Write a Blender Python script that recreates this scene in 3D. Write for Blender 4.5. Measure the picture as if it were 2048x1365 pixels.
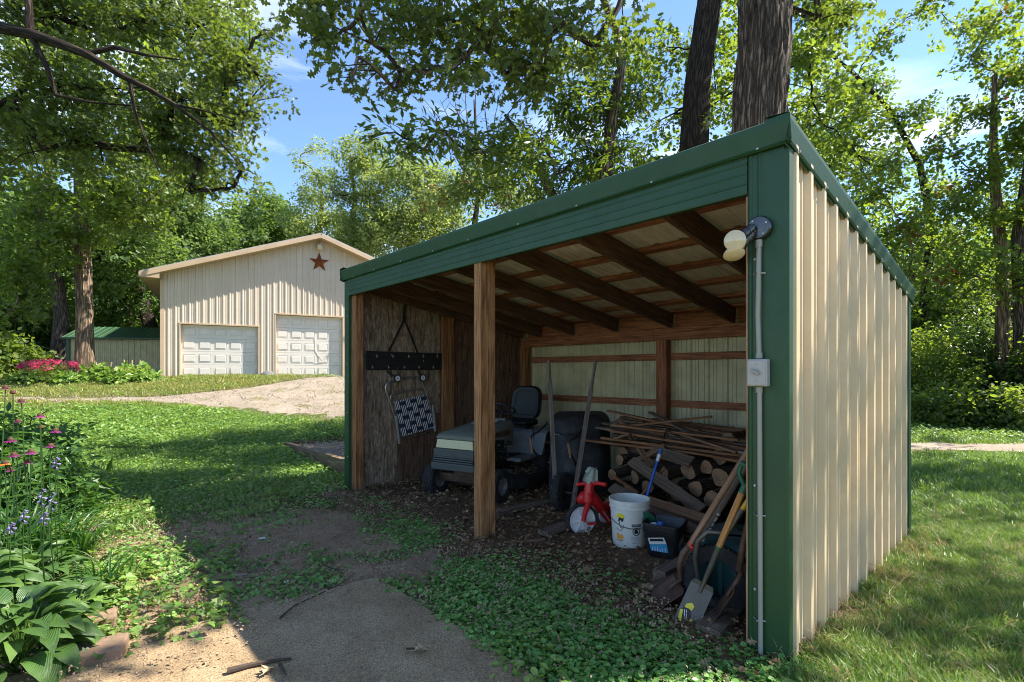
import bpy, math, random
import numpy as np
from mathutils import Vector, Matrix, Euler

for _o in list(bpy.data.objects):
    bpy.data.objects.remove(_o)
SC = bpy.context.scene
COL = SC.collection
R = math.radians

# ------------------------------------------------------------------ camera, sky, sun, exposure
CAMH, FPX, HOR = 1.5, 1010.65, 745.3
cam_d = bpy.data.cameras.new('camera')
cam = bpy.data.objects.new('camera', cam_d)
COL.objects.link(cam)
cam.location = (0, 0, CAMH)
cam.rotation_euler = (R(90), 0, 0)
cam_d.sensor_width = 36
cam_d.lens = FPX / 2048 * 36
cam_d.shift_y = (HOR - 682.5) / 2048
cam_d.clip_start = 0.05
cam_d.clip_end = 1500
SC.camera = cam

SUN_TO = Vector((0.983, 0.185, 0)).normalized()
SUN_EL = R(50.4)
sd = Vector((SUN_TO.x * math.cos(SUN_EL), SUN_TO.y * math.cos(SUN_EL), math.sin(SUN_EL)))
sun_d = bpy.data.lights.new('sun', 'SUN')
sun_d.energy = 5.0
sun_d.angle = R(0.53)
sun_d.color = (1.0, 0.93, 0.82)
sun = bpy.data.objects.new('sun', sun_d)
COL.objects.link(sun)
sun.location = (30, 6, 40)
sun.rotation_euler = (-sd).to_track_quat('-Z', 'Y').to_euler()

W = bpy.data.worlds.new('World')
SC.world = W
W.use_nodes = True
nt = W.node_tree
nt.nodes.clear()
wo = nt.nodes.new('ShaderNodeOutputWorld')
bg = nt.nodes.new('ShaderNodeBackground')
sky = nt.nodes.new('ShaderNodeTexSky')
sky.sky_type = 'NISHITA'
sky.sun_disc = False
sky.sun_elevation = SUN_EL
sky.sun_rotation = math.atan2(SUN_TO.x, SUN_TO.y)
sky.altitude = 1200
sky.air_density = 1.0
sky.dust_density = 0.1
sky.ozone_density = 4.5
tc = nt.nodes.new('ShaderNodeTexCoord')
mp = nt.nodes.new('ShaderNodeMapping')
mp.inputs['Scale'].default_value = (1.2, 1.6, 5.0)
mp.inputs['Rotation'].default_value = (0.1, 0.25, 0.3)
cn = nt.nodes.new('ShaderNodeTexNoise')
cn.inputs['Scale'].default_value = 1.7
cn.inputs['Detail'].default_value = 7
cn.inputs['Roughness'].default_value = 0.55
cn.inputs['Distortion'].default_value = 0.4
cr = nt.nodes.new('ShaderNodeMapRange')
cr.inputs[1].default_value = 0.50
cr.inputs[2].default_value = 0.78
cr.inputs[3].default_value = 0.0
cr.inputs[4].default_value = 0.7
cm = nt.nodes.new('ShaderNodeMix')
cm.data_type = 'RGBA'
cm.inputs['B'].default_value = (6.4, 6.7, 7.4, 1)
nt.links.new(tc.outputs['Generated'], mp.inputs['Vector'])
nt.links.new(mp.outputs[0], cn.inputs['Vector'])
nt.links.new(cn.outputs[0], cr.inputs[0])
nt.links.new(cr.outputs[0], cm.inputs['Factor'])
nt.links.new(sky.outputs[0], cm.inputs['A'])
nt.links.new(cm.outputs['Result'], bg.inputs['Color'])
bg.inputs['Strength'].default_value = 0.12
nt.links.new(bg.outputs[0], wo.inputs[0])

SC.view_settings.view_transform = 'Standard'
SC.view_settings.look = 'None'
SC.view_settings.gamma = 1
SC.view_settings.use_curve_mapping = False
SC.view_settings.exposure = 1.5
SC.render.engine = 'CYCLES'
SC.cycles.use_denoising = True
SC.cycles.max_bounces = 10
SC.cycles.diffuse_bounces = 8
SC.cycles.filter_width = 1.0
SC.cycles.denoising_prefilter = 'ACCURATE'
SC.cycles.transmission_bounces = 6
SC.cycles.transparent_max_bounces = 8
SC.cycles.sample_clamp_indirect = 6

# ------------------------------------------------------------------ helpers
rnd = random.Random(7)
rng = np.random.default_rng(11)


def P(px, py, Y):
    """world point seen at photo pixel (px, py) at depth Y"""
    return Vector(((px - 1024) / FPX * Y, Y, CAMH + (HOR - py) / FPX * Y))


def G(px, py, z=0.0):
    """world point on the level z seen at that pixel"""
    Y = (CAMH - z) * FPX / (py - HOR)
    return Vector(((px - 1024) / FPX * Y, Y, z))


# shed frame: origin at the front right corner, x along the front (negative to the left), y into the depth
SX0, SY0, SYAW = 1.387, 2.58, 0.827
SM = Matrix.Translation((SX0, SY0, 0)) @ Matrix.Rotation(-SYAW, 4, 'Z')
# x axis = (cos, -sin), y axis = (sin, cos)
SMI = SM.inverted()
SW, SD_, SHF, SHB = 5.17, 3.07, 2.784, 2.275


def S(x, y, z):
    return SM @ Vector((x, y, z))


def RP(px, py, axis, val):
    """shed-local point where the ray through a pixel meets the local plane axis=val"""
    o = SMI @ Vector((0, 0, CAMH))
    d = (SMI.to_3x3() @ Vector(((px - 1024) / FPX, 1, (HOR - py) / FPX)))
    i = 'xyz'.index(axis)
    k = (val - o[i]) / d[i]
    return o + d * k


def RW(px, py, axis, val):
    return SM @ RP(px, py, axis, val)


def smooth(a, b, x):
    t = np.clip((np.asarray(x, float) - a) / (b - a), 0, 1)
    return t * t * (3 - 2 * t)


def _hash(ix, iy, seed):
    n = (ix.astype(np.int64) * 374761393 + iy.astype(np.int64) * 668265263 + seed * 1442695041) & 0x7fffffff
    n = (n ^ (n >> 13)) * 1274126177 & 0x7fffffff
    n = n ^ (n >> 16)
    return (n & 0xffff) / 65535.0


def vnoise(x, y, seed=0, octaves=4):
    x = np.asarray(x, float)
    y = np.asarray(y, float)
    tot = 0
    amp = 1
    s = 0
    for o in range(octaves):
        fx, fy = np.floor(x), np.floor(y)
        tx, ty = x - fx, y - fy
        tx = tx * tx * (3 - 2 * tx)
        ty = ty * ty * (3 - 2 * ty)
        a = _hash(fx, fy, seed + o)
        b = _hash(fx + 1, fy, seed + o)
        c = _hash(fx, fy + 1, seed + o)
        d = _hash(fx + 1, fy + 1, seed + o)
        tot = tot + amp * ((a * (1 - tx) + b * tx) * (1 - ty) + (c * (1 - tx) + d * tx) * ty)
        s += amp
        amp *= 0.5
        x = x * 2.03 + 17.1
        y = y * 2.03 + 5.3
    return tot / s


def H(x, y):
    """terrain height: flat by the shed, rising about 1.3 m towards the garage"""
    x = np.asarray(x, float)
    y = np.asarray(y, float)
    w = 1 - smooth(1.0, 6.5, x)
    r = np.clip((y - 8) / 11.2, 0, 1)
    r = r - 0.04 * np.exp(-((y - 8) / 1.2) ** 2) * 0 
    far = smooth(30, 70, y) * 2.0
    sx, sy = x - SX0, y - SY0
    t = -sx * math.cos(SYAW) + sy * math.sin(SYAW)
    v = sx * math.sin(SYAW) + sy * math.cos(SYAW)
    bump = 0.05 * (vnoise(x * 0.6, y * 0.6, 3, 3) - 0.5)
    near = smooth(0.5, 3.0, np.maximum(np.maximum(-t, t - SW), np.maximum(-v - 1.0, v - SD_)))
    return 1.29 * r * w + bump * near + far * 0.5


def h1(x, y):
    return float(H(x, y))


MW = {}


class MB:
    def __init__(self):
        self.v, self.f, self.g, self.n = [], [], [], 0
        self.c = []

    def add(self, vs, fs, gc=None, c=None):
        b = self.n
        self.v += [tuple(p) for p in vs]
        self.g += [tuple(p) for p in (gc if gc is not None else vs)]
        self.f += [tuple(i + b for i in q) for q in fs]
        self.n += len(vs)
        return self

    def bar(self, p0, p1, w, h, up=(0, 0, 1), w1=None, h1_=None, cut=0):
        """beam from p0 to p1; w across, h along up"""
        p0, p1 = Vector(p0), Vector(p1)
        d = p1 - p0
        L = d.length
        d.normalize()
        up = Vector(up)
        s = d.cross(up)
        if s.length < 1e-5:
            s = d.cross(Vector((1, 0, 0)))
        s.normalize()
        u = s.cross(d).normalized()
        w1 = w if w1 is None else w1
        h1_ = h if h1_ is None else h1_
        vs, gc = [], []
        o = (rnd.random() * 40, rnd.random() * 9, rnd.random() * 9)
        for a, ww, hh, pp in ((0, w, h, p0), (L, w1, h1_, p1)):
            for sx, sz in ((-1, -1), (1, -1), (1, 1), (-1, 1)):
                vs.append(pp + s * (sx * ww / 2) + u * (sz * hh / 2))
                gc.append((a + o[0], sx * ww / 2 + o[1], sz * hh / 2 + o[2]))
        self.add(vs, [(3, 2, 1, 0), (4, 5, 6, 7), (0, 1, 5, 4), (1, 2, 6, 5), (2, 3, 7, 6), (3, 0, 4, 7)], gc)
        return self

    def box(self, c, s, Rm=None):
        c = Vector(c)
        ax = int(np.argmax(s))
        e = [Vector((1, 0, 0)), Vector((0, 1, 0)), Vector((0, 0, 1))]
        if Rm is not None:
            e = [Rm @ k for k in e]
        d = e[ax]
        o = [k for k in range(3) if k != ax]
        self.bar(c - d * s[ax] / 2, c + d * s[ax] / 2, s[o[0]], s[o[1]], e[o[1]])
        return self

    def tube(self, pts, rad, n=8, caps=True):
        pts = [Vector(p) for p in pts]
        m = len(pts)
        if not hasattr(rad, '__len__'):
            rad = [rad] * m
        vs, fs, gc = [], [], []
        t = (pts[1] - pts[0]).normalized()
        a = t.orthogonal().normalized()
        L = 0
        o = (rnd.random() * 30, rnd.random() * 30, rnd.random() * 30)
        for i in range(m):
            tt = (pts[min(i + 1, m - 1)] - pts[max(i - 1, 0)]).normalized()
            a = (a - tt * a.dot(tt))
            a = a.normalized() if a.length > 1e-6 else tt.orthogonal().normalized()
            b = tt.cross(a)
            if i:
                L += (pts[i] - pts[i - 1]).length
            for k in range(n):
                an = 2 * math.pi * k / n
                q = a * math.cos(an) + b * math.sin(an)
                vs.append(pts[i] + q * rad[i])
                gc.append((L + o[0], math.cos(an) * rad[i] + o[1], math.sin(an) * rad[i] + o[2]))
        for i in range(m - 1):
            for k in range(n):
                k2 = (k + 1) % n
                fs.append((i * n + k, i * n + k2, (i + 1) * n + k2, (i + 1) * n + k))
        if caps:
            fs.append(tuple(range(n - 1, -1, -1)))
            fs.append(tuple(range((m - 1) * n, m * n)))
        return self.add(vs, fs, gc)

    def cyl(self, p0, p1, r, r1=None, n=16):
        return self.tube([p0, p1], [r, r if r1 is None else r1], n)

    def lathe(self, prof, o, ax=(0, 0, 1), n=24, closed=False):
        """profile of (radius, height) pairs about the axis"""
        o, ax = Vector(o), Vector(ax).normalized()
        a = ax.orthogonal().normalized()
        b = ax.cross(a)
        vs, fs = [], []
        for r, hh in prof:
            for k in range(n):
                an = 2 * math.pi * k / n
                vs.append(o + ax * hh + (a * math.cos(an) + b * math.sin(an)) * max(r, 1e-4))
        m = len(prof)
        for i in range(m - 1 + (1 if closed else 0)):
            i2 = (i + 1) % m
            for k in range(n):
                k2 = (k + 1) % n
                fs.append((i * n + k, i * n + k2, i2 * n + k2, i2 * n + k))
        return self.add(vs, fs)

    def prism(self, poly, o, ux, uy, depth):
        o, ux, uy = Vector(o), Vector(ux), Vector(uy)
        un = ux.cross(uy).normalized()
        n = len(poly)
        vs = [o + ux * p[0] + uy * p[1] for p in poly] + [o + ux * p[0] + uy * p[1] - un * depth for p in poly]
        fs = [tuple(range(n)), tuple(range(2 * n - 1, n - 1, -1))]
        for i in range(n):
            j = (i + 1) % n
            fs.append((i, i + n, j + n, j))
        gc = [(p[0], p[1], 0) for p in poly] * 2
        return self.add(vs, fs, gc)

    def grid(self, fn, nu, nv, gfn=None):
        vs = [fn(i / nu, j / nv) for j in range(nv + 1) for i in range(nu + 1)]
        fs = [(j * (nu + 1) + i, j * (nu + 1) + i + 1, (j + 1) * (nu + 1) + i + 1, (j + 1) * (nu + 1) + i)
              for j in range(nv) for i in range(nu)]
        gc = [gfn(i / nu, j / nv) for j in range(nv + 1) for i in range(nu + 1)] if gfn else None
        return self.add(vs, fs, gc)

    def build(self, name, m, parent=None, smooth_=False, bevel=0, world=False, kind=None, solid=0, subd=0):
        me = bpy.data.meshes.new(name)
        vs = self.v
        if world and parent is not None:
            inv = MW[parent.name].inverted()
            vs = [tuple(inv @ Vector(p)) for p in vs]
        me.from_pydata(vs, [], self.f)
        at = me.attributes.new('gc', 'FLOAT_VECTOR', 'POINT')
        at.data.foreach_set('vector', np.array(self.g, dtype=np.float32).ravel())
        if smooth_:
            me.polygons.foreach_set('use_smooth', [True] * len(me.polygons))
        me.materials.append(m)
        o = bpy.data.objects.new(name, me)
        COL.objects.link(o)
        if parent is not None:
            o.parent = parent
            MW[o.name] = MW[parent.name]
        else:
            MW[o.name] = Matrix.Identity(4)
        if solid:
            md = o.modifiers.new('solid', 'SOLIDIFY')
            md.thickness = solid
            md.offset = 0
        if bevel:
            md = o.modifiers.new('bevel', 'BEVEL')
            md.width = bevel
            md.segments = 2
            md.limit_method = 'ANGLE'
            md.angle_limit = R(35)
        if subd:
            md = o.modifiers.new('sub', 'SUBSURF')
            md.levels = md.render_levels = subd
        if smooth_ and not subd:
            try:
                me.set_sharp_from_angle(angle=R(42))
            except Exception:
                pass
        if kind:
            o['kind'] = kind
        return o


def tag(o, label=None, cat=None, group=None, kind=None):
    if label:
        o['label'] = label
    if cat:
        o['category'] = cat
    if group:
        o['group'] = group
    if kind:
        o['kind'] = kind
    return o


def thing(name, label, cat, loc=(0, 0, 0), rotz=0.0, group=None, M=None):
    o = bpy.data.objects.new(name, None)
    o.empty_display_size = 0.1
    COL.objects.link(o)
    if M is not None:
        o.matrix_world = M
        MW[o.name] = M.copy()
    else:
        o.location = loc
        o.rotation_euler = (0, 0, rotz)
        MW[o.name] = Matrix.Translation(Vector(loc)) @ Matrix.Rotation(rotz, 4, 'Z')
    return tag(o, label, cat, group)


def one(mb, name, m, label, cat, loc, group=None, **k):
    """a thing that is a single mesh authored in world space, its origin at loc"""
    loc = Vector(loc)
    mb.v = [tuple(Vector(p) - loc) for p in mb.v]
    o = mb.build(name, m, None, **k)
    o.location = loc
    MW[o.name] = Matrix.Translation(loc)
    return tag(o, label, cat, group)


def dup(root, M, label=None):
    r = root.copy()
    COL.objects.link(r)
    r.matrix_world = M
    MW[r.name] = M.copy()
    if label:
        r['label'] = label
    for ch in [c for c in bpy.data.objects if c.parent == root]:
        c = ch.copy()
        COL.objects.link(c)
        c.parent = r
        for g in [q for q in bpy.data.objects if q.parent == ch]:
            d = g.copy()
            COL.objects.link(d)
            d.parent = c
    return r


# ------------------------------------------------------------------ materials
def newmat(name):
    m = bpy.data.materials.new(name)
    m.use_nodes = True
    t = m.node_tree
    b = t.nodes['Principled BSDF']
    return m, t, b


def nn(t, kind, **k):
    n = t.nodes.new(kind)
    for a, v in k.items():
        if a.startswith('i_'):
            n.inputs[int(a[2:])].default_value = v
        elif a.startswith('I_'):
            n.inputs[a[2:]].default_value = v
        else:
            setattr(n, a, v)
    return n


def ramp(t, fac, stops):
    r = t.nodes.new('ShaderNodeValToRGB')
    e = r.color_ramp.elements
    while len(e) < len(stops):
        e.new(0.5)
    for k, (p, c) in zip(e, stops):
        k.position = p
        k.color = (*c, 1)
    t.links.new(fac, r.inputs[0])
    return r


def coords(t, scale=(1, 1, 1), src='gc'):
    mpn = t.nodes.new('ShaderNodeMapping')
    mpn.inputs['Scale'].default_value = scale
    if src == 'gc':
        a = nn(t, 'ShaderNodeAttribute', attribute_name='gc')
        t.links.new(a.outputs['Vector'], mpn.inputs[0])
    elif src == 'world':
        a = nn(t, 'ShaderNodeNewGeometry')
        t.links.new(a.outputs['Position'], mpn.inputs[0])
    else:
        a = nn(t, 'ShaderNodeTexCoord')
        t.links.new(a.outputs[src], mpn.inputs[0])
    return mpn.outputs[0]


def mixc(t, a, b, fac, blend='MIX'):
    m = t.nodes.new('ShaderNodeMix')
    m.data_type = 'RGBA'
    m.blend_type = blend
    for s, v in (('Factor', fac), ('A', a), ('B', b)):
        if hasattr(v, 'links') or isinstance(v, bpy.types.NodeSocket):
            t.links.new(v, m.inputs[s])
        elif s == 'Factor':
            m.inputs[s].default_value = v
        else:
            m.inputs[s].default_value = (*v, 1)
    return m.outputs['Result']


def bump(t, b, hgt, strength, dist=0.01):
    bn = t.nodes.new('ShaderNodeBump')
    bn.inputs['Strength'].default_value = strength
    bn.inputs['Distance'].default_value = dist
    t.links.new(hgt, bn.inputs['Height'])
    t.links.new(bn.outputs[0], b.inputs['Normal'])


def noise(t, vec, scale, detail=5, rough=0.6, dist=0.0):
    n = nn(t, 'ShaderNodeTexNoise')
    n.inputs['Scale'].default_value = scale
    n.inputs['Detail'].default_value = detail
    n.inputs['Roughness'].default_value = rough
    n.inputs['Distortion'].default_value = dist
    t.links.new(vec, n.inputs['Vector'])
    return n.outputs[0]


def plain(name, c, rough=0.5, metal=0.0, var=0.25, scale=12.0, bmp=0.15, dirt=None, src='gc', coat=0.0):
    m, t, b = newmat(name)
    v = coords(t, src=src)
    n1 = noise(t, v, scale)
    n2 = noise(t, v, scale * 6, 3)
    c2 = tuple(k * (1 - var) for k in c)
    c3 = tuple(min(1, k * (1 + var * 0.6)) for k in c)
    r = ramp(t, n1, [(0.3, c2), (0.6, c), (0.85, c3)])
    colr = r.outputs[0]
    if dirt:
        dn = noise(t, v, scale * 0.45, 6, 0.7)
        dr = ramp(t, dn, [(0.5, (0, 0, 0)), (0.75, (1, 1, 1))])
        colr = mixc(t, colr, dirt, dr.outputs[0])
    t.links.new(colr, b.inputs['Base Color'])
    b.inputs['Metallic'].default_value = metal
    b.inputs['Coat Weight'].default_value = coat
    rr = nn(t, 'ShaderNodeMapRange', i_3=max(0.03, rough - 0.12), i_4=min(1, rough + 0.15))
    t.links.new(n2, rr.inputs[0])
    t.links.new(rr.outputs[0], b.inputs['Roughness'])
    if bmp:
        bump(t, b, n2, bmp, 0.004)
    return m


def wood(name, dark, mid, light, grain=30.0, rough=0.75, bmp=0.6, rings=0.0, weather=None, knots=True, swirl=0.8):
    m, t, b = newmat(name)
    v = coords(t, (1.2, 1, 1))
    vs = coords(t, (2.0, grain, grain))
    g1 = noise(t, vs, 1.6, 6, 0.65, swirl)
    g2 = noise(t, coords(t, (5, 160, 160)), 1.0, 3, 0.7)
    big = noise(t, v, 1.3, 4)
    fac = mixc(t, g1, g2, 0.35)
    if rings:
        w = nn(t, 'ShaderNodeTexWave')
        w.wave_type = 'BANDS'
        w.bands_direction = 'Y'
        w.inputs['Scale'].default_value = rings
        w.inputs['Distortion'].default_value = 9.0
        w.inputs['Detail'].default_value = 3
        w.inputs['Detail Scale'].default_value = 0.8
        t.links.new(coords(t, (0.16, 1, 1)), w.inputs['Vector'])
        fac = mixc(t, fac, w.outputs[0], 0.16)
    r = ramp(t, fac, [(0.3, dark), (0.5, mid), (0.68, light)])
    c = mixc(t, r.outputs[0], tuple(k * 0.55 for k in mid), ramp(t, big, [(0.5, (0, 0, 0)), (0.9, (.5, .5, .5))]).outputs[0])
    if knots:
        vo = nn(t, 'ShaderNodeTexVoronoi')
        vo.inputs['Scale'].default_value = 1.0
        t.links.new(coords(t, (1.3, 6, 6)), vo.inputs['Vector'])
        kr = ramp(t, vo.outputs['Distance'], [(0.04, (1, 1, 1)), (0.09, (0, 0, 0))])
        c = mixc(t, c, tuple(k * 0.35 for k in dark), kr.outputs[0])
    if weather:
        wn = noise(t, v, 3.0, 6, 0.7)
        c = mixc(t, c, weather, ramp(t, wn, [(0.42, (0, 0, 0)), (0.72, (.8, .8, .8))]).outputs[0])
    fl = ramp(t, noise(t, coords(t, (2.2, grain * 3.2, grain * 3.2)), 1.0, 4, 0.75, 0.5), [(0.38, (.38, .36, .34)), (0.5, (.95, .95, .95)), (0.62, (1.2, 1.2, 1.2))])
    c = mixc(t, c, fl.outputs[0], 0.85, 'MULTIPLY')
    t.links.new(c, b.inputs['Base Color'])
    b.inputs['Roughness'].default_value = rough
    b.inputs['Specular IOR Level'].default_value = 0.25
    bump(t, b, fac, bmp, 0.004)
    return m


def leafmat(name, dark, mid, light, trans, tw=0.45, rough=0.42):
    """leaf surface: diffuse and a little gloss, mixed with light passing through"""
    m, t, b = newmat(name)
    oi = nn(t, 'ShaderNodeObjectInfo')
    at = nn(t, 'ShaderNodeAttribute', attribute_name='lv')
    ad = nn(t, 'ShaderNodeMath', operation='MULTIPLY_ADD', i_1=0.5)
    ml = nn(t, 'ShaderNodeMath', operation='MULTIPLY', i_1=0.5)
    t.links.new(at.outputs['Fac'], ad.inputs[0])
    t.links.new(oi.outputs['Random'], ml.inputs[0])
    t.links.new(ml.outputs[0], ad.inputs[2])
    r = ramp(t, ad.outputs[0], [(0.15, dark), (0.5, mid), (0.9, light)])
    t.links.new(r.outputs[0], b.inputs['Base Color'])
    b.inputs['Roughness'].default_value = rough
    b.inputs['Specular IOR Level'].default_value = 0.4
    tr = nn(t, 'ShaderNodeBsdfTranslucent')
    tcol = mixc(t, trans, tuple(min(1, k * 1.5) for k in trans), ad.outputs[0])
    t.links.new(tcol, tr.inputs['Color'])
    mx = nn(t, 'ShaderNodeMixShader')
    mx.inputs[0].default_value = tw
    t.links.new(b.outputs[0], mx.inputs[1])
    t.links.new(tr.outputs[0], mx.inputs[2])
    t.links.new(mx.outputs[0], t.nodes['Material Output'].inputs['Surface'])
    return m


def barkmat(name, dark, light, sc=1.0, strength=1.0, moss=None):
    m, t, b = newmat(name)
    v = coords(t, (1.5 * sc, 15 * sc, 15 * sc))
    vo = nn(t, 'ShaderNodeTexVoronoi', feature='DISTANCE_TO_EDGE')
    vo.inputs['Scale'].default_value = 1.4
    nz = noise(t, v, 0.9, 7, 0.75, 0.4)
    va = nn(t, 'ShaderNodeVectorMath', operation='MULTIPLY_ADD')
    va.inputs[1].default_value = (1.5, 1.5, 1.5)
    t.links.new(nz, va.inputs[0])
    t.links.new(v, va.inputs[2])
    t.links.new(va.outputs[0], vo.inputs['Vector'])
    rr = ramp(t, vo.outputs[0], [(0.0, (0, 0, 0)), (0.28, (1, 1, 1))])
    f = mixc(t, rr.outputs[0], nz, 0.45)
    c = ramp(t, f, [(0.2, dark), (0.55, tuple((a + q) / 2 for a, q in zip(dark, light))), (0.85, light)]).outputs[0]
    if moss:
        mn = noise(t, coords(t, (1, 2, 2)), 1.5, 4)
        c = mixc(t, c, moss, ramp(t, mn, [(0.5, (0, 0, 0)), (0.7, (.7, .7, .7))]).outputs[0])
    t.links.new(c, b.inputs['Base Color'])
    b.inputs['Roughness'].default_value = 0.9
    b.inputs['Specular IOR Level'].default_value = 0.15
    bump(t, b, f, strength, 0.03)
    return m


M = {}
M['green'] = plain('green_steel', (0.010, 0.055, 0.015), 0.5, 0, 0.18, 2.5, 0.05, dirt=(0.018, 0.060, 0.020))
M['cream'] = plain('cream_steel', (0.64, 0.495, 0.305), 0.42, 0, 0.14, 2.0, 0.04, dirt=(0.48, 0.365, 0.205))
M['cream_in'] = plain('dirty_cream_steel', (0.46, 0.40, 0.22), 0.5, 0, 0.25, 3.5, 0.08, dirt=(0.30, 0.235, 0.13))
M['roof_in'] = plain('dull_roof_steel', (0.70, 0.66, 0.58), 0.45, 0.0, 0.2, 3.0, 0.08, dirt=(0.46, 0.40, 0.32))
M['tan'] = plain('tan_steel', (0.58, 0.485, 0.385), 0.5, 0, 0.07, 1.5, 0.03)
M['tan_trim'] = plain('tan_trim', (0.52, 0.38, 0.25), 0.5, 0, 0.1, 2.0, 0.03)
M['door'] = plain('garage_door_paint', (0.66, 0.61, 0.55), 0.45, 0, 0.08, 3.0, 0.03)
M['greyroof'] = plain('pale_grey_roof_edge', (0.42, 0.38, 0.37), 0.5, 0, 0.1, 2.0, 0.03)
M['post'] = wood('yellow_pine_post', (0.13, 0.055, 0.02), (0.31, 0.148, 0.058), (0.44, 0.24, 0.105), 22, rings=14)
M['post2'] = wood('brown_pine', (0.10, 0.040, 0.016), (0.26, 0.115, 0.045), (0.38, 0.19, 0.08), 22, rings=12)
M['rafter'] = wood('dark_rafter_wood', (0.04, 0.022, 0.014), (0.115, 0.064, 0.040), (0.20, 0.12, 0.075), 20)
M['purlin'] = wood('red_brown_purlin', (0.13, 0.045, 0.024), (0.32, 0.135, 0.075), (0.46, 0.23, 0.14), 10, bmp=1.0)
M['girt'] = wood('red_brown_girt', (0.10, 0.032, 0.015), (0.27, 0.10, 0.045), (0.38, 0.17, 0.085), 20)
M['ply'] = wood('weathered_plywood', (0.055, 0.035, 0.023), (0.22, 0.155, 0.10), (0.50, 0.39, 0.28), 6, knots=False, bmp=0.35, swirl=3.5)
M['ply2'] = wood('brown_plywood', (0.05, 0.024, 0.014), (0.13, 0.073, 0.044), (0.23, 0.14, 0.09), 7, knots=False, bmp=0.3, swirl=2.5)
M['board'] = wood('weathered_board', (0.06, 0.03, 0.016), (0.18, 0.10, 0.055), (0.34, 0.21, 0.12), 30, knots=True)
M['lath'] = wood('orange_brown_lath', (0.07, 0.028, 0.012), (0.22, 0.10, 0.045), (0.38, 0.20, 0.10), 30, knots=False)
M['greyboard'] = wood('grey_board', (0.05, 0.035, 0.024), (0.14, 0.10, 0.07), (0.25, 0.19, 0.14), 26)
M['timber'] = wood('grey_timber', (0.06, 0.042, 0.024), (0.17, 0.12, 0.07), (0.28, 0.21, 0.13), 20)
M['ash'] = wood('worn_ash_handle', (0.10, 0.045, 0.022), (0.26, 0.14, 0.075), (0.40, 0.25, 0.15), 60, knots=False, rough=0.5)
M['ash2'] = wood('varnished_handle', (0.20, 0.08, 0.025), (0.42, 0.20, 0.07), (0.55, 0.30, 0.12), 60, knots=False, rough=0.35)
M['greyhandle'] = wood('grey_worn_handle', (0.05, 0.04, 0.03), (0.17, 0.135, 0.105), (0.30, 0.25, 0.21), 60, knots=False)
M['osb'] = wood('raw_board_edge', (0.20, 0.10, 0.05), (0.36, 0.21, 0.12), (0.5, 0.33, 0.2), 40, knots=False)
M['black'] = plain('black_plastic', (0.012, 0.012, 0.013), 0.42, 0, 0.3, 14, 0.1, dirt=(0.04, 0.035, 0.03))
M['tray'] = plain('black_steel_tray', (0.013, 0.013, 0.012), 0.55, 0.0, 0.4, 9, 0.2, dirt=(0.055, 0.05, 0.045))
M['rubber'] = plain('rubber', (0.018, 0.017, 0.016), 0.85, 0, 0.4, 25, 0.4, dirt=(0.055, 0.045, 0.035))
M['vinyl'] = plain('dark_vinyl', (0.008, 0.012, 0.012), 0.55, 0, 0.25, 8, 0.1)
M['hood'] = plain('grey_hood_paint', (0.115, 0.125, 0.10), 0.55, 0, 0.12, 5, 0.05, dirt=(0.09, 0.09, 0.075))
M['fender'] = plain('grey_fender_paint', (0.16, 0.18, 0.19), 0.42, 0, 0.15, 6, 0.05, dirt=(0.09, 0.09, 0.08))
M['dkgrey'] = plain('dark_grey_plastic', (0.055, 0.062, 0.055), 0.55, 0, 0.2, 8, 0.1)
M['lens'] = plain('yellowed_lens', (0.36, 0.34, 0.17), 0.25, 0, 0.12, 9, 0.05, coat=0.3)
M['rim'] = plain('grey_rim', (0.30, 0.30, 0.29), 0.4, 0.6, 0.2, 12, 0.05)
M['alu'] = plain('aluminium', (0.55, 0.54, 0.50), 0.32, 0.9, 0.15, 14, 0.05)
M['steel'] = plain('brushed_steel', (0.13, 0.12, 0.10), 0.5, 0.6, 0.25, 10, 0.08, dirt=(0.12, 0.09, 0.06))
M['rust'] = plain('rusty_steel', (0.10, 0.055, 0.035), 0.6, 0.4, 0.5, 14, 0.3, dirt=(0.16, 0.10, 0.07))
M['red'] = plain('red_plastic', (0.50, 0.012, 0.014), 0.35, 0, 0.15, 9, 0.03)
M['white'] = plain('white_plastic', (0.62, 0.62, 0.60), 0.4, 0, 0.08, 8, 0.03, dirt=(0.50, 0.50, 0.48))
M['bucket'] = plain('grubby_white_plastic', (0.66, 0.65, 0.58), 0.45, 0, 0.08, 9, 0.05, dirt=(0.45, 0.42, 0.33))
M['teal'] = plain('teal_tote', (0.010, 0.055, 0.055), 0.45, 0, 0.2, 6, 0.05)
M['blue'] = plain('blue_plastic', (0.008, 0.085, 0.36), 0.35, 0, 0.1, 9, 0.03)
M['yellow'] = plain('yellow_paint', (0.62, 0.36, 0.012), 0.4, 0, 0.15, 15, 0.03, dirt=(0.35, 0.2, 0.03))
M['dgreen'] = plain('green_plastic', (0.012, 0.10, 0.055), 0.4, 0, 0.15, 9, 0.03)
M['pvc'] = plain('grey_pvc', (0.29, 0.28, 0.235), 0.5, 0, 0.08, 7, 0.03)
M['boxgrey'] = plain('painted_grey_box', (0.36, 0.35, 0.325), 0.4, 0, 0.08, 12, 0.05)
M['chrome'] = plain('dark_metal', (0.09, 0.09, 0.09), 0.28, 0.8, 0.2, 12, 0.03)
M['bulb'] = plain('frosted_bulb', (0.60, 0.50, 0.31), 0.18, 0, 0.06, 8, 0.0, coat=0.6)
M['starrust'] = plain('rust_star', (0.24, 0.055, 0.018), 0.45, 0.4, 0.35, 9, 0.1, dirt=(0.10, 0.04, 0.02))
M['navy'] = plain('navy_webbing', (0.012, 0.022, 0.045), 0.8, 0, 0.2, 60, 0.2)
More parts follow.
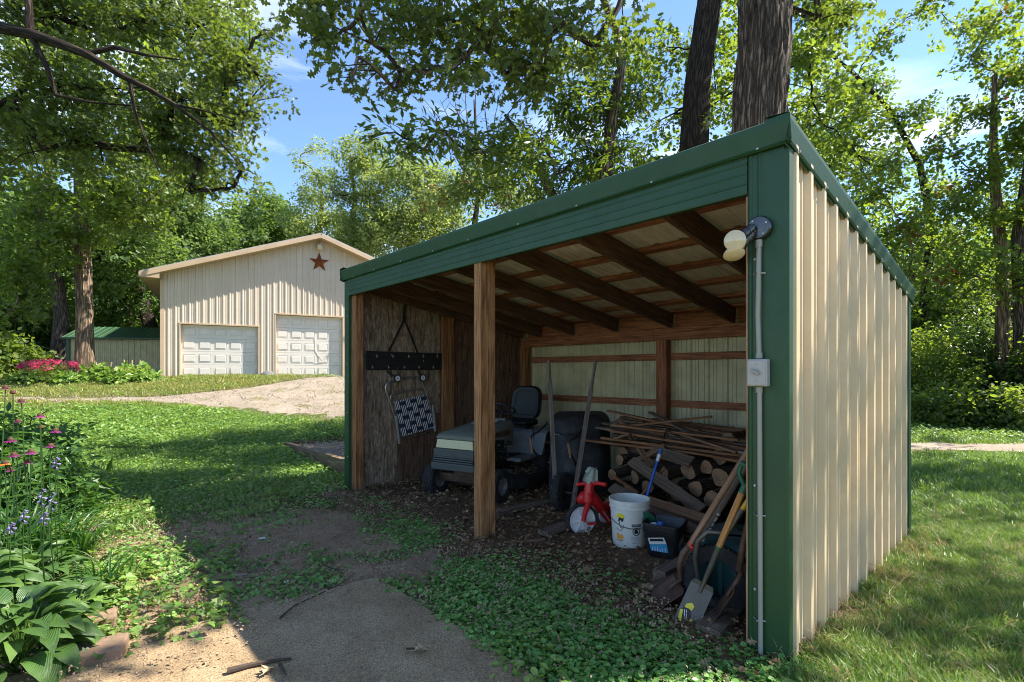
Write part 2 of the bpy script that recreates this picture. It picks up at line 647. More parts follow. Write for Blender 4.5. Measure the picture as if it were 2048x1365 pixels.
M['paper'] = plain('pale_sticker', (0.60, 0.60, 0.56), 0.5, 0, 0.1, 30, 0)
M['ink'] = plain('black_ink', (0.012, 0.012, 0.012), 0.5, 0, 0.1, 30, 0)
M['skyblue'] = plain('blue_sticker', (0.03, 0.27, 0.50), 0.45, 0, 0.15, 30, 0)
M['yelsticker'] = plain('yellow_sticker', (0.75, 0.60, 0.02), 0.4, 0, 0.1, 30, 0)
M['orange'] = plain('orange_print', (0.72, 0.30, 0.04), 0.45, 0, 0.1, 30, 0)
M['cloth'] = plain('grey_green_cloth', (0.30, 0.33, 0.27), 0.9, 0, 0.2, 40, 0.3)
M['cutwood'] = None
M['rock'] = plain('grey_rock', (0.16, 0.16, 0.16), 0.8, 0, 0.4, 8, 0.5)
M['concblock'] = plain('concrete_block', (0.24, 0.155, 0.10), 0.9, 0, 0.25, 14, 0.6, dirt=(0.12, 0.085, 0.055))
M['twig'] = plain('twig_bark', (0.06, 0.04, 0.028), 0.9, 0, 0.4, 30, 0.4)
M['dryleaf'] = plain('dry_tan_leaf', (0.44, 0.31, 0.17), 0.7, 0, 0.25, 30, 0.2)
M['deadwood'] = plain('weathered_chip', (0.24, 0.18, 0.13), 0.85, 0, 0.3, 30, 0.3)
M['screw'] = plain('zinc_screw', (0.45, 0.44, 0.40), 0.35, 0.8, 0.1, 30, 0)
M['bark'] = barkmat('grey_brown_bark', (0.022, 0.016, 0.013), (0.20, 0.155, 0.125), 1.0, 1.0)
M['bark_tan'] = barkmat('tan_bark', (0.055, 0.038, 0.026), (0.38, 0.27, 0.185), 0.8, 1.0)
M['bark_dark'] = barkmat('dark_bark', (0.012, 0.009, 0.007), (0.075, 0.055, 0.042), 1.2, 0.8)
M['logbark'] = barkmat('log_bark', (0.03, 0.02, 0.014), (0.21, 0.14, 0.09), 3.0, 0.8)

# log end: growth rings about the local origin (gc holds the disc coordinates)
m, t, b = newmat('log_end_grain')
ln = nn(t, 'ShaderNodeVectorMath', operation='LENGTH')
t.links.new(coords(t), ln.inputs[0])
nz = noise(t, coords(t), 14, 4)
ma = nn(t, 'ShaderNodeMath', operation='MULTIPLY_ADD', i_1=230.0)
mb_ = nn(t, 'ShaderNodeMath', operation='MULTIPLY', i_1=6.0)
t.links.new(nz, mb_.inputs[0])
t.links.new(ln.outputs['Value'], ma.inputs[0])
t.links.new(mb_.outputs[0], ma.inputs[2])
sn = nn(t, 'ShaderNodeMath', operation='SINE')
t.links.new(ma.outputs[0], sn.inputs[0])
rg = ramp(t, sn.outputs[0], [(0.0, (0.20, 0.11, 0.055)), (0.9, (0.30, 0.17, 0.085))])
t.links.new(mixc(t, rg.outputs[0], (0.10, 0.055, 0.03), ramp(t, noise(t, coords(t), 9, 5), [(0.45, (0, 0, 0)), (0.75, (1, 1, 1))]).outputs[0]), b.inputs['Base Color'])
b.inputs['Roughness'].default_value = 0.85
M['cutwood'] = m

# striped webbing: stripes across gc.y
m, t, b = newmat('striped_webbing')
w = nn(t, 'ShaderNodeTexWave', bands_direction='Y')
w.inputs['Scale'].default_value = 16.0
w.inputs['Distortion'].default_value = 0
t.links.new(coords(t), w.inputs['Vector'])
t.links.new(ramp(t, w.outputs[0], [(0.66, (0.018, 0.022, 0.045)), (0.74, (0.78, 0.72, 0.70))]).outputs[0], b.inputs['Base Color'])
b.inputs['Roughness'].default_value = 0.8
M['stripe'] = m

# ground
m, t, b = newmat('lawn_and_soil')
at = nn(t, 'ShaderNodeAttribute', attribute_name='gm')
sp = nn(t, 'ShaderNodeSeparateColor')
t.links.new(at.outputs['Color'], sp.inputs[0])
wv = coords(t, src='world')
nA, nB, nC = noise(t, wv, 0.9, 6), noise(t, wv, 9, 8, 0.75), noise(t, wv, 55, 5, 0.7)
soil = ramp(t, mixc(t, nB, nC, 0.5), [(0.3, (0.12, 0.076, 0.044)), (0.5, (0.33, 0.225, 0.14)), (0.72, (0.50, 0.365, 0.24))]).outputs[0]
grass = ramp(t, mixc(t, nB, nC, 0.6), [(0.3, (0.018, 0.030, 0.006)), (0.5, (0.055, 0.085, 0.015)), (0.75, (0.12, 0.14, 0.03))]).outputs[0]
dry = ramp(t, nC, [(0.3, (0.10, 0.08, 0.035)), (0.7, (0.27, 0.24, 0.09))]).outputs[0]
brk = nn(t, 'ShaderNodeMath', operation='MULTIPLY_ADD', i_1=0.7, i_2=-0.35)
t.links.new(mixc(t, nB, nC, 0.4), brk.inputs[0])
gfac = nn(t, 'ShaderNodeMath', operation='ADD', use_clamp=True)
t.links.new(sp.outputs[0], gfac.inputs[0])
t.links.new(brk.outputs[0], gfac.inputs[1])
gf = ramp(t, gfac.outputs[0], [(0.35, (0, 0, 0)), (0.6, (1, 1, 1))]).outputs[0]
dfac = nn(t, 'ShaderNodeMath', operation='ADD', use_clamp=True)
t.links.new(sp.outputs[1], dfac.inputs[0])
t.links.new(brk.outputs[0], dfac.inputs[1])
df = ramp(t, dfac.outputs[0], [(0.35, (0, 0, 0)), (0.65, (1, 1, 1))]).outputs[0]
t.links.new(mixc(t, mixc(t, soil, grass, gf), dry, df), b.inputs['Base Color'])
b.inputs['Roughness'].default_value = 0.95
b.inputs['Specular IOR Level'].default_value = 0.1
bump(t, b, mixc(t, nB, nC, 0.5), 0.9, 0.04)
M['ground'] = m


def groundmat(name, stops, s1=9, s2=60, bs=0.8, bd=0.02, rough=0.95):
    m, t, b = newmat(name)
    wv = coords(t, src='world')
    a, c, e = noise(t, wv, s1, 7, 0.7), noise(t, wv, s2, 5, 0.75), noise(t, wv, 1.1, 4)
    f = mixc(t, mixc(t, a, c, 0.55), e, 0.25)
    t.links.new(ramp(t, f, stops).outputs[0], b.inputs['Base Color'])
    b.inputs['Roughness'].default_value = rough
    b.inputs['Specular IOR Level'].default_value = 0.15
    bump(t, b, mixc(t, a, c, 0.6), bs, bd)
    return m


M['gravel'] = groundmat('tan_gravel', [(0.36, (0.13, 0.10, 0.07)), (0.48, (0.25, 0.205, 0.155)), (0.62, (0.38, 0.32, 0.26))], 16, 110, 0.6, 0.03)
M['crumb'] = plain('soil_crumb', (0.34, 0.24, 0.15), 0.95, 0, 0.5, 3, 0.3, src='world')
M['darkscrew'] = plain('weathered_screw', (0.10, 0.075, 0.05), 0.6, 0.4, 0.2, 30, 0)
M['stonechip'] = plain('pale_stone', (0.40, 0.34, 0.27), 0.9, 0, 0.5, 3, 0.2, src='world')
M['floor'] = groundmat('leafy_dirt', [(0.34, (0.05, 0.028, 0.015)), (0.5, (0.14, 0.082, 0.045)), (0.66, (0.29, 0.18, 0.10))], 12, 70, 1.0, 0.04)
M['sandfill'] = groundmat('grey_gravel_fill', [(0.36, (0.06, 0.045, 0.03)), (0.5, (0.19, 0.15, 0.11)), (0.64, (0.36, 0.30, 0.235))], 20, 110, 1.0, 0.02)

# concrete with fine aggregate and a stain
m, t, b = newmat('old_concrete')
wv = coords(t, src='world')
a, c, e = noise(t, wv, 2.2, 6, 0.65), noise(t, wv, 240, 3, 0.8), noise(t, wv, 1.0, 3)
vo = nn(t, 'ShaderNodeTexVoronoi')
vo.inputs['Scale'].default_value = 170
t.links.new(wv, vo.inputs['Vector'])
base = ramp(t, a, [(0.3, (0.23, 0.155, 0.082)), (0.52, (0.33, 0.232, 0.13)), (0.75, (0.43, 0.32, 0.195))]).outputs[0]
agg = ramp(t, mixc(t, c, vo.outputs['Color'], 0.5), [(0.25, (0.35, 0.35, 0.35)), (0.5, (0.85, 0.85, 0.85)), (0.75, (1.35, 1.3, 1.2))]).outputs[0]
cc = mixc(t, base, agg, 1.0, 'MULTIPLY')
dn = noise(t, wv, 5.5, 7, 0.75)
cc = mixc(t, cc, (0.09, 0.06, 0.042), ramp(t, dn, [(0.58, (0, 0, 0)), (0.75, (.75, .75, .75))]).outputs[0])
t.links.new(cc, b.inputs['Base Color'])
b.inputs['Roughness'].default_value = 0.9
bump(t, b, mixc(t, c, vo.outputs['Distance'], 0.5), 0.5, 0.004)
M['concrete'] = m

M['leaf_oak'] = leafmat('oak_leaf', (0.028, 0.048, 0.012), (0.050, 0.080, 0.020), (0.10, 0.13, 0.032), (0.19, 0.26, 0.025), 0.34, 0.45)
M['leaf_maple'] = leafmat('maple_leaf', (0.028, 0.052, 0.012), (0.058, 0.10, 0.022), (0.12, 0.165, 0.04), (0.28, 0.38, 0.03), 0.40, 0.48)
M['leaf_walnut'] = leafmat('walnut_leaf', (0.022, 0.048, 0.010), (0.045, 0.088, 0.018), (0.10, 0.145, 0.03), (0.20, 0.29, 0.02), 0.36)
M['leaf_far'] = leafmat('far_leaf', (0.03, 0.065, 0.014), (0.06, 0.115, 0.024), (0.12, 0.17, 0.04), (0.22, 0.34, 0.05), 0.38, 0.55)
M['leaf_pale'] = leafmat('pale_leaf', (0.07, 0.11, 0.028), (0.15, 0.20, 0.05), (0.27, 0.30, 0.085), (0.36, 0.44, 0.08), 0.38, 0.55)
M['leaf_dark'] = leafmat('dark_leaf', (0.012, 0.032, 0.008), (0.028, 0.062, 0.014), (0.06, 0.10, 0.02), (0.10, 0.18, 0.02), 0.35)
M['leaf_rust'] = leafmat('rusty_leaf', (0.11, 0.035, 0.015), (0.16, 0.055, 0.02), (0.2, 0.12, 0.04), (0.3, 0.12, 0.03), 0.3)
M['cover'] = leafmat('ground_ivy_leaf', (0.065, 0.14, 0.032), (0.14, 0.30, 0.062), (0.25, 0.43, 0.11), (0.24, 0.46, 0.07), 0.28)
M['weed'] = leafmat('lawn_weed_leaf', (0.055, 0.12, 0.024), (0.125, 0.235, 0.042), (0.26, 0.36, 0.08), (0.30, 0.44, 0.06), 0.30)
M['grass'] = leafmat('grass_blade', (0.045, 0.10, 0.016), (0.10, 0.19, 0.034), (0.27, 0.33, 0.10), (0.24, 0.38, 0.05), 0.3)
M['drylawn'] = leafmat('dry_lawn_blade', (0.11, 0.14, 0.03), (0.21, 0.23, 0.05), (0.34, 0.32, 0.11), (0.34, 0.36, 0.07), 0.25)
M['hosta'] = None
M['daylily'] = leafmat('daylily_blade', (0.018, 0.06, 0.010), (0.035, 0.10, 0.014), (0.07, 0.16, 0.02), (0.12, 0.30, 0.02), 0.3)
M['perennial'] = leafmat('perennial_leaf', (0.02, 0.06, 0.012), (0.045, 0.11, 0.02), (0.09, 0.17, 0.03), (0.14, 0.28, 0.03), 0.3)
M['pink'] = leafmat('magenta_petal', (0.16, 0.015, 0.10), (0.25, 0.03, 0.17), (0.36, 0.06, 0.25), (0.3, 0.04, 0.18), 0.3)
M['hotpink'] = leafmat('hot_pink_petal', (0.5, 0.02, 0.10), (0.65, 0.05, 0.16), (0.75, 0.14, 0.25), (0.7, 0.06, 0.2), 0.3)
M['lilac'] = leafmat('lilac_petal', (0.22, 0.18, 0.34), (0.34, 0.29, 0.50), (0.5, 0.45, 0.62), (0.4, 0.32, 0.6), 0.3)
M['orangepetal'] = leafmat('orange_petal', (0.6, 0.12, 0.01), (0.7, 0.18, 0.02), (0.8, 0.3, 0.03), (0.8, 0.2, 0.02), 0.3)
M['litter'] = leafmat('dead_leaf', (0.08, 0.045, 0.022), (0.20, 0.125, 0.062), (0.40, 0.28, 0.15), (0.2, 0.12, 0.06), 0.15, 0.75)
M['dryblade'] = leafmat('dry_blade', (0.16, 0.12, 0.05), (0.30, 0.24, 0.10), (0.42, 0.34, 0.17), (0.4, 0.3, 0.12), 0.25, 0.7)
M['seedhead'] = plain('brown_flower_cone', (0.09, 0.03, 0.015), 0.8, 0, 0.4, 60, 0.6)

# hosta leaf: veins run along the leaf (gc.x along, gc.y across)
m, t, b = newmat('hosta_leaf')
w = nn(t, 'ShaderNodeTexWave', bands_direction='Y')
w.inputs['Scale'].default_value = 26.0
w.inputs['Distortion'].default_value = 0.6
t.links.new(coords(t), w.inputs['Vector'])
oi = nn(t, 'ShaderNodeObjectInfo')
c = ramp(t, oi.outputs['Random'], [(0.1, (0.03, 0.085, 0.018)), (0.6, (0.06, 0.14, 0.025)), (1.0, (0.11, 0.20, 0.035))]).outputs[0]
c = mixc(t, c, (0.16, 0.25, 0.07), ramp(t, w.outputs[0], [(0.55, (0, 0, 0)), (0.95, (.55, .55, .55))]).outputs[0])
t.links.new(c, b.inputs['Base Color'])
b.inputs['Roughness'].default_value = 0.38
bump(t, b, w.outputs[0], 0.5, 0.004)
tr = nn(t, 'ShaderNodeBsdfTranslucent')
tr.inputs[0].default_value = (0.12, 0.26, 0.03, 1)
mx = nn(t, 'ShaderNodeMixShader', i_0=0.25)
t.links.new(b.outputs[0], mx.inputs[1])
t.links.new(tr.outputs[0], mx.inputs[2])
t.links.new(mx.outputs[0], t.nodes['Material Output'].inputs['Surface'])
M['hosta'] = m
# ------------------------------------------------------------------ instanced foliage (one object per crown or ground cover)
def leafshape(kind):
    if kind == 'oak':
        h = [(0, 0), (.10, .03), (.20, .20), (.30, .13), (.36, .12), (.46, .38), (.56, .40), (.60, .20), (.66, .16), (.78, .33), (.86, .28), (.86, .12), (1, 0)]
    elif kind == 'maple':
        h = [(0, 0), (.05, .18), (.0, .40), (.22, .34), (.30, .62), (.46, .42), (.60, .52), (.62, .25), (.80, .22), (1, 0)]
    elif kind == 'lance':
        h = [(0, 0), (.2, .12), (.5, .17), (.8, .09), (1, 0)]
    elif kind == 'round':
        h = [(0, 0), (.1, .30), (.35, .50), (.7, .46), (.95, .2), (1, 0)]
    else:
        h = [(0, 0), (.25, .26), (.6, .28), (1, 0)]
    return h


def spray(name, kind, n, rad, size, m, flat=0.45, tilt=0.75, seed=0, upz=0.0):
    """a small spray of leaves as one mesh (the source for instances, itself never in the scene)"""
    q = random.Random(seed)
    hs = leafshape(kind)
    vs, fs, lv = [], [], []
    for _ in range(n):
        th, rr = q.random() * 6.283, rad * math.sqrt(q.random())
        p = Vector((rr * math.cos(th), rr * math.sin(th), (q.random() * 2 - 1) * rad * flat + upz))
        s = size * q.uniform(0.7, 1.25)
        d = Vector((math.cos(th + q.uniform(-1.2, 1.2)), math.sin(th + q.uniform(-1.2, 1.2)), q.uniform(-0.7, 0.35))).normalized()
        nrm = Vector((q.gauss(0, tilt), q.gauss(0, tilt), 1)).normalized()
        sd_ = d.cross(nrm).normalized()
        nrm = sd_.cross(d)
        val = q.random()
        b0 = len(vs)
        fold = 0.22 * s
        for x, y in hs:
            vs.append(p + d * (x * s) - nrm * (x * x * s * 0.2))
        for sg in (1, -1):
            b1 = len(vs)
            for x, y in hs[1:-1]:
                vs.append(p + d * (x * s) + sd_ * (sg * y * s) + nrm * (abs(y) * fold - x * x * s * 0.2))
            k = len(hs) - 2
            mid = list(range(b0, b0 + len(hs)))
            edge = [b0] + list(range(b1, b1 + k)) + [b0 + len(hs) - 1]
            poly = edge if sg == -1 else edge[::-1]
            fs.append(tuple(poly))
        lv += [val] * (len(vs) - b0)
        # the midrib points between the ends are unused: harmless loose points are dropped below
    used = sorted({i for f in fs for i in f})
    mp_ = {i: k for k, i in enumerate(used)}
    me = bpy.data.meshes.new(name)
    me.from_pydata([tuple(vs[i]) for i in used], [], [tuple(mp_[i] for i in f) for f in fs])
    a = me.attributes.new('lv', 'FLOAT', 'POINT')
    a.data.foreach_set('value', [lv[i] for i in used])
    me.materials.append(m)
    return bpy.data.objects.new(name, me)


def blades(name, n, rad, hmin, hmax, wid, m, seed=0, lean=0.5):
    q = random.Random(seed)
    vs, fs, lv = [], [], []
    for _ in range(n):
        th, rr = q.random() * 6.283, rad * math.sqrt(q.random())
        p = Vector((rr * math.cos(th), rr * math.sin(th), 0))
        hh = q.uniform(hmin, hmax)
        an = q.random() * 6.283
        d = Vector((math.cos(an), math.sin(an), 0)) * lean * q.random() * hh
        sd_ = Vector((-math.sin(an + q.uniform(-1, 1)), math.cos(an), 0)).normalized() * wid / 2
        b0 = len(vs)
        vs += [p - sd_, p + sd_, p + d * 0.35 + Vector((0, 0, hh * .6)) + sd_ * .8, p + d * 0.35 + Vector((0, 0, hh * .6)) - sd_ * .8, p + d * 1.2 + Vector((0, 0, hh))]
        fs += [(b0, b0 + 1, b0 + 2, b0 + 3), (b0 + 3, b0 + 2, b0 + 4)]
        lv += [q.random()] * 5
    me = bpy.data.meshes.new(name)
    me.from_pydata([tuple(v) for v in vs], [], fs)
    a = me.attributes.new('lv', 'FLOAT', 'POINT')
    a.data.foreach_set('value', lv)
    me.materials.append(m)
    return bpy.data.objects.new(name, me)


_ng = {}


def nodegroup(srcs):
    key = tuple(o.name for o in srcs)
    if key in _ng:
        return _ng[key]
    g = bpy.data.node_groups.new('scatter', 'GeometryNodeTree')
    g.interface.new_socket('Geometry', in_out='INPUT', socket_type='NodeSocketGeometry')
    g.interface.new_socket('Geometry', in_out='OUTPUT', socket_type='NodeSocketGeometry')
    gi, go = g.nodes.new('NodeGroupInput'), g.nodes.new('NodeGroupOutput')
    ip = g.nodes.new('GeometryNodeInstanceOnPoints')
    jn = g.nodes.new('GeometryNodeJoinGeometry')
    for o in srcs:
        oi = g.nodes.new('GeometryNodeObjectInfo')
        oi.inputs['Object'].default_value = o
        oi.inputs['As Instance'].default_value = True
        g.links.new(oi.outputs['Geometry'], jn.inputs[0])
    g.links.new(gi.outputs[0], ip.inputs['Points'])
    g.links.new(jn.outputs[0], ip.inputs['Instance'])
    ip.inputs['Pick Instance'].default_value = True
    for nm, ty, sock in (('idx', 'INT', 'Instance Index'), ('scl', 'FLOAT', 'Scale')):
        na = g.nodes.new('GeometryNodeInputNamedAttribute')
        na.data_type = ty
        na.inputs['Name'].default_value = nm
        g.links.new(na.outputs['Attribute'], ip.inputs[sock])
    na = g.nodes.new('GeometryNodeInputNamedAttribute')
    na.data_type = 'FLOAT_VECTOR'
    na.inputs['Name'].default_value = 'rot'
    er = g.nodes.new('FunctionNodeEulerToRotation')
    g.links.new(na.outputs['Attribute'], er.inputs[0])
    g.links.new(er.outputs[0], ip.inputs['Rotation'])
    g.links.new(ip.outputs[0], go.inputs[0])
    _ng[key] = g
    return g


def scatter(name, pts, srcs, scale=1.0, svar=0.3, tilt=0.3, parent=None, kind='stuff', loc=(0, 0, 0), seed=5):
    pts = np.asarray(pts, dtype=np.float32).reshape(-1, 3)
    n = len(pts)
    q = np.random.default_rng(seed)
    me = bpy.data.meshes.new(name)
    me.from_pydata((pts - np.array(loc, dtype=np.float32)).tolist(), [], [])
    a = me.attributes.new('rot', 'FLOAT_VECTOR', 'POINT')
    rot = np.stack([q.normal(0, tilt, n), q.normal(0, tilt, n), q.random(n) * 6.283], 1).astype(np.float32)
    a.data.foreach_set('vector', rot.ravel())
    a = me.attributes.new('scl', 'FLOAT', 'POINT')
    sc = np.asarray(scale) * (1 + svar * (q.random(n) * 2 - 1))
    a.data.foreach_set('value', sc.astype(np.float32))
    a = me.attributes.new('idx', 'INT', 'POINT')
    a.data.foreach_set('value', q.integers(0, len(srcs), n).astype(np.int32))
    o = bpy.data.objects.new(name, me)
    COL.objects.link(o)
    md = o.modifiers.new('scatter', 'NODES')
    md.node_group = nodegroup(srcs)
    if parent is not None:
        o.parent = parent
    else:
        o.location = loc
    if kind:
        o['kind'] = kind
    return o


def pebbles(name, n, rad, size, m, seed):
    q = random.Random(seed)
    vs, fs = [], []
    for _ in range(n):
        c = Vector((q.uniform(-rad, rad), q.uniform(-rad, rad), 0))
        s = size * q.uniform(.5, 1.3)
        b = len(vs)
        for d in ((1, 0, 0), (0, 1, 0), (-1, 0, 0), (0, -1, 0), (0, 0, .7)):
            vs.append(tuple(c + Vector(d) * s * q.uniform(.7, 1.2)))
        fs += [(b, b + 1, b + 4), (b + 1, b + 2, b + 4), (b + 2, b + 3, b + 4), (b + 3, b, b + 4)]
    me = bpy.data.meshes.new(name)
    me.from_pydata(vs, [], fs)
    me.materials.append(m)
    return bpy.data.objects.new(name, me)


SPR = {
    'crumb': [pebbles('crumbs', 16, .09, .006, M['crumb'], 70 + k) for k in range(3)],
    'frontweed': [spray('front_weed_spray', 'maple', 16, 0.11, 0.045, M['weed'], 0.3, 0.35, s, 0.05) for s in (71, 72, 73)],
    'stone': [pebbles('pebbles', 14, .12, .011, M['stonechip'], 60 + k) for k in range(3)],
    'oak': [spray('oak_spray', 'oak', 22, 0.26, 0.125, M['leaf_oak'], 0.5, 0.7, s) for s in (1, 2, 3)],
    'maple': [spray('maple_spray', 'maple', 26, 0.30, 0.105, M['leaf_maple'], 0.5, 0.7, s) for s in (4, 5, 6)],
    'walnut': [spray('walnut_spray', 'lance', 34, 0.30, 0.12, M['leaf_walnut'], 0.4, 0.6, s) for s in (7, 8, 9)],
    'far': [spray('far_spray', 'simple', 60, 0.62, 0.20, M['leaf_far'], 0.6, 0.9, s) for s in (10, 11, 12)],
    'pale': [spray('pale_spray', 'simple', 55, 0.62, 0.19, M['leaf_pale'], 0.6, 0.9, s) for s in (13, 14)],
    'dark': [spray('dark_spray', 'simple', 60, 0.6, 0.19, M['leaf_dark'], 0.6, 0.8, s) for s in (15, 16)],
    'bush': [spray('bush_spray', 'simple', 34, 0.26, 0.095, M['leaf_maple'], 0.6, 0.7, s) for s in (17, 18)],
    'bushdark': [spray('bush_dark_spray', 'simple', 34, 0.26, 0.095, M['leaf_dark'], 0.6, 0.7, s) for s in (19, 20)],
    'rust': [spray('rust_spray', 'maple', 16, 0.25, 0.10, M['leaf_rust'], 0.6, 0.7, s) for s in (21, 22)],
    'cover': [spray('cover_spray', 'round', 22, 0.085, 0.0215, M['cover'], 0.12, 0.28, s, 0.022) for s in (23, 24, 25)],
    'weed': [spray('weed_spray', 'simple', 44, 0.17, 0.036, M['weed'], 0.15, 0.35, s, 0.03) for s in (26, 27, 28)],
    'grass': [blades('grass_tuft', 46, 0.10, 0.02, 0.062, 0.0042, M['grass'], s, 1.0) for s in (29, 30, 31)],
    'drylawn': [blades('dry_lawn_tuft', 60, 0.24, 0.03, 0.075, 0.010, M['drylawn'], s, 1.0) for s in (52, 53)],
    'lawn': [blades('lawn_tuft', 60, 0.20, 0.03, 0.08, 0.009, M['grass'], s, 1.0) for s in (32, 33)],
    'litter': [spray('litter_spray', 'oak', 9, 0.10, 0.055, M['litter'], 0.08, 0.5, s, 0.012) for s in (34, 35, 36)],
    'chips': [spray('chip_spray', 'lance', 10, 0.10, 0.045, M['litter'], 0.06, 0.4, s, 0.01) for s in (37, 38)],
    'perennial': [spray('perennial_spray', 'lance', 22, 0.16, 0.11, M['perennial'], 0.7, 0.6, s) for s in (39, 40)],
    'hotpink': [spray('pink_spray', 'lance', 26, 0.07, 0.05, M['hotpink'], 0.7, 1.0, 41)],
    'dry': [blades('dry_tuft', 26, 0.10, 0.02, 0.06, 0.004, M['dryblade'], s, 2.2) for s in (42, 43)],
    'farhosta': [spray('hosta_spray', 'simple', 14, 0.22, 0.22, M['weed'], 0.5, 0.4, 44, 0.1)],
}


# ------------------------------------------------------------------ trees
def tree(name, label, base, pts, radii, blobs, leaf, dens=26.0, bark='bark', sides=14, cat='tree', group=None,
         seed=1, limb=0.05, lscale=1.0, twigs=5, rough=0.06, extra=None, limbs_from=0.45):
    q = random.Random(seed)
    qn = np.random.default_rng(seed)
    base = Vector(base)
    root = thing(name, label, cat, base, 0, group)
    # trunk, with resampled points and an uneven surface
    pts = [Vector(p) for p in pts]
    fine, fr = [], []
    for i in range(len(pts) - 1):
        k = max(2, int((pts[i + 1] - pts[i]).length / (0.07 if sides > 60 else 0.35)))
        for j in range(k):
            u = j / k
            fine.append(pts[i].lerp(pts[i + 1], u))
            fr.append(radii[i] * (1 - u) + radii[i + 1] * u)
    fine.append(pts[-1])
    fr.append(radii[-1])
    mb = MB()
    mb.tube(fine, fr, sides)
    ph = q.random() * 9
    nv = []
    if sides > 60:
        rough = rough * .4
    for i, p in enumerate(mb.v):
        p = Vector(p)
        k = i // sides
        an = 2 * math.pi * (i % sides) / sides
        c = fine[min(k, len(fine) - 1)]
        r = (p - c)
        w_ = 1 + rough * math.sin(an * 5 + k * 0.33 + ph) + rough * 0.9 * math.sin(an * 9 - k * 0.21 + ph * 2) + rough * (q.random() - .5)
        if k < 3 and sides < 60:
            w_ *= 1 + (3 - k) * 0.09 * (1 + 0.5 * math.sin(an * 4 + ph))
        nv.append(tuple(c + r * w_))
    if sides > 60:
        # deep bark plates: long furrows that wander and join
        A = np.array(nv)
        idx = np.arange(len(A))
        kk_, aa_ = idx // sides, 2 * math.pi * (idx % sides) / sides
        zz_ = kk_ * 0.07
        wob = 1.2 * vnoise(aa_ * 2.2 + 5, zz_ * 1.6, 301, 3)
        f1 = np.abs(2 * vnoise((aa_ + wob * .35) * 5.5, zz_ * 1.1 + wob, 302, 3) - 1)
        f2 = np.abs(2 * vnoise((aa_ + wob * .2) * 11, zz_ * 2.2, 303, 2) - 1)
        d_ = np.minimum(1, f1 * 2.6) * .035 + np.minimum(1, f2 * 2.6) * .016 - .04
        C = np.array([tuple(fine[min(k, len(fine) - 1)]) for k in range(kk_.max() + 1)])[kk_]
        Rv = A - C
        Ln = np.linalg.norm(Rv, axis=1)[:, None]
        nv = [tuple(p) for p in (A + Rv / Ln * d_[:, None])]
    mb.v = nv
    mb.build('trunk', M[bark], root, smooth_=True, world=True)
    # limbs to each clump of the crown
    lb = MB()
    tips = []
    # join the clumps into branches: each grows from the nearest trunk point or inner clump
    cs = [Vector(bl[0]) for bl in blobs]
    cand = fine[int(limbs_from * 0.6 * len(fine)):]
    order = sorted(range(len(cs)), key=lambda i: min((p - cs[i]).length for p in cand))
    par, done = {}, []
    for i in order:
        best = None
        for k, p in enumerate(cand):
            L = (p - cs[i]).length
            cost = L + 1.3 * max(0, p.z - cs[i].z + 0.3 * L) + 0.3
            if best is None or cost < best[0]:
                best = (cost, 't', k)
        for j in done:
            L = (cs[j] - cs[i]).length
            cost = L * 1.05 + 0.25 * max(0, cs[j].z - cs[i].z)
            if cost < best[0]:
                best = (cost, 'b', j)
        par[i] = best[1:]
        done.append(i)
    cnt = {i: 1 for i in order}
    for i in reversed(order):
        if par[i][0] == 'b':
            cnt[par[i][1]] += cnt[i]
    for bi_, bl in enumerate(blobs):
        c, r = cs[bi_], bl[1]
        ty, k = par[bi_]
        a = cand[k] if ty == 't' else cs[k]
        L = (c - a).length
        r1 = limb * (0.22 + 0.20 * math.sqrt(cnt[bi_]))
        ra = limb * (0.22 + 0.20 * math.sqrt(cnt[bi_] + 1)) if ty == 't' else limb * (0.22 + 0.20 * math.sqrt(cnt[bi_] + .5))
        r0 = r1
        path = []
        off = Vector((q.uniform(-1, 1), q.uniform(-1, 1), q.uniform(-.3, .6))) * L * 0.10
        for j in range(7):
            u = j / 6
            path.append(a.lerp(c, u) + off * math.sin(u * math.pi) + Vector((q.uniform(-1, 1), q.uniform(-1, 1), q.uniform(-1, 1))) * 0.035 * L * (0 < j < 6))
        lb.tube(path, [ra * (1 - j / 6) + r1 * .8 * j / 6 for j in range(7)], 6, False)
        nt_ = max(3, int(twigs * (0.5 + r)))
        fl = bl[2] if len(bl) > 2 else 0.7
        for j in range(nt_):
            d = Vector((q.gauss(0, 1), q.gauss(0, 1), q.gauss(0, 1))).normalized()
            d.z *= fl
            e = c + d * r * q.uniform(0.55, 1.0)
            s0 = path[q.choice((3, 4, 5, 6))]
            md_ = s0.lerp(e, 0.5) + Vector((q.uniform(-1, 1), q.uniform(-1, 1), q.uniform(-.3, 1))) * 0.12 * r
            lb.tube([s0, md_, e], [min(r0 * .5, .016), min(r0 * .35, .010), .004], 4, False)
            tips.append((e, r))
            tips.append((md_, r * 0.8))
        bl_n = int(dens * r * r)
        tt = tips[-2 * nt_:]
        pk = qn.integers(0, len(tt), bl_n)
        off2 = qn.normal(0, 0.27 * r, (bl_n, 3)) * np.array([1, 1, 0.75])
        cl = np.array([tuple(tt[k][0]) for k in pk]) + off2
        bl_pts.append(cl)
    lb.build('limb', M[bark], root, smooth_=True, world=True, kind='stuff')
    allp = np.concatenate(bl_pts)
    bl_pts.clear()
    o = scatter('crown', allp, SPR[leaf], lscale, 0.3, 0.55, root, 'stuff', tuple(base), seed)
    if extra:
        k = qn.choice(len(allp), extra[1])
        scatter('dead_foliage', allp[k], SPR[extra[0]], lscale, 0.3, 0.5, root, 'stuff', tuple(base), seed + 1)
    return root


bl_pts = []


def B(px, py, Y, r, f=0.7):
    return (P(px, py, Y), r, f)


def trunk_px(lst):
    """trunk axis from (px, py, Y) picks"""
    return [P(*k) for k in lst]
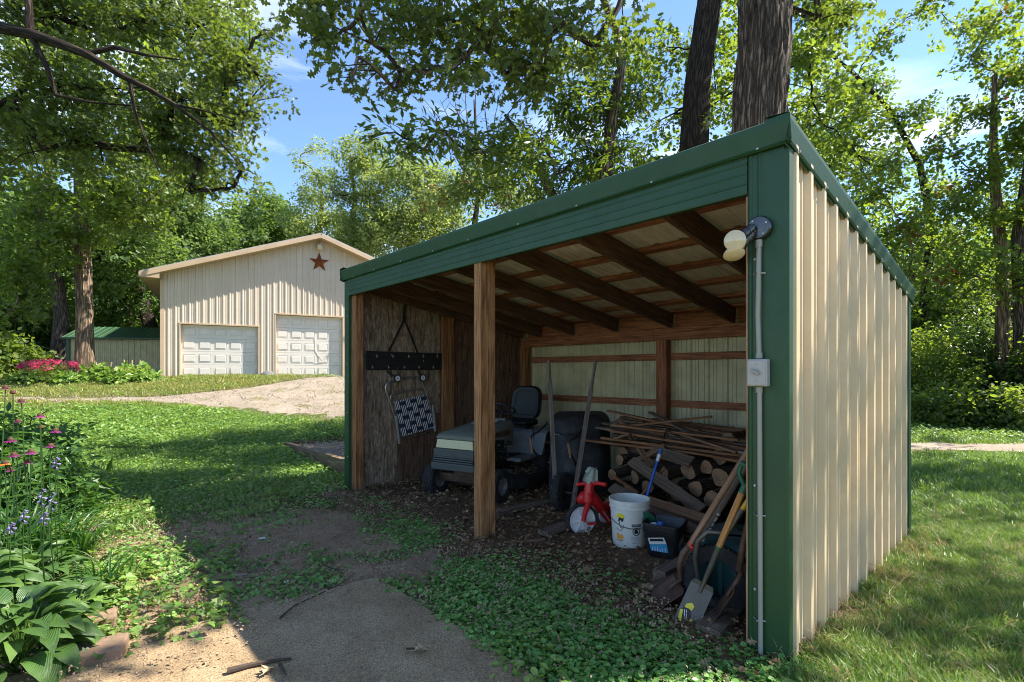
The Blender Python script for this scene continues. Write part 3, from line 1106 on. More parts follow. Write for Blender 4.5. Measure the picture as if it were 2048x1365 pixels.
# ------------------------------------------------------------------ ground
def axis(lo, hi, a, b, d, g=1.13):
    """grid lines: step d between a and b, growing outwards to lo and hi"""
    mid = list(np.arange(a, b + d / 2, d))
    out, s, x = [], d, b
    while x < hi:
        s *= g
        x += s
        out.append(min(x, hi))
    lf, s, x = [], d, a
    while x > lo:
        s *= g
        x -= s
        lf.append(max(x, lo))
    return np.array(lf[::-1] + mid + out)


def shed_tv(x, y):
    sx, sy = x - SX0, y - SY0
    return -sx * math.cos(SYAW) + sy * math.sin(SYAW), sx * math.sin(SYAW) + sy * math.cos(SYAW)


def masks(x, y):
    """(green, dry) cover of the ground at world x, y"""
    x, y = np.asarray(x, float), np.asarray(y, float)
    t, v = shed_tv(x, y)
    n1 = vnoise(x * 0.9, y * 0.9, 21, 4)
    n2 = vnoise(x * 3.1, y * 3.1, 31, 3)
    # bare soil patch in front of the opening
    bare = np.exp(-(((t - 3.1) / 1.35) ** 2 + ((v + 1.0) / 0.62) ** 2)) * 1.35
    bare = np.maximum(bare, np.exp(-(((t - 2.8) / 0.7) ** 2 + ((v + 1.9) / 0.7) ** 2)) * 1.0)
    bare = np.maximum(bare, np.exp(-(((t - 4.3) / 0.7) ** 2 + ((v + 1.9) / 0.5) ** 2)) * 0.7)
    bare = np.maximum(bare, np.exp(-(((t - 2.7) / 0.45) ** 2 + ((v + 2.9) / 1.0) ** 2)) * 0.9)
    near_left = smooth(0.0, 2.0, y - 2.0)
    g = 0.72 + (n1 - 0.5) * 0.9 + (n2 - 0.5) * 0.5 - bare
    inside = (t > 0.0) & (t < SW) & (v > 0.0) & (v < SD_)
    g = np.where(inside, 0.0, g)
    dry = 0.25 + (vnoise(x * 0.5, y * 0.5, 41, 4) - 0.5) * 0.9
    sunny = smooth(11.5, 14.0, y) * (1 - smooth(2, 5, x))
    dry = dry + 0.28 * sunny + 0.15 * smooth(1.5, 3, x) * (y < 12)
    # worn strip at the foot of the shed's right wall
    foot = np.exp(-((t + 0.12) / 0.22) ** 2) * ((v > -0.3) & (v < SD_))
    g = g - foot * 0.45
    dry = dry + foot * 0.25
    return np.clip(g, 0, 1), np.clip(dry, 0, 1)


xs = axis(-420, 420, -6.5, 5.5, 0.085)
ys = axis(-60, 480, 1.4, 12.0, 0.085)
X, Y = np.meshgrid(xs, ys)
Z = H(X, Y)
rough = (vnoise(X * 4, Y * 4, 51, 4) - 0.5) * 0.05
tt, vv = shed_tv(X, Y)
ins = (tt > -0.1) & (tt < SW + 0.1) & (vv > -0.2) & (vv < SD_ + .1)
slab_zone = (tt < 2.5) & (vv < -0.9) & (vv > -4.7)
Z = Z + np.where(ins | slab_zone, -0.02, rough)
bedz = (tt > SW + .2) & (tt < SW + 3.35) & (vv > .55) & (vv < 2.1)
Z = np.where(bedz, np.minimum(Z, 0.08), Z)
nx, ny = len(xs), len(ys)
vs = np.stack([X, Y, Z], -1).reshape(-1, 3)
ii = np.arange((ny - 1) * (nx - 1))
jj, kk = ii // (nx - 1), ii % (nx - 1)
f = np.stack([jj * nx + kk, jj * nx + kk + 1, (jj + 1) * nx + kk + 1, (jj + 1) * nx + kk], 1)
me = bpy.data.meshes.new('ground')
me.from_pydata(vs.tolist(), [], f.tolist())
me.polygons.foreach_set('use_smooth', [True] * len(me.polygons))
gm_, dm_ = masks(X.ravel(), Y.ravel())
ca = me.color_attributes.new('gm', 'FLOAT_COLOR', 'POINT')
ca.data.foreach_set('color', np.stack([gm_, dm_, np.zeros_like(gm_), np.ones_like(gm_)], 1).astype(np.float32).ravel())
me.materials.append(M['ground'])
ground = bpy.data.objects.new('ground', me)
COL.objects.link(ground)
ground['kind'] = 'structure'


def strip(name, m, x0, x1, ynear, yfar, dx=0.12, rows=14, lift=0.015, seed=1, amp=0.35):
    """sheet between two curves of x, with ragged edges, following the terrain"""
    n = int((x1 - x0) / dx)
    px = np.linspace(x0, x1, n)
    a = ynear(px) + (vnoise(px * 1.3, px * 0, seed, 5) - 0.5) * 2 * amp
    c = yfar(px) + (vnoise(px * 1.3, px * 0 + 9, seed + 3, 5) - 0.5) * 2 * amp
    mb = MB()
    vs = []
    for j in range(rows + 1):
        u = j / rows
        yy = a * (1 - u) + c * u
        zz = H(px, yy) + lift + (vnoise(px * 2, yy * 2, 77, 3) - 0.5) * 0.02
        if j in (0, rows):
            zz = zz - 0.05
        vs += list(zip(px, yy, zz))
    fs = [(j * n + i, j * n + i + 1, (j + 1) * n + i + 1, (j + 1) * n + i) for j in range(rows) for i in range(n - 1)]
    mb.add(vs, fs)
    return mb.build(name, m, None, smooth_=True, kind='structure')


# driveway in front of the garage: narrow wheel tracks at the left, wide apron by the right hand door
def yn(x):
    return np.interp(x, [-22, -13.5, -9.8, -7.2, -5.4, -4.0, 0], [14.55, 14.1, 13.75, 12.7, 11.8, 11.3, 10.5])


def yf(x):
    return np.interp(x, [-22, -13.5, -10.2, -8.6, -7.7, -7.0, 0], [14.8, 14.6, 14.9, 16.6, 19.9, 21.2, 24.4])


strip('gravel_driveway', M['gravel'], -20, 0.0, yn, yf, seed=5, dx=.08, amp=.55)
strip('gravel_patch', M['gravel'], -15.2, -11.6, lambda x: 17.2 + 0 * x, lambda x: 17.2 + 1.0 * np.sin(np.clip((x + 15.2) / 3.6, 0, 1) * 3.14), seed=9, rows=5, amp=0.12)
strip('dirt_path', M['gravel'], 5.5, 22, lambda x: 9.55 - 0.1 * (x - 8), lambda x: 11.3 - 0.07 * (x - 8), seed=14, rows=6, amp=0.2)

# concrete path beside the shed, with a broken corner and worn edge
sl = MB()
e = []
for k in range(41):
    u = k / 40
    e.append((-2.37 + u * 6.0, -1.02 + (vnoise(np.array([u * 60]), np.array([1.0]), 4, 3)[0] - .5) * 0.03))
for k in range(21):
    u = k / 20
    e.append((3.6, -1.05 - u * 3.4))
for k in range(41):
    u = k / 40
    e.append((3.6 - u * 6.0, -4.45))
for k in range(30):
    u = k / 30
    e.append((-2.37 - 0.35 * math.sin(u * 3.1) * 0.4 + (vnoise(np.array([u * 30]), np.array([5.0]), 8, 3)[0] - .5) * 0.10, -4.45 + u * 3.40))
sl.prism(e, SM @ Vector((0, 0, 0.028)), SM.to_3x3() @ Vector((1, 0, 0)), SM.to_3x3() @ Vector((0, 1, 0)), 0.10)
sl.build('concrete_path', M['concrete'], None, kind='structure')

# earth floor inside the shed
fl = MB()


def fz(x, y):
    return 0.012 + 0.03 * float(vnoise(np.array([x * 2.5]), np.array([y * 2.5]), 61, 4)[0]) + 0.012 * float(vnoise(np.array([x * 11.]), np.array([y * 11.]), 62, 2)[0])


_nu, _nv = 90, 56
FX = np.linspace(-SW + .05, -.04, _nu + 1)
FY = np.linspace(-0.5, SD_ - .05, _nv + 1)
FXX, FYY = np.meshgrid(FX, FY)
FZ = 0.010 + 0.035 * vnoise(FXX * 2.5, FYY * 2.5, 61, 4) + 0.015 * vnoise(FXX * 11, FYY * 11, 62, 2)
edge = smooth(-0.5, -0.15, FYY + (vnoise(FXX * 3, FYY * 0, 63, 4) - .5) * 0.5)
FZ = FZ * edge - 0.06 * (1 - edge)
lv_ = [S(a, c, z) for a, c, z in zip(FXX.ravel(), FYY.ravel(), FZ.ravel())]
fl.add(lv_, [(j * (_nu + 1) + i, j * (_nu + 1) + i + 1, (j + 1) * (_nu + 1) + i + 1, (j + 1) * (_nu + 1) + i) for j in range(_nv) for i in range(_nu)])
fl.build('shed_floor', M['floor'], None, smooth_=True, kind='structure')


def floor_z(w):
    """height of the earth floor or ground under a world point"""
    q = SMI @ Vector((w[0], w[1], 0))
    if -SW < q.x < 0 and -0.15 < q.y < SD_:
        return 0.01 + 0.035 * float(vnoise(np.array([q.x * 2.5]), np.array([q.y * 2.5]), 61, 4)[0]) + 0.015 * float(vnoise(np.array([q.x * 11.]), np.array([q.y * 11.]), 62, 2)[0])
    return h1(w[0], w[1])


# ------------------------------------------------------------------ ribbed steel
def ribs_profile(w, pitch=0.2286, hgt=0.019, start=0.0):
    """(u, depth) line across a ribbed steel sheet: one tall rib a pitch, two low ones between"""
    out = [(0.0, 0.0)]
    k = 0
    while k * pitch + start < w + 1e-6:
        c = k * pitch + start
        for a, d in ((-0.036, 0), (-0.017, hgt), (0.017, hgt), (0.036, 0), (0.068, 0), (0.072, .007), (0.082, .007), (0.086, 0),
                     (0.142, 0), (0.146, .007), (0.156, .007), (0.160, 0)):
            u = c + a
            if 0 < u < w:
                out.append((u, d))
        k += 1
    out.append((w, 0.0))
    return out


def ribbed(mb, o, ud, ld, nd, w, l0, l1, start=0.0, hgt=0.019, segs=1):
    """sheet: u along ud, length along ld from l0(u) to l1(u), ribs raised along nd"""
    o, ud, ld, nd = Vector(o), Vector(ud), Vector(ld), Vector(nd)
    pr = ribs_profile(w, hgt=hgt, start=start)
    vs, gc = [], []
    for s in range(segs + 1):
        for u, d in pr:
            a, c = l0(u), l1(u)
            L = a + (c - a) * s / segs
            vs.append(o + ud * u + ld * L + nd * d)
            gc.append((u + o.x, L, 0.3))
    n = len(pr)
    mb.add(vs, [(s * n + i, s * n + i + 1, (s + 1) * n + i + 1, (s + 1) * n + i) for s in range(segs) for i in range(n - 1)], gc)
    return mb


# ------------------------------------------------------------------ the open shed
shed = thing('open_shed', 'open fronted lean-to shed with dark green trim and cream ribbed steel walls', 'shed', M=SM)
sl_ = (SHB - SHF) / SD_


def roofz(y):
    return SHF + sl_ * y


# right wall: steel outside (seen from the right), panels 0.914 wide
y = 0.045
while y < SD_ - 0.05:
    w_ = min(0.9144, SD_ - 0.045 - y)
    mb = MB()
    ribbed(mb, (0.0, y, 0), (0, 1, 0), (0, 0, 1), (1, 0, 0), w_, lambda u: 0.0, lambda u, y=y: roofz(y + u) - 0.03, start=0.06, hgt=0.032)
    mb.build('wall_panel', M['cream'], shed)
    y += 0.9144
# back wall, seen from inside
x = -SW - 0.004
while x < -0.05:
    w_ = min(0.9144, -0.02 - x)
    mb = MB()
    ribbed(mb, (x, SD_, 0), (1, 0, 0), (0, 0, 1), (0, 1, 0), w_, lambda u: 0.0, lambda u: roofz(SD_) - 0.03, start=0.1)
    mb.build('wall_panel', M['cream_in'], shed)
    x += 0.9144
# left wall outside
y = 0.045
while y < SD_ - 0.05:
    w_ = min(0.9144, SD_ - 0.045 - y)
    mb = MB()
    ribbed(mb, (-SW, y, 0), (0, 1, 0), (0, 0, 1), (-1, 0, 0), w_, lambda u: 0.0, lambda u, y=y: roofz(y + u) - 0.03, start=0.06)
    mb.build('wall_panel', M['cream'], shed)
    y += 0.9144
# roof panels, ribs running with the slope
rl = Vector((0, SD_ + 0.10, sl_ * (SD_ + 0.10)))
rL = rl.length
rl.normalize()
rn = Vector((0, -rl.z, rl.y))
x = -SW + 0.03
while x < -0.06:
    w_ = min(0.9144, -0.035 - x)
    mb = MB()
    ribbed(mb, (x, -0.025, roofz(-0.025) - 0.012), (1, 0, 0), rl, rn, w_, lambda u: 0.0, lambda u: rL, start=0.1)
    mb.build('roof_panel', M['roof_in'], shed)
    x += 0.9144
# purlins, on the rafters
for k, y in enumerate((0.07, 0.60, 1.10, 1.60, 2.10, 2.60, 2.98)):
    for a, c in ((-SW + 0.05, -2.62), (-2.615, -0.03)):
        mb = MB()
        z = roofz(y) - 0.036
        mb.bar((a, y, z), (c, y, z), 0.09, 0.038, rn)
        mb.build('purlin', M['purlin'], shed, bevel=0.003)
# rafters
for k, x in enumerate((-0.14, -0.80, -1.56, -2.34, -3.16, -3.95, -4.62, -5.02)):
    mb = MB()
    a = Vector((x, 0.06, roofz(0.06) - 0.057 - 0.088))
    c = Vector((x, SD_ - 0.09, roofz(SD_ - 0.09) - 0.057 - 0.088))
    mb.bar(a, c, 0.042, 0.175, rn)
    mb.build('rafter', M['rafter'], shed, bevel=0.003)
# beams across front and back
mb = MB()
mb.bar((-SW + .05, 0.030, 2.565), (-.05, 0.030, 2.565), 0.040, 0.15)
mb.build('front_beam', M['rafter'], shed, bevel=0.003)
bz = roofz(SD_ - .1) - 0.057 - 0.175
mb = MB()
mb.bar((-SW + .05, SD_ - 0.075, bz - 0.075), (-2.60, SD_ - 0.075, bz - 0.075), 0.042, 0.15)
mb.build('back_beam', M['girt'], shed, bevel=0.003)
mb = MB()
mb.bar((-2.597, SD_ - 0.075, bz - 0.075), (-.04, SD_ - 0.075, bz - 0.075), 0.042, 0.15)
mb.build('back_beam', M['girt'], shed, bevel=0.003)
for i, (a, c) in enumerate(((-4.93, -3.95 - .03), (-3.92, -3.16 - .03), (-3.13, -2.37), (-2.31, -1.59), (-1.53, -.83), (-.77, -.05))):
    mb = MB()
    mb.bar((a, SD_ - 0.045, bz + 0.085), (c, SD_ - 0.045, bz + 0.085), 0.036, 0.16)
    mb.build('rafter_block', M['girt'], shed, bevel=0.002)
# girts on the back wall
for z in (0.52, 1.107, 1.699):
    for a, c in ((-4.86, -2.545), (-2.385, -0.17)):
        mb = MB()
        mb.bar((a, SD_ - 0.022, z), (c, SD_ - 0.022, z), 0.038, 0.088)
        mb.build('girt', M['girt'], shed, bevel=0.003)
# posts
gp = RP(958, 1083, 'z', 0.0)
for nm, c, s, m_ in (('post', (-2.465, SD_ - 0.075, (bz - .15) / 2), (0.145, 0.105, bz - .152), M['girt']),
                     ('post', (-4.96, SD_ - 0.10, (bz - .152) / 2), (0.13, 0.13, bz - .152), M['post2']),
                     ('post', (-0.09, SD_ - 0.10, (bz - .152) / 2), (0.14, 0.13, bz - .152), M['post2']),
                     ('post', (-SW + 0.17, 0.085, 1.245), (0.145, 0.10, 2.488), M['post2'])):
    mb = MB()
    mb.box(c, s)
    mb.build(nm, m_, shed, bevel=0.004)
# the middle front post: two boards nailed together
mb = MB()
mb.box((-2.50, 0.045, 1.245), (0.098, 0.086, 2.486))
mb.build('post', M['post'], shed, bevel=0.005)
mb = MB()
mb.box((-2.502, 0.130, 1.240), (0.098, 0.082, 2.476))
mb.build('post', M['post'], shed, bevel=0.005)
# studs and plywood lining of the left wall (inner face x = -SW+0.13)
XI = -SW + 0.145
studs = []
for (pa, pb) in ((885, 908),):
    a, c = RP(pa, 780, 'x', XI).y, RP(pb, 780, 'x', XI).y
    studs.append((a, c))
studs = [(studs[0][0], studs[0][1])]
for a, c in studs:
    mb = MB()
    mb.box((XI - 0.015, (a + c) / 2, (roofz((a + c) / 2) - .24) / 2), (0.05, c - a, roofz((a + c) / 2) - .24))
    mb.build('stud', M['post2'], shed, bevel=0.003)
s_a, s_b = studs[0]
yq = RP(800, 650, 'x', XI).y
yr = RP(985, 700, 'x', XI).y
for y0, y1, z0, z1, m_, dx in ((0.14, yq - .003, 0.02, 9, M['ply'], 0), (yq + .003, s_a - .004, 0.92, 9, M['ply'], -.012), (yq - .02, s_a - .004, 0.015, 0.915, M['ply2'], 0.006),
                               (s_b + .003, yr, 0.02, 9, M['ply2'], 0), (yr + .004, SD_ - .03, 0.02, 9, M['ply2'], -.006)):
    zt0, zt1 = min(z1, roofz(y0) - .22), min(z1, roofz(y1) - .22)
    mb = MB()
    o = rnd.random() * 9
    mb.add([(XI - .04 + dx, y0, z0), (XI - .04 + dx, y1, z0), (XI - .04 + dx, y1, zt1), (XI - .04 + dx, y0, zt0),
            (XI - .055 + dx, y0, z0), (XI - .055 + dx, y1, z0), (XI - .055 + dx, y1, zt1), (XI - .055 + dx, y0, zt0)],
           [(0, 1, 2, 3), (7, 6, 5, 4), (0, 4, 5, 1), (3, 2, 6, 7), (0, 3, 7, 4), (1, 5, 6, 2)],
           [(z0 + o, y0, 0), (z0 + o, y1, 0), (zt1 + o, y1, 0), (zt0 + o, y0, 0)] * 2)
    mb.build('plywood_sheet', m_, shed)
# right wall framing inside
for z in (0.52, 1.107, 1.699):
    mb = MB()
    mb.bar((-0.022, 0.12, z), (-0.022, SD_ - .18, z), 0.038, 0.088)
    mb.build('girt', M['girt'], shed, bevel=0.003)
mb = MB()
mb.box((-0.09, 0.09, 1.22), (0.13, 0.11, 2.44))
mb.build('post', M['post2'], shed, bevel=0.003)
mb = MB()
mb.box((-0.180, 0.055, 1.245), (0.020, 0.105, 2.40))
mb.build('jamb_board', M['osb'], shed)


def profile_sheet(mb, prof, axis_pts):
    """open sheet: 2D profile swept between two frames (origin, e1, e2)"""
    vs, gc = [], []
    for o, a, c, L in axis_pts:
        for p in prof:
            vs.append(Vector(o) + Vector(a) * p[0] + Vector(c) * p[1])
            gc.append((L, p[0], p[1]))
    n = len(prof)
    mb.add(vs, [(s * n + i, s * n + i + 1, (s + 1) * n + i + 1, (s + 1) * n + i) for s in range(len(axis_pts) - 1) for i in range(n - 1)], gc)


# right corner: flat front piece with a raised edge near the opening, and a narrow return on the side wall
mb = MB()
pr = [(-0.178, 0.10), (-0.178, -0.003), (-0.166, -0.010), (-0.158, -0.010), (-0.150, -0.003), (-0.128, -0.003), (-0.120, -0.010), (-0.112, -0.010), (-0.104, -0.003),
      (0.004, -0.003), (0.010, 0.003), (0.024, 0.010), (0.026, 0.052), (0.021, 0.060), (0.002, 0.060)]
profile_sheet(mb, pr, [((0, 0, 0.0), (1, 0, 0), (0, 1, 0), 0), ((0, 0, 2.668), (1, 0, 0), (0, 1, 0), 2.6)])
mb.build('corner_trim', M['green'], shed)
mb = MB()
pr = [(0.14, 0.12), (0.118, 0.10), (0.118, -0.003), (0.105, -0.010), (0.098, -0.003), (0.0, -0.003), (-0.006, 0.003), (-0.024, 0.010), (-0.026, 0.055), (-0.002, 0.060)]
profile_sheet(mb, pr, [((-SW, 0, 0.0), (1, 0, 0), (0, 1, 0), 0), ((-SW, 0, 2.65), (1, 0, 0), (0, 1, 0), 2.6)])
mb.build('corner_trim', M['green'], shed)
mb = MB()
pr = [(-0.004, -0.08), (-0.026, -0.078), (-0.028, 0.0), (-0.022, 0.024), (0.06, 0.026)]
profile_sheet(mb, pr, [((-SW, SD_, 0.0), (1, 0, 0), (0, 1, 0), 0), ((-SW, SD_, roofz(SD_) - .03), (1, 0, 0), (0, 1, 0), 2.6)])
mb.build('corner_trim', M['green'], shed)
mb = MB()
pr = [(0.0, -0.06), (0.022, -0.058), (0.026, 0.0), (0.022, 0.024), (-0.06, 0.026)]
profile_sheet(mb, pr, [((0, SD_, 0.0), (1, 0, 0), (0, 1, 0), 0), ((0, SD_, roofz(SD_) - .03), (1, 0, 0), (0, 1, 0), 2.6)])
mb.build('corner_trim', M['green'], shed)
# ribbed header panel over the opening
mb = MB()
pr = [(0.03, 2.455), (-0.006, 2.455), (-0.008, 2.462), (-0.008, 2.505), (-0.0115, 2.508), (-0.0115, 2.514), (-0.008, 2.517), (-0.008, 2.560), (-0.0105, 2.563), (-0.0105, 2.568), (-0.008, 2.571),
      (-0.008, 2.612), (-0.0105, 2.615), (-0.0105, 2.620), (-0.008, 2.623), (-0.008, 2.645), (-0.013, 2.650), (-0.013, 2.672)]
profile_sheet(mb, pr, [((-SW + .115, 0, 0), (0, 1, 0), (0, 0, 1), 0), ((-0.180, 0, 0), (0, 1, 0), (0, 0, 1), 5)])
mb.build('header_panel', M['green'], shed)
# roof edge trims: front and right, mitred at the corner
for a, c in ((-SW - 0.03, -3.10), (-3.14, 0.047)):
    mb = MB()
    pr = [(0.07, roofz(0) + 0.018), (-0.030, roofz(0) + 0.010), (-0.046, roofz(0) + 0.0), (-0.046, roofz(0) - 0.02), (-0.026, roofz(0) - 0.112), (-0.034, roofz(0) - 0.122), (-0.024, roofz(0) - 0.130), (-0.012, roofz(0) - 0.128)]
    profile_sheet(mb, pr, [((a, 0 if a < -4 else -0.001, 0 if a < -4 else 0.001), (0, 1, 0), (0, 0, 1), 0), ((c, 0 if a < -4 else -.001, 0 if a < -4 else .001), (0, 1, 0), (0, 0, 1), 5)])
    mb.build('roof_edge_trim', M['green'], shed)
for sgn, X0_ in ((1, 0.0), (-1, -SW)):
    for a, c in (((-0.046, 1.05), (1.01, SD_ + .09)) if sgn > 0 else ((-0.046, SD_ + .09),)):
        mb = MB()
        k = 0.001 if a > 0 else 0
        pr = [(-0.07, 0.020), (0.030, 0.012), (0.046 + k, 0.002), (0.046 + k, -0.020), (0.028 + k, -0.105), (0.040 + k, -0.118), (0.034, -0.130), (0.022, -0.128), (0.020, -0.142)]
        pr = [(p[0] * sgn, p[1]) for p in pr]
        profile_sheet(mb, pr, [((X0_, a, roofz(a)), (1, 0, 0), (0, 0, 1), a), ((X0_, c, roofz(c)), (1, 0, 0), (0, 0, 1), c)])
        mb.build('roof_edge_trim', M['green'], shed)
mb = MB()
mb.box((-.015, 0.0, SHF + .008), (.12, .09, .018))
mb.build('corner_cap', M['green'], shed, bevel=.004)
# screws
ws = MB()
mb = MB()
for x in (-4.9, -4.35, -3.75, -3.15, -2.6, -1.95, -1.35, -0.75, -0.12):
    mb.lathe([(0.009, 0), (0.009, 0.004), (0.005, 0.008), (0, 0.009)], (x, -0.024, roofz(0) - 0.112), (0, -1, 0), 8)
for z in (0.35, 0.9, 1.5, 2.1):
    mb.lathe([(0.009, 0), (0.009, 0.004), (0.005, 0.008), (0, 0.009)], (-0.14, -0.003, z), (0, -1, 0), 8)
    mb.lathe([(0.008, 0), (0.008, 0.004), (0.004, 0.008), (0, 0.009)], (-SW + .11, -0.010, z + .1), (0, -1, 0), 8)
for k in range(13):
    y = 0.045 + 0.06 + k * 0.2286 + 0.045
    if y > SD_ - .08:
        break
    for z in (0.16, 0.55, 1.10, 1.66):
        if (k + int(z * 10)) % 3 != 1:
            ws.lathe([(0.013, 0), (0.013, 0.003), (0.008, 0.006), (0.008, 0.014), (0, 0.015)], (0.0, y, z + rnd.uniform(-.02, .02)), (1, 0, 0), 8)
for k in range(7):
    y = 0.10 + k * 0.45
    mb.lathe([(0.010, 0), (0.010, 0.003), (0.006, 0.006), (0.006, 0.014), (0, 0.015)], (0.034, y, roofz(y) - 0.124), (1, 0, 0), 8)
mb.build('screw', M['screw'], shed, kind='stuff')
ws.build('wall_screw', M['darkscrew'], shed, kind='stuff')

# ------------------------------------------------------------------ fixtures on the corner trim
def tagpart(o, label):
    o['label'] = label
    return o


yfp = -0.003
c0 = RP(1522, 458, 'y', yfp)
fx = thing('floodlight', 'outdoor double floodlight with two frosted bulbs on the green corner trim', 'floodlight', M=SM @ Matrix.Translation(c0))
mb = MB()
mb.lathe([(0.0, 0.0), (0.060, 0.0), (0.062, -0.004), (0.062, -0.030), (0.055, -0.038), (0.0, -0.040)], (0, 0, 0), (0, 1, 0), 28)
mb.build('junction_box', M['chrome'], fx, smooth_=True)
mb = MB()
for a in (0.4, 2.2, 3.9, 5.3):
    mb.lathe([(0.005, 0), (0.005, -.004), (0, -.005)], (0.045 * math.cos(a), -0.039, 0.045 * math.sin(a)), (0, 1, 0), 8)
mb.build('cover_screw', M['screw'], fx, kind='stuff')
# world directions for the two lamps, then to local
inv3 = SM.to_3x3().inverted()
for bp, dist in (((1470, 482), 0.13), ((1468, 508), 0.10)):
    tip_l = RP(bp[0], bp[1], 'y', yfp - dist) - c0
    st = Vector((-0.020 if dist > .12 else -0.018, -0.035, 0.012 if dist > .12 else -0.012))
    d = (tip_l - st)
    L = d.length
    d.normalize()
    ar = MB()
    ar.cyl(st, st + d * L * 0.18, 0.014, n=14)
    ar.cyl(st + d * L * 0.15, st + d * (L * 0.60), 0.025, 0.026, n=18)
    ar.cyl(st + d * L * 0.36, st + d * (L * 0.39), 0.028, n=18)
    ar.build('lamp_holder', M['chrome'], fx, smooth_=True)
    face = (d + Vector((-0.25, -0.55, -0.15 if dist > .12 else -0.75))).normalized() if dist > .12 else (inv3 @ Vector((-0.05, -0.45, -0.9))).normalized()
    if dist > .12:
        face = (inv3 @ Vector((-0.45, -0.88, -0.12))).normalized()
    bb = MB()
    s2 = st + d * (L * 0.58)
    bb.tube([s2, s2 + d * 0.03, tip_l - face * 0.035, tip_l - face * 0.012], [0.018, 0.020, 0.022, 0.040], 18)
    bb.lathe([(0.0, -0.016), (0.045, -0.014), (0.054, 0.0), (0.054, 0.006), (0.050, 0.010), (0.030, 0.016), (0.0, 0.020)], tip_l, face, 24)
    bb.build('bulb', M['bulb'], fx, smooth_=True)

# conduit from the lamp to the switch and on to the ground
cx_ = RP(1519, 600, 'y', yfp).x
sb = RP(1521, 746, 'y', yfp)
cd = thing('conduit', 'grey plastic conduit running down the green corner trim below the floodlight', 'conduit', M=SM @ Matrix.Translation((cx_, yfp, 0)))
mb = MB()
mb.tube([(0.004, -0.018, c0.z - 0.065), (0.002, -0.018, 1.95), (-0.002, -0.016, 1.8), (sb.x - cx_, -0.018, sb.z + 0.08)], 0.0125, 12)
mb.tube([(0.004, -0.018, c0.z - 0.062), (0.004, -0.018, c0.z - 0.10)], 0.017, 12)
mb.tube([(sb.x - cx_ + .002, -0.018, sb.z - 0.085), (sb.x - cx_ + .004, -0.018, 0.9), (sb.x - cx_ + .008, -0.018, 0.0)], 0.0125, 12)
mb.tube([(sb.x - cx_, -0.018, sb.z + 0.075), (sb.x - cx_, -0.018, sb.z + 0.105)], 0.017, 12)
mb.tube([(sb.x - cx_, -0.018, sb.z - 0.075), (sb.x - cx_, -0.018, sb.z - 0.105)], 0.017, 12)
mb.build('pipe', M['pvc'], cd, smooth_=True)
mb = MB()
for z in (2.02, 0.75, 0.2):
    mb.tube([(-0.03, -0.003, z), (-0.012, -0.012, z), (0.0, -0.034, z), (0.014, -0.012, z), (0.032, -0.003, z)], 0.004, 6)
mb.build('pipe_strap', M['screw'], cd, smooth_=True, kind='stuff')
sw = thing('switch_box', 'grey weatherproof switch box with a paddle lever on the green corner trim', 'switch box', M=SM @ Matrix.Translation((sb.x, yfp, sb.z)))
mb = MB()
mb.box((0, -0.027, 0), (0.100, 0.052, 0.142))
mb.build('box', M['boxgrey'], sw, bevel=0.006)
mb = MB()
mb.box((0, -0.056, 0), (0.090, 0.006, 0.130))
mb.build('cover_plate', M['boxgrey'], sw, bevel=0.004)
mb = MB()
mb.cyl((0, -0.058, 0.005), (0, -0.066, 0.005), 0.015, n=18)
mb.bar((0.018, -0.070, -0.008), (-0.022, -0.070, 0.016), 0.010, 0.016, (0, 0, 1))
mb.build('switch_lever', M['pvc'], sw, bevel=0.003)
mb = MB()
for z in (-0.042, 0.046):
    mb.lathe([(0.004, 0), (0.004, .003), (0, .004)], (0, -0.059, z), (0, -1, 0), 8)
mb.build('cover_screw', M['screw'], sw, kind='stuff')

# ------------------------------------------------------------------ timber edged gravel bed beyond the shed's left wall
bed = thing('raised_bed', 'low timber framed bed of grey gravel beyond the left end of the shed', 'raised bed', M=SM @ Matrix.Translation((-SW - 0.12, 0.45, 0.05)))
L_, D2 = 3.3, 1.75
for a, c in (((0, 0), (-L_, 0)), ((-L_ + 0.001, 0.07), (-L_ + 0.001, D2 - .07)), ((-L_, D2), (0, D2)), ((-0.05, 0.07), (-0.05, D2 - .07))):
    mb = MB()
    off = 0.045 if a[0] != c[0] else 0
    mb.bar((a[0], a[1], 0.06), (c[0], c[1], 0.06), 0.09, 0.24)
    mb.build('timber', M['timber'], bed, bevel=0.006)
mb = MB()
mb.grid(lambda u, v: Vector((-L_ + .04 + u * (L_ - .09), .04 + v * (D2 - .08), 0.095 + 0.03 * float(vnoise(np.array([u * 20]), np.array([v * 12.]), 5, 3)[0]))), 40, 24)
mb.build('gravel_fill', M['sandfill'], bed, smooth_=True)
q__ = np.random.default_rng(77)
scatter('loose_stones', np.stack([q__.uniform(-L_ + .1, -.1, 700), q__.uniform(.1, D2 - .1, 700), np.full(700, .115)], 1), SPR['stone'], .9, .5, .5, bed, 'stuff', (0, 0, 0), 78)

# ------------------------------------------------------------------ the garage
GO = Vector(((322 - 1024) / FPX * 19.2, 19.2, 0))
GM = Matrix.Translation((GO.x, GO.y, 1.27)) @ Matrix.Rotation(math.atan2(0.494, 0.869), 4, 'Z')
gar = thing('garage', 'large tan ribbed steel garage with two white overhead doors', 'garage', M=GM)
GW, GD, GE, GR = 11.36, 12.0, 3.98, 6.0   # width, depth, eave and ridge height above its base


def gz(u):
    return GE + (GR - GE) * (1 - abs(u - GW / 2) / (GW / 2))


doors = [(0.62, 3.30, 2.10, 5, 4), (3.97, 6.66, 2.66, 5, 5)]


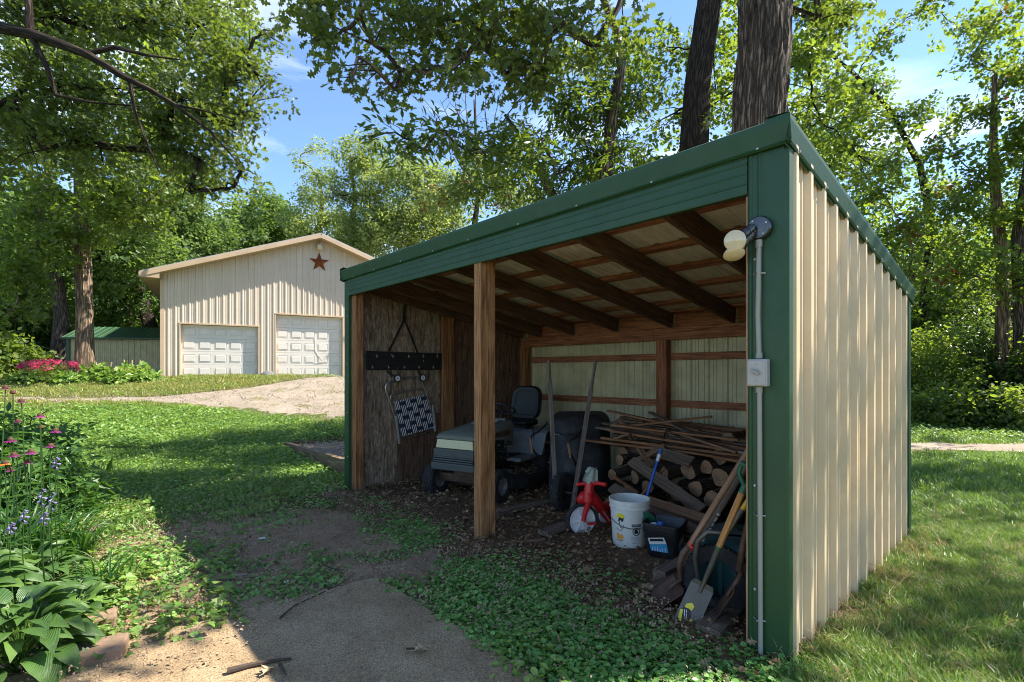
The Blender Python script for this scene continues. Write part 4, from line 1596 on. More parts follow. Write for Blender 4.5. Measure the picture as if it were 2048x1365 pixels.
def wall_cols():
    cuts = [0.06]
    for a, c, hh, n_, r_ in doors:
        cuts += [a - 0.05, c + 0.05]
    cuts.append(GW - .06)
    k, segs = 0, []
    for i in range(len(cuts) - 1):
        a, c = cuts[i], cuts[i + 1]
        over = i in (1, 3)
        z0 = (doors[0][2] if i == 1 else doors[1][2]) + 0.05 if over else 0
        x = a
        while x < c - 0.02:
            w_ = min(0.9144, c - x)
            segs.append((x, w_, z0))
            x += 0.9144
    return segs


for x, w_, z0 in wall_cols():
    st = (-x) % 0.2286
    # split at the ridge so the top follows both slopes
    parts = [(x, w_)] if not (x < GW / 2 < x + w_) else [(x, GW / 2 - x), (GW / 2, x + w_ - GW / 2)]
    for a, ww in parts:
        mb = MB()
        ribbed(mb, (a, 0, 0), (1, 0, 0), (0, 0, 1), (0, -1, 0), ww, lambda u, z0=z0: z0, lambda u, a=a: gz(a + u) - 0.02, start=(-a) % 0.2286, hgt=0.024)
        mb.build('wall_panel', M['tan'], gar)
mb = MB()
ribbed(mb, (0, 0, 0), (0, 1, 0), (0, 0, 1), (-1, 0, 0), GD, lambda u: 0, lambda u: GE)
ribbed(mb, (GW, 0, 0), (0, 1, 0), (0, 0, 1), (1, 0, 0), GD, lambda u: 0, lambda u: GE)
mb.add([(0, GD, 0), (GW, GD, 0), (GW, GD, GE), (GW / 2, GD, GR), (0, GD, GE)], [(0, 1, 2, 3, 4)])
mb.build('side_wall', M['tan'], gar)
# corner boards
for x0, x1 in ((-0.03, 0.10), (GW - .10, GW + .03)):
    mb = MB()
    mb.box(((x0 + x1) / 2, -0.012, GE / 2 + .02), (x1 - x0, 0.034, GE))
    mb.build('corner_trim', M['tan_trim'], gar, bevel=0.004)
# roof: two slabs with overhang, fascia and soffit
OH = 0.50
slope = (GR - GE) / (GW / 2)
EO = 0.62
for sg in (-1, 1):
    xe = GW / 2 + sg * (GW / 2 + EO)
    ze = GE - slope * EO
    mb = MB()
    vs = []
    for y in (-OH - 0.02, GD + OH):
        for (xx, zz) in ((GW / 2, GR), (xe, ze)):
            vs.append((xx, y, zz + 0.19))
            vs.append((xx, y, zz + 0.15))
    mb.add(vs, [(0, 4, 6, 2), (1, 3, 7, 5), (0, 2, 3, 1), (4, 5, 7, 6), (2, 6, 7, 3)])
    mb.build('roof', M['greyroof'], gar)
    mb = MB()
    mb.bar((GW / 2 + sg * .002, -OH - 0.012, GR + 0.062), (xe, -OH - 0.012, ze + 0.062), 0.025, 0.165, (0, 0, 1))
    mb.build('gable_trim', M['tan_trim'], gar, bevel=0.003)
    mb = MB()
    mb.add([(GW / 2, -OH, GR - .015), (xe, -OH, ze - .015), (xe, 0, ze - .015), (GW / 2, 0, GR - .015)], [(0, 1, 2, 3)])
    mb.build('soffit', M['tan_trim'], gar)
    mb = MB()
    mb.add([(xe, -OH, ze - .02), (GW / 2 + sg * GW / 2, -OH, ze - .02), (GW / 2 + sg * GW / 2, GD, ze - .02), (xe, GD, ze - .02)], [(0, 1, 2, 3)])
    mb.add([(xe, -OH, ze - .02), (GW / 2 + sg * GW / 2, -OH, ze - .02), (GW / 2 + sg * GW / 2, -OH, GE - .02)], [(0, 1, 2)])
    mb.add([(xe, -OH, ze - .03), (xe, GD, ze - .03), (xe, GD, ze + .16), (xe, -OH, ze + .16)], [(0, 1, 2, 3)])
    mb.build('eave_soffit', M['tan_trim'], gar)
    mb = MB()
    mb.bar((xe + sg * .002, -OH, ze + 0.03), (xe + sg * .002, GD, ze + 0.03), 0.02, 0.15)
    mb.build('eave_fascia', M['greyroof'], gar)
# doors
RC = 0.175
for a, c, hh, nc, nr in doors:
    fr = MB()
    fr.box((a - 0.025, 0.085, hh / 2), (0.05, 0.22, hh))
    fr.build('door_jamb', M['tan_trim'], gar, bevel=0.003)
    fr = MB()
    fr.box((c + 0.025, 0.085, hh / 2), (0.05, 0.22, hh))
    fr.build('door_jamb', M['tan_trim'], gar, bevel=0.003)
    fr = MB()
    fr.box(((a + c) / 2, 0.085, hh + 0.035), (c - a + 0.12, 0.23, 0.06))
    fr.build('door_head', M['tan_trim'], gar, bevel=0.003)
    dr = MB()
    dr.box(((a + c) / 2, RC + .04, hh / 2), (c - a - .002, 0.03, hh - .004))
    dr.build('door_backing', M['door'], gar)
    sh = hh / nr
    for r in range(nr):
        sec = MB()
        sec.box(((a + c) / 2, RC + 0.008, sh * (r + .5)), (c - a - 0.004, 0.03, sh - 0.008))
        so = sec.build('door_section', M['door'], gar, bevel=0.004)
        pw = (c - a) / nc
        for k in range(nc):
            xc = a + pw * (k + .5)
            zc = sh * (r + .5)
            w2, h2 = pw * 0.39, sh * 0.29
            pm = MB()
            # raised panel: sunk border then a raised field
            ring = []
            for s_, d_ in ((1.0, -0.0075), (0.965, 0.004), (0.86, 0.004), (0.80, -0.013), (0.74, -0.013)):
                w3, h3 = w2 - (1 - s_) * w2, h2 - (1 - s_) * w2
                ring.append([(xc - w3, RC + d_, zc - h3), (xc + w3, RC + d_, zc - h3), (xc + w3, RC + d_, zc + h3), (xc - w3, RC + d_, zc + h3)])
            vs = [p for q in ring for p in q]
            fs = [(i * 4 + j, i * 4 + (j + 1) % 4, (i + 1) * 4 + (j + 1) % 4, (i + 1) * 4 + j) for i in range(len(ring) - 1) for j in range(4)]
            fs.append((16, 17, 18, 19))
            pm.add([(p[0], p[1] - 0.0075, p[2]) for p in vs], fs)
            pm.build('door_panel', M['door'], so)
# a crease in the right hand door
mb = MB()
a, c, hh = doors[1][:3]
pts_ = [(a + 1.50, RC - .010, 1.92), (a + 1.58, RC - .022, 1.55), (a + 1.55, RC - .024, 1.28), (a + 1.72, RC - .022, 0.95), (a + 1.90, RC - .020, 0.66), (a + 1.55, RC - .018, 0.63)]
for i in range(len(pts_) - 1):
    mb.bar(pts_[i], pts_[i + 1], 0.016, 0.012, (0, 1, 0))
mb.build('door_dent', M['door'], gar, bevel=0.004)

# barn star and gable lamp
sp_ = Vector((GW / 2, -0.03, GR - 0.98))
star = thing('barn_star', 'rusty five pointed metal barn star on the garage gable', 'star', M=GM @ Matrix.Translation(sp_))
mb = MB()
vs = [(0, -0.12, 0)]
for k in range(10):
    an = math.pi / 2 + k * math.pi / 5
    r = 0.43 if k % 2 == 0 else 0.17
    vs.append((r * math.cos(an), 0, r * math.sin(an)))
mb.add(vs, [(0, 1 + k, 1 + (k + 1) % 10) for k in range(10)])
mb.build('star_face', M['starrust'], star)
gl = thing('gable_lamp', 'small white gable lamp with a domed hood above the barn star', 'lamp', M=GM @ Matrix.Translation((GW / 2, -0.02, GR - 0.30)))
mb = MB()
mb.lathe([(0.04, 0.10), (0.10, 0.06), (0.13, 0.0), (0.125, -0.02)], (0, -0.15, 0.03), (0, 0, 1), 20)
mb.bar((0, 0, 0.09), (0, -0.15, 0.12), 0.04, 0.05)
mb.build('lamp_hood', M['boxgrey'], gl, smooth_=True)
mb = MB()
mb.lathe([(0.0, -0.20), (0.10, -0.19), (0.125, -0.14), (0.12, 0.0), (0, 0.0)], (0, -0.15, 0.01), (0, 0, 1), 20)
mb.build('lamp_glass', M['bulb'], gl, smooth_=True)

# low outbuilding with a green roof beside the garage
oM = Matrix.Translation((P(136, 750, 21.3).x, 21.3, 1.3)) @ Matrix.Rotation(R(9), 4, 'Z')
ob = thing('low_outbuilding', 'low cream outbuilding with a ribbed dark green roof left of the garage', 'shed', M=oM)
OWD = 4.3
mb = MB()
ribbed(mb, (0, 0, 0), (1, 0, 0), (0, 0, 1), (0, -1, 0), OWD, lambda u: 0, lambda u: 1.66)
mb.add([(0, 0, 0), (0, 3, 0), (0, 3, 1.9), (0, 1.1, 2.3), (0, 0, 1.66), (OWD, 0, 0), (OWD, 3, 0), (OWD, 3, 1.9), (OWD, 1.1, 2.3), (OWD, 0, 1.66)], [(0, 1, 2, 3, 4), (5, 9, 8, 7, 6), (1, 6, 7, 2)])
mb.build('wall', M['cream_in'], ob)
rl2 = Vector((0, 1.25, 0.55)).normalized()
x = -0.15
while x < OWD:
    mb = MB()
    w_ = min(0.9144, OWD + .1 - x)
    ribbed(mb, (x, -0.18, 1.66), (1, 0, 0), rl2, Vector((0, -rl2.z, rl2.y)), w_, lambda u: 0, lambda u: 1.40)
    mb.build('roof_panel', M['green'], ob)
    x += 0.9144
mb = MB()
mb.add([(-.15, 1.10, 2.24), (OWD + .1, 1.10, 2.24), (OWD + .1, 3.1, 1.85), (-.15, 3.1, 1.85)], [(0, 1, 2, 3)])
mb.build('roof', M['green'], ob)
mb = MB()
mb.box((0.02, -0.03, 0.82), (0.14, 0.05, 1.64))
mb.build('corner_trim', M['green'], ob)
mb = MB()
mb.box((OWD / 2, -0.19, 1.64), (OWD + .3, 0.03, 0.07))
mb.build('eave_trim', M['green'], ob)
mb = MB()
mb.box((OWD - .05, -0.03, 0.82), (0.10, 0.05, 1.64))
mb.build('corner_trim', M['rust'], ob)
# rock by the doors
rk = MB()
rk.lathe([(0.0, 0.26), (0.12, 0.24), (0.22, 0.15), (0.27, 0.04), (0.26, -0.05)], (0, 0, 0), (0, 0, 1), 14)
rk.v = [(x * (1.25 + .15 * math.sin(7 * y)), y, z * (1 + .2 * math.sin(5 * x + 1))) for x, y, z in rk.v]
w0 = GM @ Vector((3.62, -0.35, 0))
rk.v = [tuple(Vector(p) + w0) for p in rk.v]
one(rk, 'rock', M['rock'], 'rounded dark grey rock on the ground between the two garage doors', 'rock', w0, smooth_=True)
# ------------------------------------------------------------------ lettering
def textmesh(s, size, fn, name, m, parent, spacing=1.0):
    """flat lettering, its vertices sent through fn(x, y) -> local point"""
    cu = bpy.data.curves.new('lettering', 'FONT')
    cu.body = s
    cu.size = size
    cu.align_x = 'CENTER'
    cu.align_y = 'CENTER'
    cu.space_character = spacing
    cu.resolution_u = 2
    o = bpy.data.objects.new('lettering', cu)
    me = bpy.data.meshes.new_from_object(o)
    me.name = name
    for v in me.vertices:
        v.co = fn(v.co.x, v.co.y)
    me.materials.clear()
    me.materials.append(m)
    bpy.data.objects.remove(o)
    r = bpy.data.objects.new(name, me)
    COL.objects.link(r)
    r.parent = parent
    MW[r.name] = MW[parent.name]
    return r


# ------------------------------------------------------------------ riding mower
mw_yaw = math.atan2(-0.468, 0.808)
mow = thing('riding_mower', 'grey riding lawn mower with a black seat parked nose out in the shed', 'riding mower', (-0.54, 5.96, 0.02), mw_yaw)


def wheel(mb_t, mb_r, c, R_, w_, rim, ax=(1, 0, 0), lug=0):
    c, ax = Vector(c), Vector(ax).normalized()
    h = w_ / 2
    rr = R_ - rim
    mb_t.lathe([(rim, -h * .8), (rim + rr * .45, -h), (R_ - .018, -h * .92), (R_ - .003, -h * .6), (R_, 0), (R_ - .003, h * .6), (R_ - .018, h * .92), (rim + rr * .45, h), (rim, h * .8)], c, ax, 36)
    if lug:
        a = ax.orthogonal().normalized()
        b = ax.cross(a)
        for k in range(lug):
            for sg in (-1, 0, 1):
                an = 2 * math.pi * (k + (0.5 if sg else 0)) / lug
                d = a * math.cos(an) + b * math.sin(an)
                tg = ax.cross(d)
                mb_t.bar(c + ax * (sg * h * .55) + d * (R_ - .004) - tg * .02, c + ax * (sg * h * .55) + d * (R_ - .004) + tg * .012, w_ * .24, .014, d)
    mb_r.lathe([(0.0, h * .55), (rim * .28, h * .55), (rim * .30, h * .35), (rim * .82, h * .30), (rim * .88, h * .78), (rim * 1.02, h * .84), (rim * 1.02, h * .6), (rim * .9, -h * .6), (rim * 1.02, -h * .84), (rim * .85, -h * .7), (rim * .8, -h * .3), (0, -h * .3)], c, ax, 28)


for sx in (-1, 1):
    for cy, R_, w_, rim, lug, xo in ((0.0, .190, .15, .098, 26, .445), (1.27, .255, .22, .13, 24, .42)):
        t_, r_ = MB(), MB()
        wheel(t_, r_, (xo * sx, cy, R_), R_, w_, rim, (sx, 0, 0), lug)
        wt = t_.build('wheel', M['rubber'], mow, smooth_=True)
        r_.build('rim', M['rim'], wt, smooth_=True)
# front axle, frame
mb = MB()
mb.box((0, 0.0, .24), (.74, .07, .07))
mb.box((0, -.02, .33), (.30, .05, .14))
mb.cyl((-.40, 0, .19), (.40, 0, .19), .018)
mb.box((0, -.14, .38), (.46, .05, .07))
mb.build('front_axle', M['rust'], mow, bevel=.004)
mb = MB()
for s_ in (-1, 1):
    mb.bar((.17 * s_, -.14, .37), (.17 * s_, 1.5, .37), .05, .09)
mb.box((0, .45, .36), (.34, .5, .04))
mb.build('frame', M['black'], mow)
# bonnet: tapered shell widening and rising towards the dash
mb = MB()
secs = []
for y_, w2, zt, zb, rr in ((-.225, .262, .752, .712, .01), (-.20, .270, .775, .700, .02), (0.15, .275, .825, .68, .03), (0.50, .272, .872, .64, .035), (0.66, .262, .885, .60, .035), (.68, .25, .86, .60, .03)):
    secs.append([(-w2, y_, zb), (-w2, y_, zt - rr * 1.6), (-w2 + rr, y_, zt - rr * .4), (-w2 * .6, y_, zt), (w2 * .6, y_, zt), (w2 - rr, y_, zt - rr * .4), (w2, y_, zt - rr * 1.6), (w2, y_, zb)])
vs = [p for q in secs for p in q]
fs = [(i * 8 + j, i * 8 + j + 1, (i + 1) * 8 + j + 1, (i + 1) * 8 + j) for i in range(len(secs) - 1) for j in range(7)]
fs += [tuple(range(7, -1, -1)), tuple(range(len(vs) - 8, len(vs)))]
mb.add(vs, fs)
hd = mb.build('bonnet', M['hood'], mow, smooth_=True)
mb = MB()
for k in range(7):
    mb.box((0, .30 + k * .035, .851 + k * .0045), (.26, .018, .006))
mb.build('vent', M['pvc'], hd)
mb = MB()
for s_ in (1,):
    mb.add([(s_ * .277, .12, .70), (s_ * .277, .56, .70), (s_ * .275, .56, .78), (s_ * .277, .12, .75)], [(0, 1, 2, 3)])
mb.build('side_decal', M['rust'], hd)
# nose: lens band, slats, bumper
mb = MB()
mb.prism([(-.262, .0), (.262, .0), (.250, .100), (-.250, .100)], (0, -.242, .608), (1, 0, 0), (0, .12, .993), .04)
mb.build('headlight', M['lens'], mow, bevel=.004)
mb = MB()
for z_, s_, d_ in ((.560, .088, 0.0), (.508, .018, -.006), (.484, .018, -.012), (.460, .018, -.018)):
    mb.box((0, -.215 + d_, z_), (.555 + (.6 - z_) * .1, .09, s_))
mb.box((0, -.16, .53), (.50, .08, .18))
mb.build('grille', M['dkgrey'], mow, bevel=.005)
mb = MB()
mb.box((0, -.225, .405), (.60, .12, .085))
mb.build('bumper', M['dkgrey'], mow, bevel=.012)
# engine and side
mb = MB()
mb.box((0, .28, .52), (.42, .50, .26))
mb.box((.20, .40, .50), (.10, .26, .18))
mb.cyl((.24, .22, .52), (.27, .22, .52), .07)
mb.cyl((.22, .50, .45), (.29, .50, .45), .03)
for k in range(5):
    mb.box((.22, .30, .42 + k * .035), (.10, .34, .012))
mb.build('engine', M['black'], mow, bevel=.004)
mb = MB()
for p_ in ((.255, .30, .60), (.262, .44, .57), (.27, .5, .52), (.25, .36, .46)):
    mb.cyl(p_, (p_[0] + .02, p_[1], p_[2]), .009, n=8)
mb.build('bolt', M['screw'], mow, kind='stuff')
# dash and steering wheel
mb = MB()
mb.prism([(-.24, 0), (.24, 0), (.20, .34), (-.20, .34)], (0, .68, .55), (1, 0, 0), (0, .12, .99), -.16)
mb.build('dash', M['dkgrey'], mow, bevel=.01)
st = MB()
cs, axs = Vector((0, .84, 1.00)), Vector((0, .45, .9)).normalized()
a_ = Vector((1, 0, 0))
b_ = axs.cross(a_)
ring = [cs + (a_ * math.cos(k * 2 * math.pi / 28) + b_ * math.sin(k * 2 * math.pi / 28)) * .17 for k in range(29)]
st.tube(ring, .013, 8, False)
for an in (.5, 2.6, 4.7):
    st.bar(cs - axs * .03, cs + (a_ * math.cos(an) + b_ * math.sin(an)) * .165, .022, .008, axs)
st.cyl(cs - axs * .24, cs - axs * .01, .018)
st.build('steering_wheel', M['black'], mow, smooth_=True)
# footrests and rear body
mb = MB()
for s_ in (-1, 1):
    mb.box((s_ * .33, .74, .405), (.20, .42, .018))
    mb.bar((s_ * .43, .53, .40), (s_ * .43, .98, .40), .014, .045)
mb.bar((.24, .535, .40), (.43, .535, .40), .014, .045)
mb.build('footrest', M['fender'], mow, bevel=.004)
mb = MB()
prof = [(.93, .42), (.98, .42), (1.06, .68), (1.12, .715), (1.52, .715), (1.60, .66), (1.64, .52), (1.61, .50), (1.57, .63), (1.50, .69), (1.13, .69), (1.08, .66)]
mb.prism([(p[0], p[1]) for p in prof], (.53, 0, 0), (0, 1, 0), (0, 0, 1), -1.06 * -1)
mb.v = [(min(max(x, -.53), .53), y, z) for x, y, z in mb.v]
mb.build('fender', M['fender'], mow, bevel=.008)
mb = MB()
mb.add([(.30, .98, .40), (.30, 1.10, .69), (-.30, 1.10, .69), (-.30, .98, .40)], [(0, 1, 2, 3)])
mb.add([(.53, .935, .415), (.53, 1.07, .68), (.30, 1.07, .68), (.30, .935, .415)], [(0, 1, 2, 3)])
mb.add([(-.53, .935, .415), (-.53, 1.07, .68), (-.30, 1.07, .68), (-.30, .935, .415)], [(0, 3, 2, 1)])
mb.build('rear_panel', M['fender'], mow, solid=.01)
# seat
mb = MB()
mb.grid(lambda u, v: Vector(((u - .5) * .46 * (1 - .12 * abs(v - .5)), 1.04 + v * .40, .80 + .055 * (1 - (2 * u - 1) ** 4) - .035 * math.exp(-((u - .5) / .25) ** 2) + .03 * (1 - v) ** 4 * -1)), 14, 12)
mb.grid(lambda u, v: Vector(((u - .5) * .46, 1.04 + v * .40, .775 - .03 * math.sin(v * 3.1))), 2, 8)
mb.box((0, 1.24, .795), (.44, .39, .05))
mb.build('seat', M['vinyl'], mow, smooth_=True, bevel=.02)
mb = MB()
outl = []
for k in range(36):
    an = 2 * math.pi * k / 36
    ca, sa = math.cos(an), math.sin(an)
    x_ = .235 * math.copysign(abs(ca) ** .55, ca)
    z_ = .235 * math.copysign(abs(sa) ** .55, sa)
    outl.append((x_ * (1 - .10 * (z_ + .2)), z_ + .235))
yb = lambda z: 1.42 + z * .20
vs, fs = [], []
rings = [(1.0, .055), (1.0, .0), (.93, -.030), (.72, -.022), (.70, -.012), (.45, -.008), (.05, -.004)]
for s_, dy in rings:
    for x_, z_ in outl:
        zz = (z_ - .235) * s_ + .235
        vs.append((x_ * s_, yb(zz) + dy, .815 + zz))
n_ = 36
for i in range(len(rings) - 1):
    fs += [(i * n_ + k, (i + 1) * n_ + k, (i + 1) * n_ + (k + 1) % n_, i * n_ + (k + 1) % n_) for k in range(n_)]
fs.append(tuple(range((len(rings) - 1) * n_, len(rings) * n_)))
fs.append(tuple(range(n_)))
mb.add(vs, fs)
mb.build('seat_back', M['vinyl'], mow, smooth_=True)
mb = MB()
mb.box((0, 1.30, .745), (.30, .26, .05))
for s_ in (-1, 1):
    mb.cyl((s_ * .14, 1.16, .70), (s_ * .14, 1.16, .76), .02)
mb.build('seat_bracket', M['black'], mow)
# levers and bonnet trim lines
mb = MB()
for x_, y_ in ((.36, 1.02), (-.36, 1.02)):
    mb.tube([(x_, y_, .62), (x_ + .01, y_ - .03, .78), (x_ + .02, y_ - .05, .86)], .007, 6)
    mb.lathe([(0, .02), (.014, .016), (.018, 0), (.012, -.02), (0, -.022)], (x_ + .02, y_ - .05, .88), (0, -.2, 1), 12)
mb.build('lever', M['black'], mow, smooth_=True, kind='stuff')
mb = MB()
mb.bar((-.20, -.12, .7885), (.20, -.12, .7885), .006, .004)
mb.bar((-.20, -.12, .7885), (-.19, .52, .8765), .006, .004)
mb.bar((.20, -.12, .7885), (.19, .52, .8765), .006, .004)
mb.build('bonnet_crease', M['dkgrey'], hd, kind='stuff')
# mower deck
mb = MB()
ol = [(-.52, .28), (-.46, .18), (-.2, .14), (.25, .16), (.48, .24), (.60, .42), (.64, .66), (.60, .86), (.42, .98), (-.40, .98), (-.52, .86), (-.56, .6)]
mb.prism(ol, (0, 0, .255), (1, 0, 0), (0, 1, 0), .02)
mb.prism([(x * 1.02, .57 + (y - .57) * 1.02) for x, y in ol], (0, 0, .235), (1, 0, 0), (0, 1, 0), .13)
mb.cyl((.3, .5, .25), (.3, .5, .30), .09)
mb.cyl((-.25, .5, .25), (-.25, .5, .30), .09)
mb.build('deck', M['black'], mow, bevel=.012)
mm = MW[mow.name]
dl = [tuple(mm @ Vector((rng.uniform(.26, .58), rng.uniform(.40, .84), .262 + rng.uniform(0, .025)))) for _ in range(26)]
o = scatter('clippings', [tuple(mm.inverted() @ Vector(p)) for p in dl], SPR['chips'], .7, .3, .3, mow, 'stuff', (0, 0, 0), 3)
# tow hook strap near the right fender
mb = MB()
mb.tube([(.42, .20, .55), (.36, .15, .56), (.32, .2, .5)], .008, 6)
mb.build('cable', M['black'], mow, smooth_=True)

# ------------------------------------------------------------------ wheelbarrow standing on its nose
wb = thing('wheelbarrow', 'black wheelbarrow with grey wooden handles stood up on its nose', 'wheelbarrow', (0.58, 5.50, 0.02))
hA0, hA1 = P(1110, 962, 5.56), P(1097, 721, 5.98)
hB0, hB1 = P(1137, 1066, 5.20), P(1191, 721, 5.98)
for p0, p1, s_ in ((hA0, hA1, -1), (hB0, hB1, 1)):
    mb = MB()
    d = (p1 - p0)
    mid = p0 + d * .80
    mb.bar(p0, mid, .050, .046, (0, -1, .2), w1=.048, h1_=.044)
    mb.tube([mid - d * .01, mid + d * .03, p1 - d * .02, p1], [.025, .021, .021, .015], 10)
    mb.build('handle', M['greyhandle'], wb, bevel=.006, world=True)
# tray: convex underside towards the camera
tc_ = P(1163, 900, 5.86)
tu = Vector((1, .03, 0)).normalized()
tv = (P(1163, 812, 6.10) - P(1163, 985, 5.66)).normalized()
tn = tu.cross(tv).normalized()       # points towards the camera (-y)
if tn.y > 0:
    tn = -tn
mb = MB()


def rrect(w_, h_, r_, n_=6):
    out = []
    for cx0, cy0, a0 in ((w_ - r_, h_ - r_, 0), (-w_ + r_, h_ - r_, 90), (-w_ + r_, -h_ + r_, 180), (w_ - r_, -h_ + r_, 270)):
        for k in range(n_ + 1):
            an = R(a0 + 90 * k / n_)
            out.append((cx0 + r_ * math.cos(an), cy0 + r_ * math.sin(an)))
    return out


rg_ = [(.345, .50, .13, 0.0, 0), (.335, .49, .125, .012, 0), (.30, .45, .12, .07, 0.01), (.25, .38, .11, .15, .03), (.22, .34, .10, .185, .045), (.18, .30, .09, .20, .05), (.05, .08, .03, .203, .05)]
vs, fs = [], []
for w_, h_, r_, dz, sh_ in rg_:
    for x_, y_ in rrect(w_, h_, r_):
        vs.append(tc_ + tu * x_ + tv * (y_ + sh_) + tn * (dz - .08))
n_ = len(rrect(1, 1, .1))
for i in range(len(rg_) - 1):
    fs += [(i * n_ + k, i * n_ + (k + 1) % n_, (i + 1) * n_ + (k + 1) % n_, (i + 1) * n_ + k) for k in range(n_)]
fs.append(tuple(range((len(rg_) - 1) * n_, len(rg_) * n_)))
mb.add(vs, fs)
mb.build('tray', M['tray'], wb, smooth_=True, world=True, solid=.004)
mb = MB()
rr_ = [tc_ + tu * x_ + tv * y_ - tn * .08 for x_, y_ in rrect(.347, .502, .13, 8)]
mb.tube(rr_ + [rr_[0]], .010, 8, False)
mb.build('tray_rim', M['black'], wb, smooth_=True, world=True)
# wheel
t_, r_ = MB(), MB()
wheel(t_, r_, P(1126, 984, 5.42), .205, .10, .085, (.80, -.60, 0.05), 20)
wt = t_.build('wheel', M['rubber'], wb, smooth_=True, world=True)
r_.build('rim', M['black'], wt, smooth_=True, world=True)
mb = MB()
a0 = P(1126, 984, 5.42)
mb.cyl(a0 - Vector((.12, -.09, 0)), a0 + Vector((.12, -.09, 0)), .01)
mb.build('axle', M['steel'], wb, world=True)
# legs with their wooden wedges and the steel cross brace
for hp, kp, fp in (((1097, 845), (1062, 882), (1098, 928)), ((1168, 853), (1138, 893), (1152, 932))):
    y0, ym, y1 = 5.80, 5.50, 5.66
    mb = MB()
    mb.tube([P(hp[0], hp[1], y0), P(kp[0] + 14, kp[1] - 18, ym + .05), P(kp[0], kp[1] - 10, ym), P(kp[0], kp[1] + 10, ym), P(kp[0] + 8, kp[1] + 24, ym + .02), P(fp[0], fp[1], y1)], .012, 8)
    mb.build('leg', M['black'], wb, smooth_=True, world=True)
    mb = MB()
    mb.bar(P(kp[0] - 2, kp[1] - 6, ym - .02), P(kp[0] + 3, kp[1] + 24, ym - .02), .034, .022, (1, 0, 0))
    mb.build('leg_wedge', M['ash'], wb, bevel=.005, world=True)
mb = MB()
mb.tube([P(1100, 862, 5.74), P(1130, 870, 5.72), P(1162, 866, 5.74)], .009, 8)
mb.build('cross_brace', M['black'], wb, smooth_=True, world=True)
mb = MB()
for px, py, yy in ((1097, 846, 5.77), (1168, 853, 5.75), (1098, 925, 5.62), (1154, 932, 5.55), (1112, 869, 5.70), (1117, 869.5, 5.70), (1145, 983, 5.44)):
    c = P(px, py, yy)
    mb.lathe([(.007, 0), (.007, .006), (0, .009)], c, (0, -1, 0), 8)
mb.build('bolt', M['screw'], wb, world=True, kind='stuff')

# ------------------------------------------------------------------ toddler trike
tk_c = P(1163, 1040, 4.66)
tk = thing('toddler_trike', 'red plastic toddler trike with a big white front wheel', 'trike', (tk_c.x, tk_c.y, 0.02))
axw = Vector((.26, -.96, .04)).normalized()
t_, r_ = MB(), MB()
Rw = .148
t_.lathe([(Rw - .022, -.028), (Rw - .006, -.030), (Rw, -.018), (Rw, .018), (Rw - .006, .030), (Rw - .022, .028)], tk_c, axw, 40, closed=True)
wt = t_.build('wheel', M['rubber'], tk, smooth_=True, world=True)
r_.lathe([(0, .030), (.025, .030), (.03, .012), (Rw - .04, .010), (Rw - .030, .026), (Rw - .020, .026), (Rw - .020, -.026), (Rw - .030, -.026), (Rw - .04, -.010), (0, -.012)], tk_c, axw, 40)
a_ = axw.orthogonal().normalized()
b_ = axw.cross(a_)
for k in range(8):
    an = k * math.pi / 4 + .3
    d = a_ * math.cos(an) + b_ * math.sin(an)
    r_.bar(tk_c + d * .03 + axw * .015, tk_c + d * (Rw - .032) + axw * .015, .006, .010, axw)
r_.build('wheel_disc', M['white'], wt, world=True, smooth_=True)
# fork: a broad tapering blade each side joining under the handlebar
hb = P(1180, 968, 4.62)
mb = MB()
for s_ in (1, -1):
    mb.tube([tk_c + axw * (.045 * s_), tk_c + axw * (.048 * s_) + Vector((.01, 0, .06)), tk_c + axw * (.045 * s_) + Vector((.04, 0, .15)), hb + Vector((-.012, 0, -.075)) + axw * .02 * s_], [.022, .021, .028, .036], 14)
mb.tube([hb + Vector((-.02, 0, -.16)), hb + Vector((-.01, 0, -.06)), hb + Vector((0, 0, .03))], [.050, .048, .034], 16)
mb.build('fork', M['red'], tk, smooth_=True, world=True)
mb = MB()
mb.tube([P(1155, 970, 4.74), P(1165, 968, 4.70), hb, P(1196, 967, 4.56), P(1212, 970, 4.50)], [.018, .017, .024, .018, .019], 12)
mb.build('handlebar', M['red'], tk, smooth_=True, world=True)
mb = MB()
mb.tube([P(1157, 1003, 4.70), P(1166, 996, 4.68), P(1182, 992, 4.66), P(1192, 1002, 4.68), P(1205, 1022, 4.76), P(1222, 1044, 4.86)], [.030, .060, .062, .050, .036, .034], 14)
mb.build('body', M['red'], tk, smooth_=True, world=True)
mb = MB()
mb.tube([P(1190, 1012, 4.85), P(1225, 1018, 5.02), P(1245, 1012, 5.1)], [.03, .07, .05], 12)
mb.build('saddle', M['red'], tk, smooth_=True, world=True)
for px, yy in ((1214, 4.98), (1250, 5.22)):
    c = P(px, 1026, yy)
    c.z = .10
    mb = MB()
    mb.lathe([(0, -.02), (.07, -.02), (.085, -.012), (.09, 0), (.085, .02), (.07, .026), (0, .022)], c, axw, 26)
    mb.build('rear_wheel', M['white'], tk, smooth_=True, world=True)
mb = MB()
pc = tk_c + axw * .07
mb.cyl(tk_c - axw * .04, pc, .008)
mb.bar(pc + Vector((.03, 0, -.02)) - Vector((.005, 0, 0)), pc + Vector((.03, 0, -.02)) + Vector((.075, .02, .002)), .045, .018)
mb.build('pedal', M['red'], tk, bevel=.004, world=True)
e1 = (P(1222, 1044, 4.80) - P(1204, 1018, 4.71)).normalized()
e2 = axw.cross(e1).normalized()
if e2.z < 0:
    e2 = -e2
c_ = P(1213, 1033, 4.70)
textmesh('RADIO FLYER', .026, lambda x, y: MW[tk.name].inverted() @ (c_ + e1 * x + e2 * y), 'lettering', M['paper'], tk)
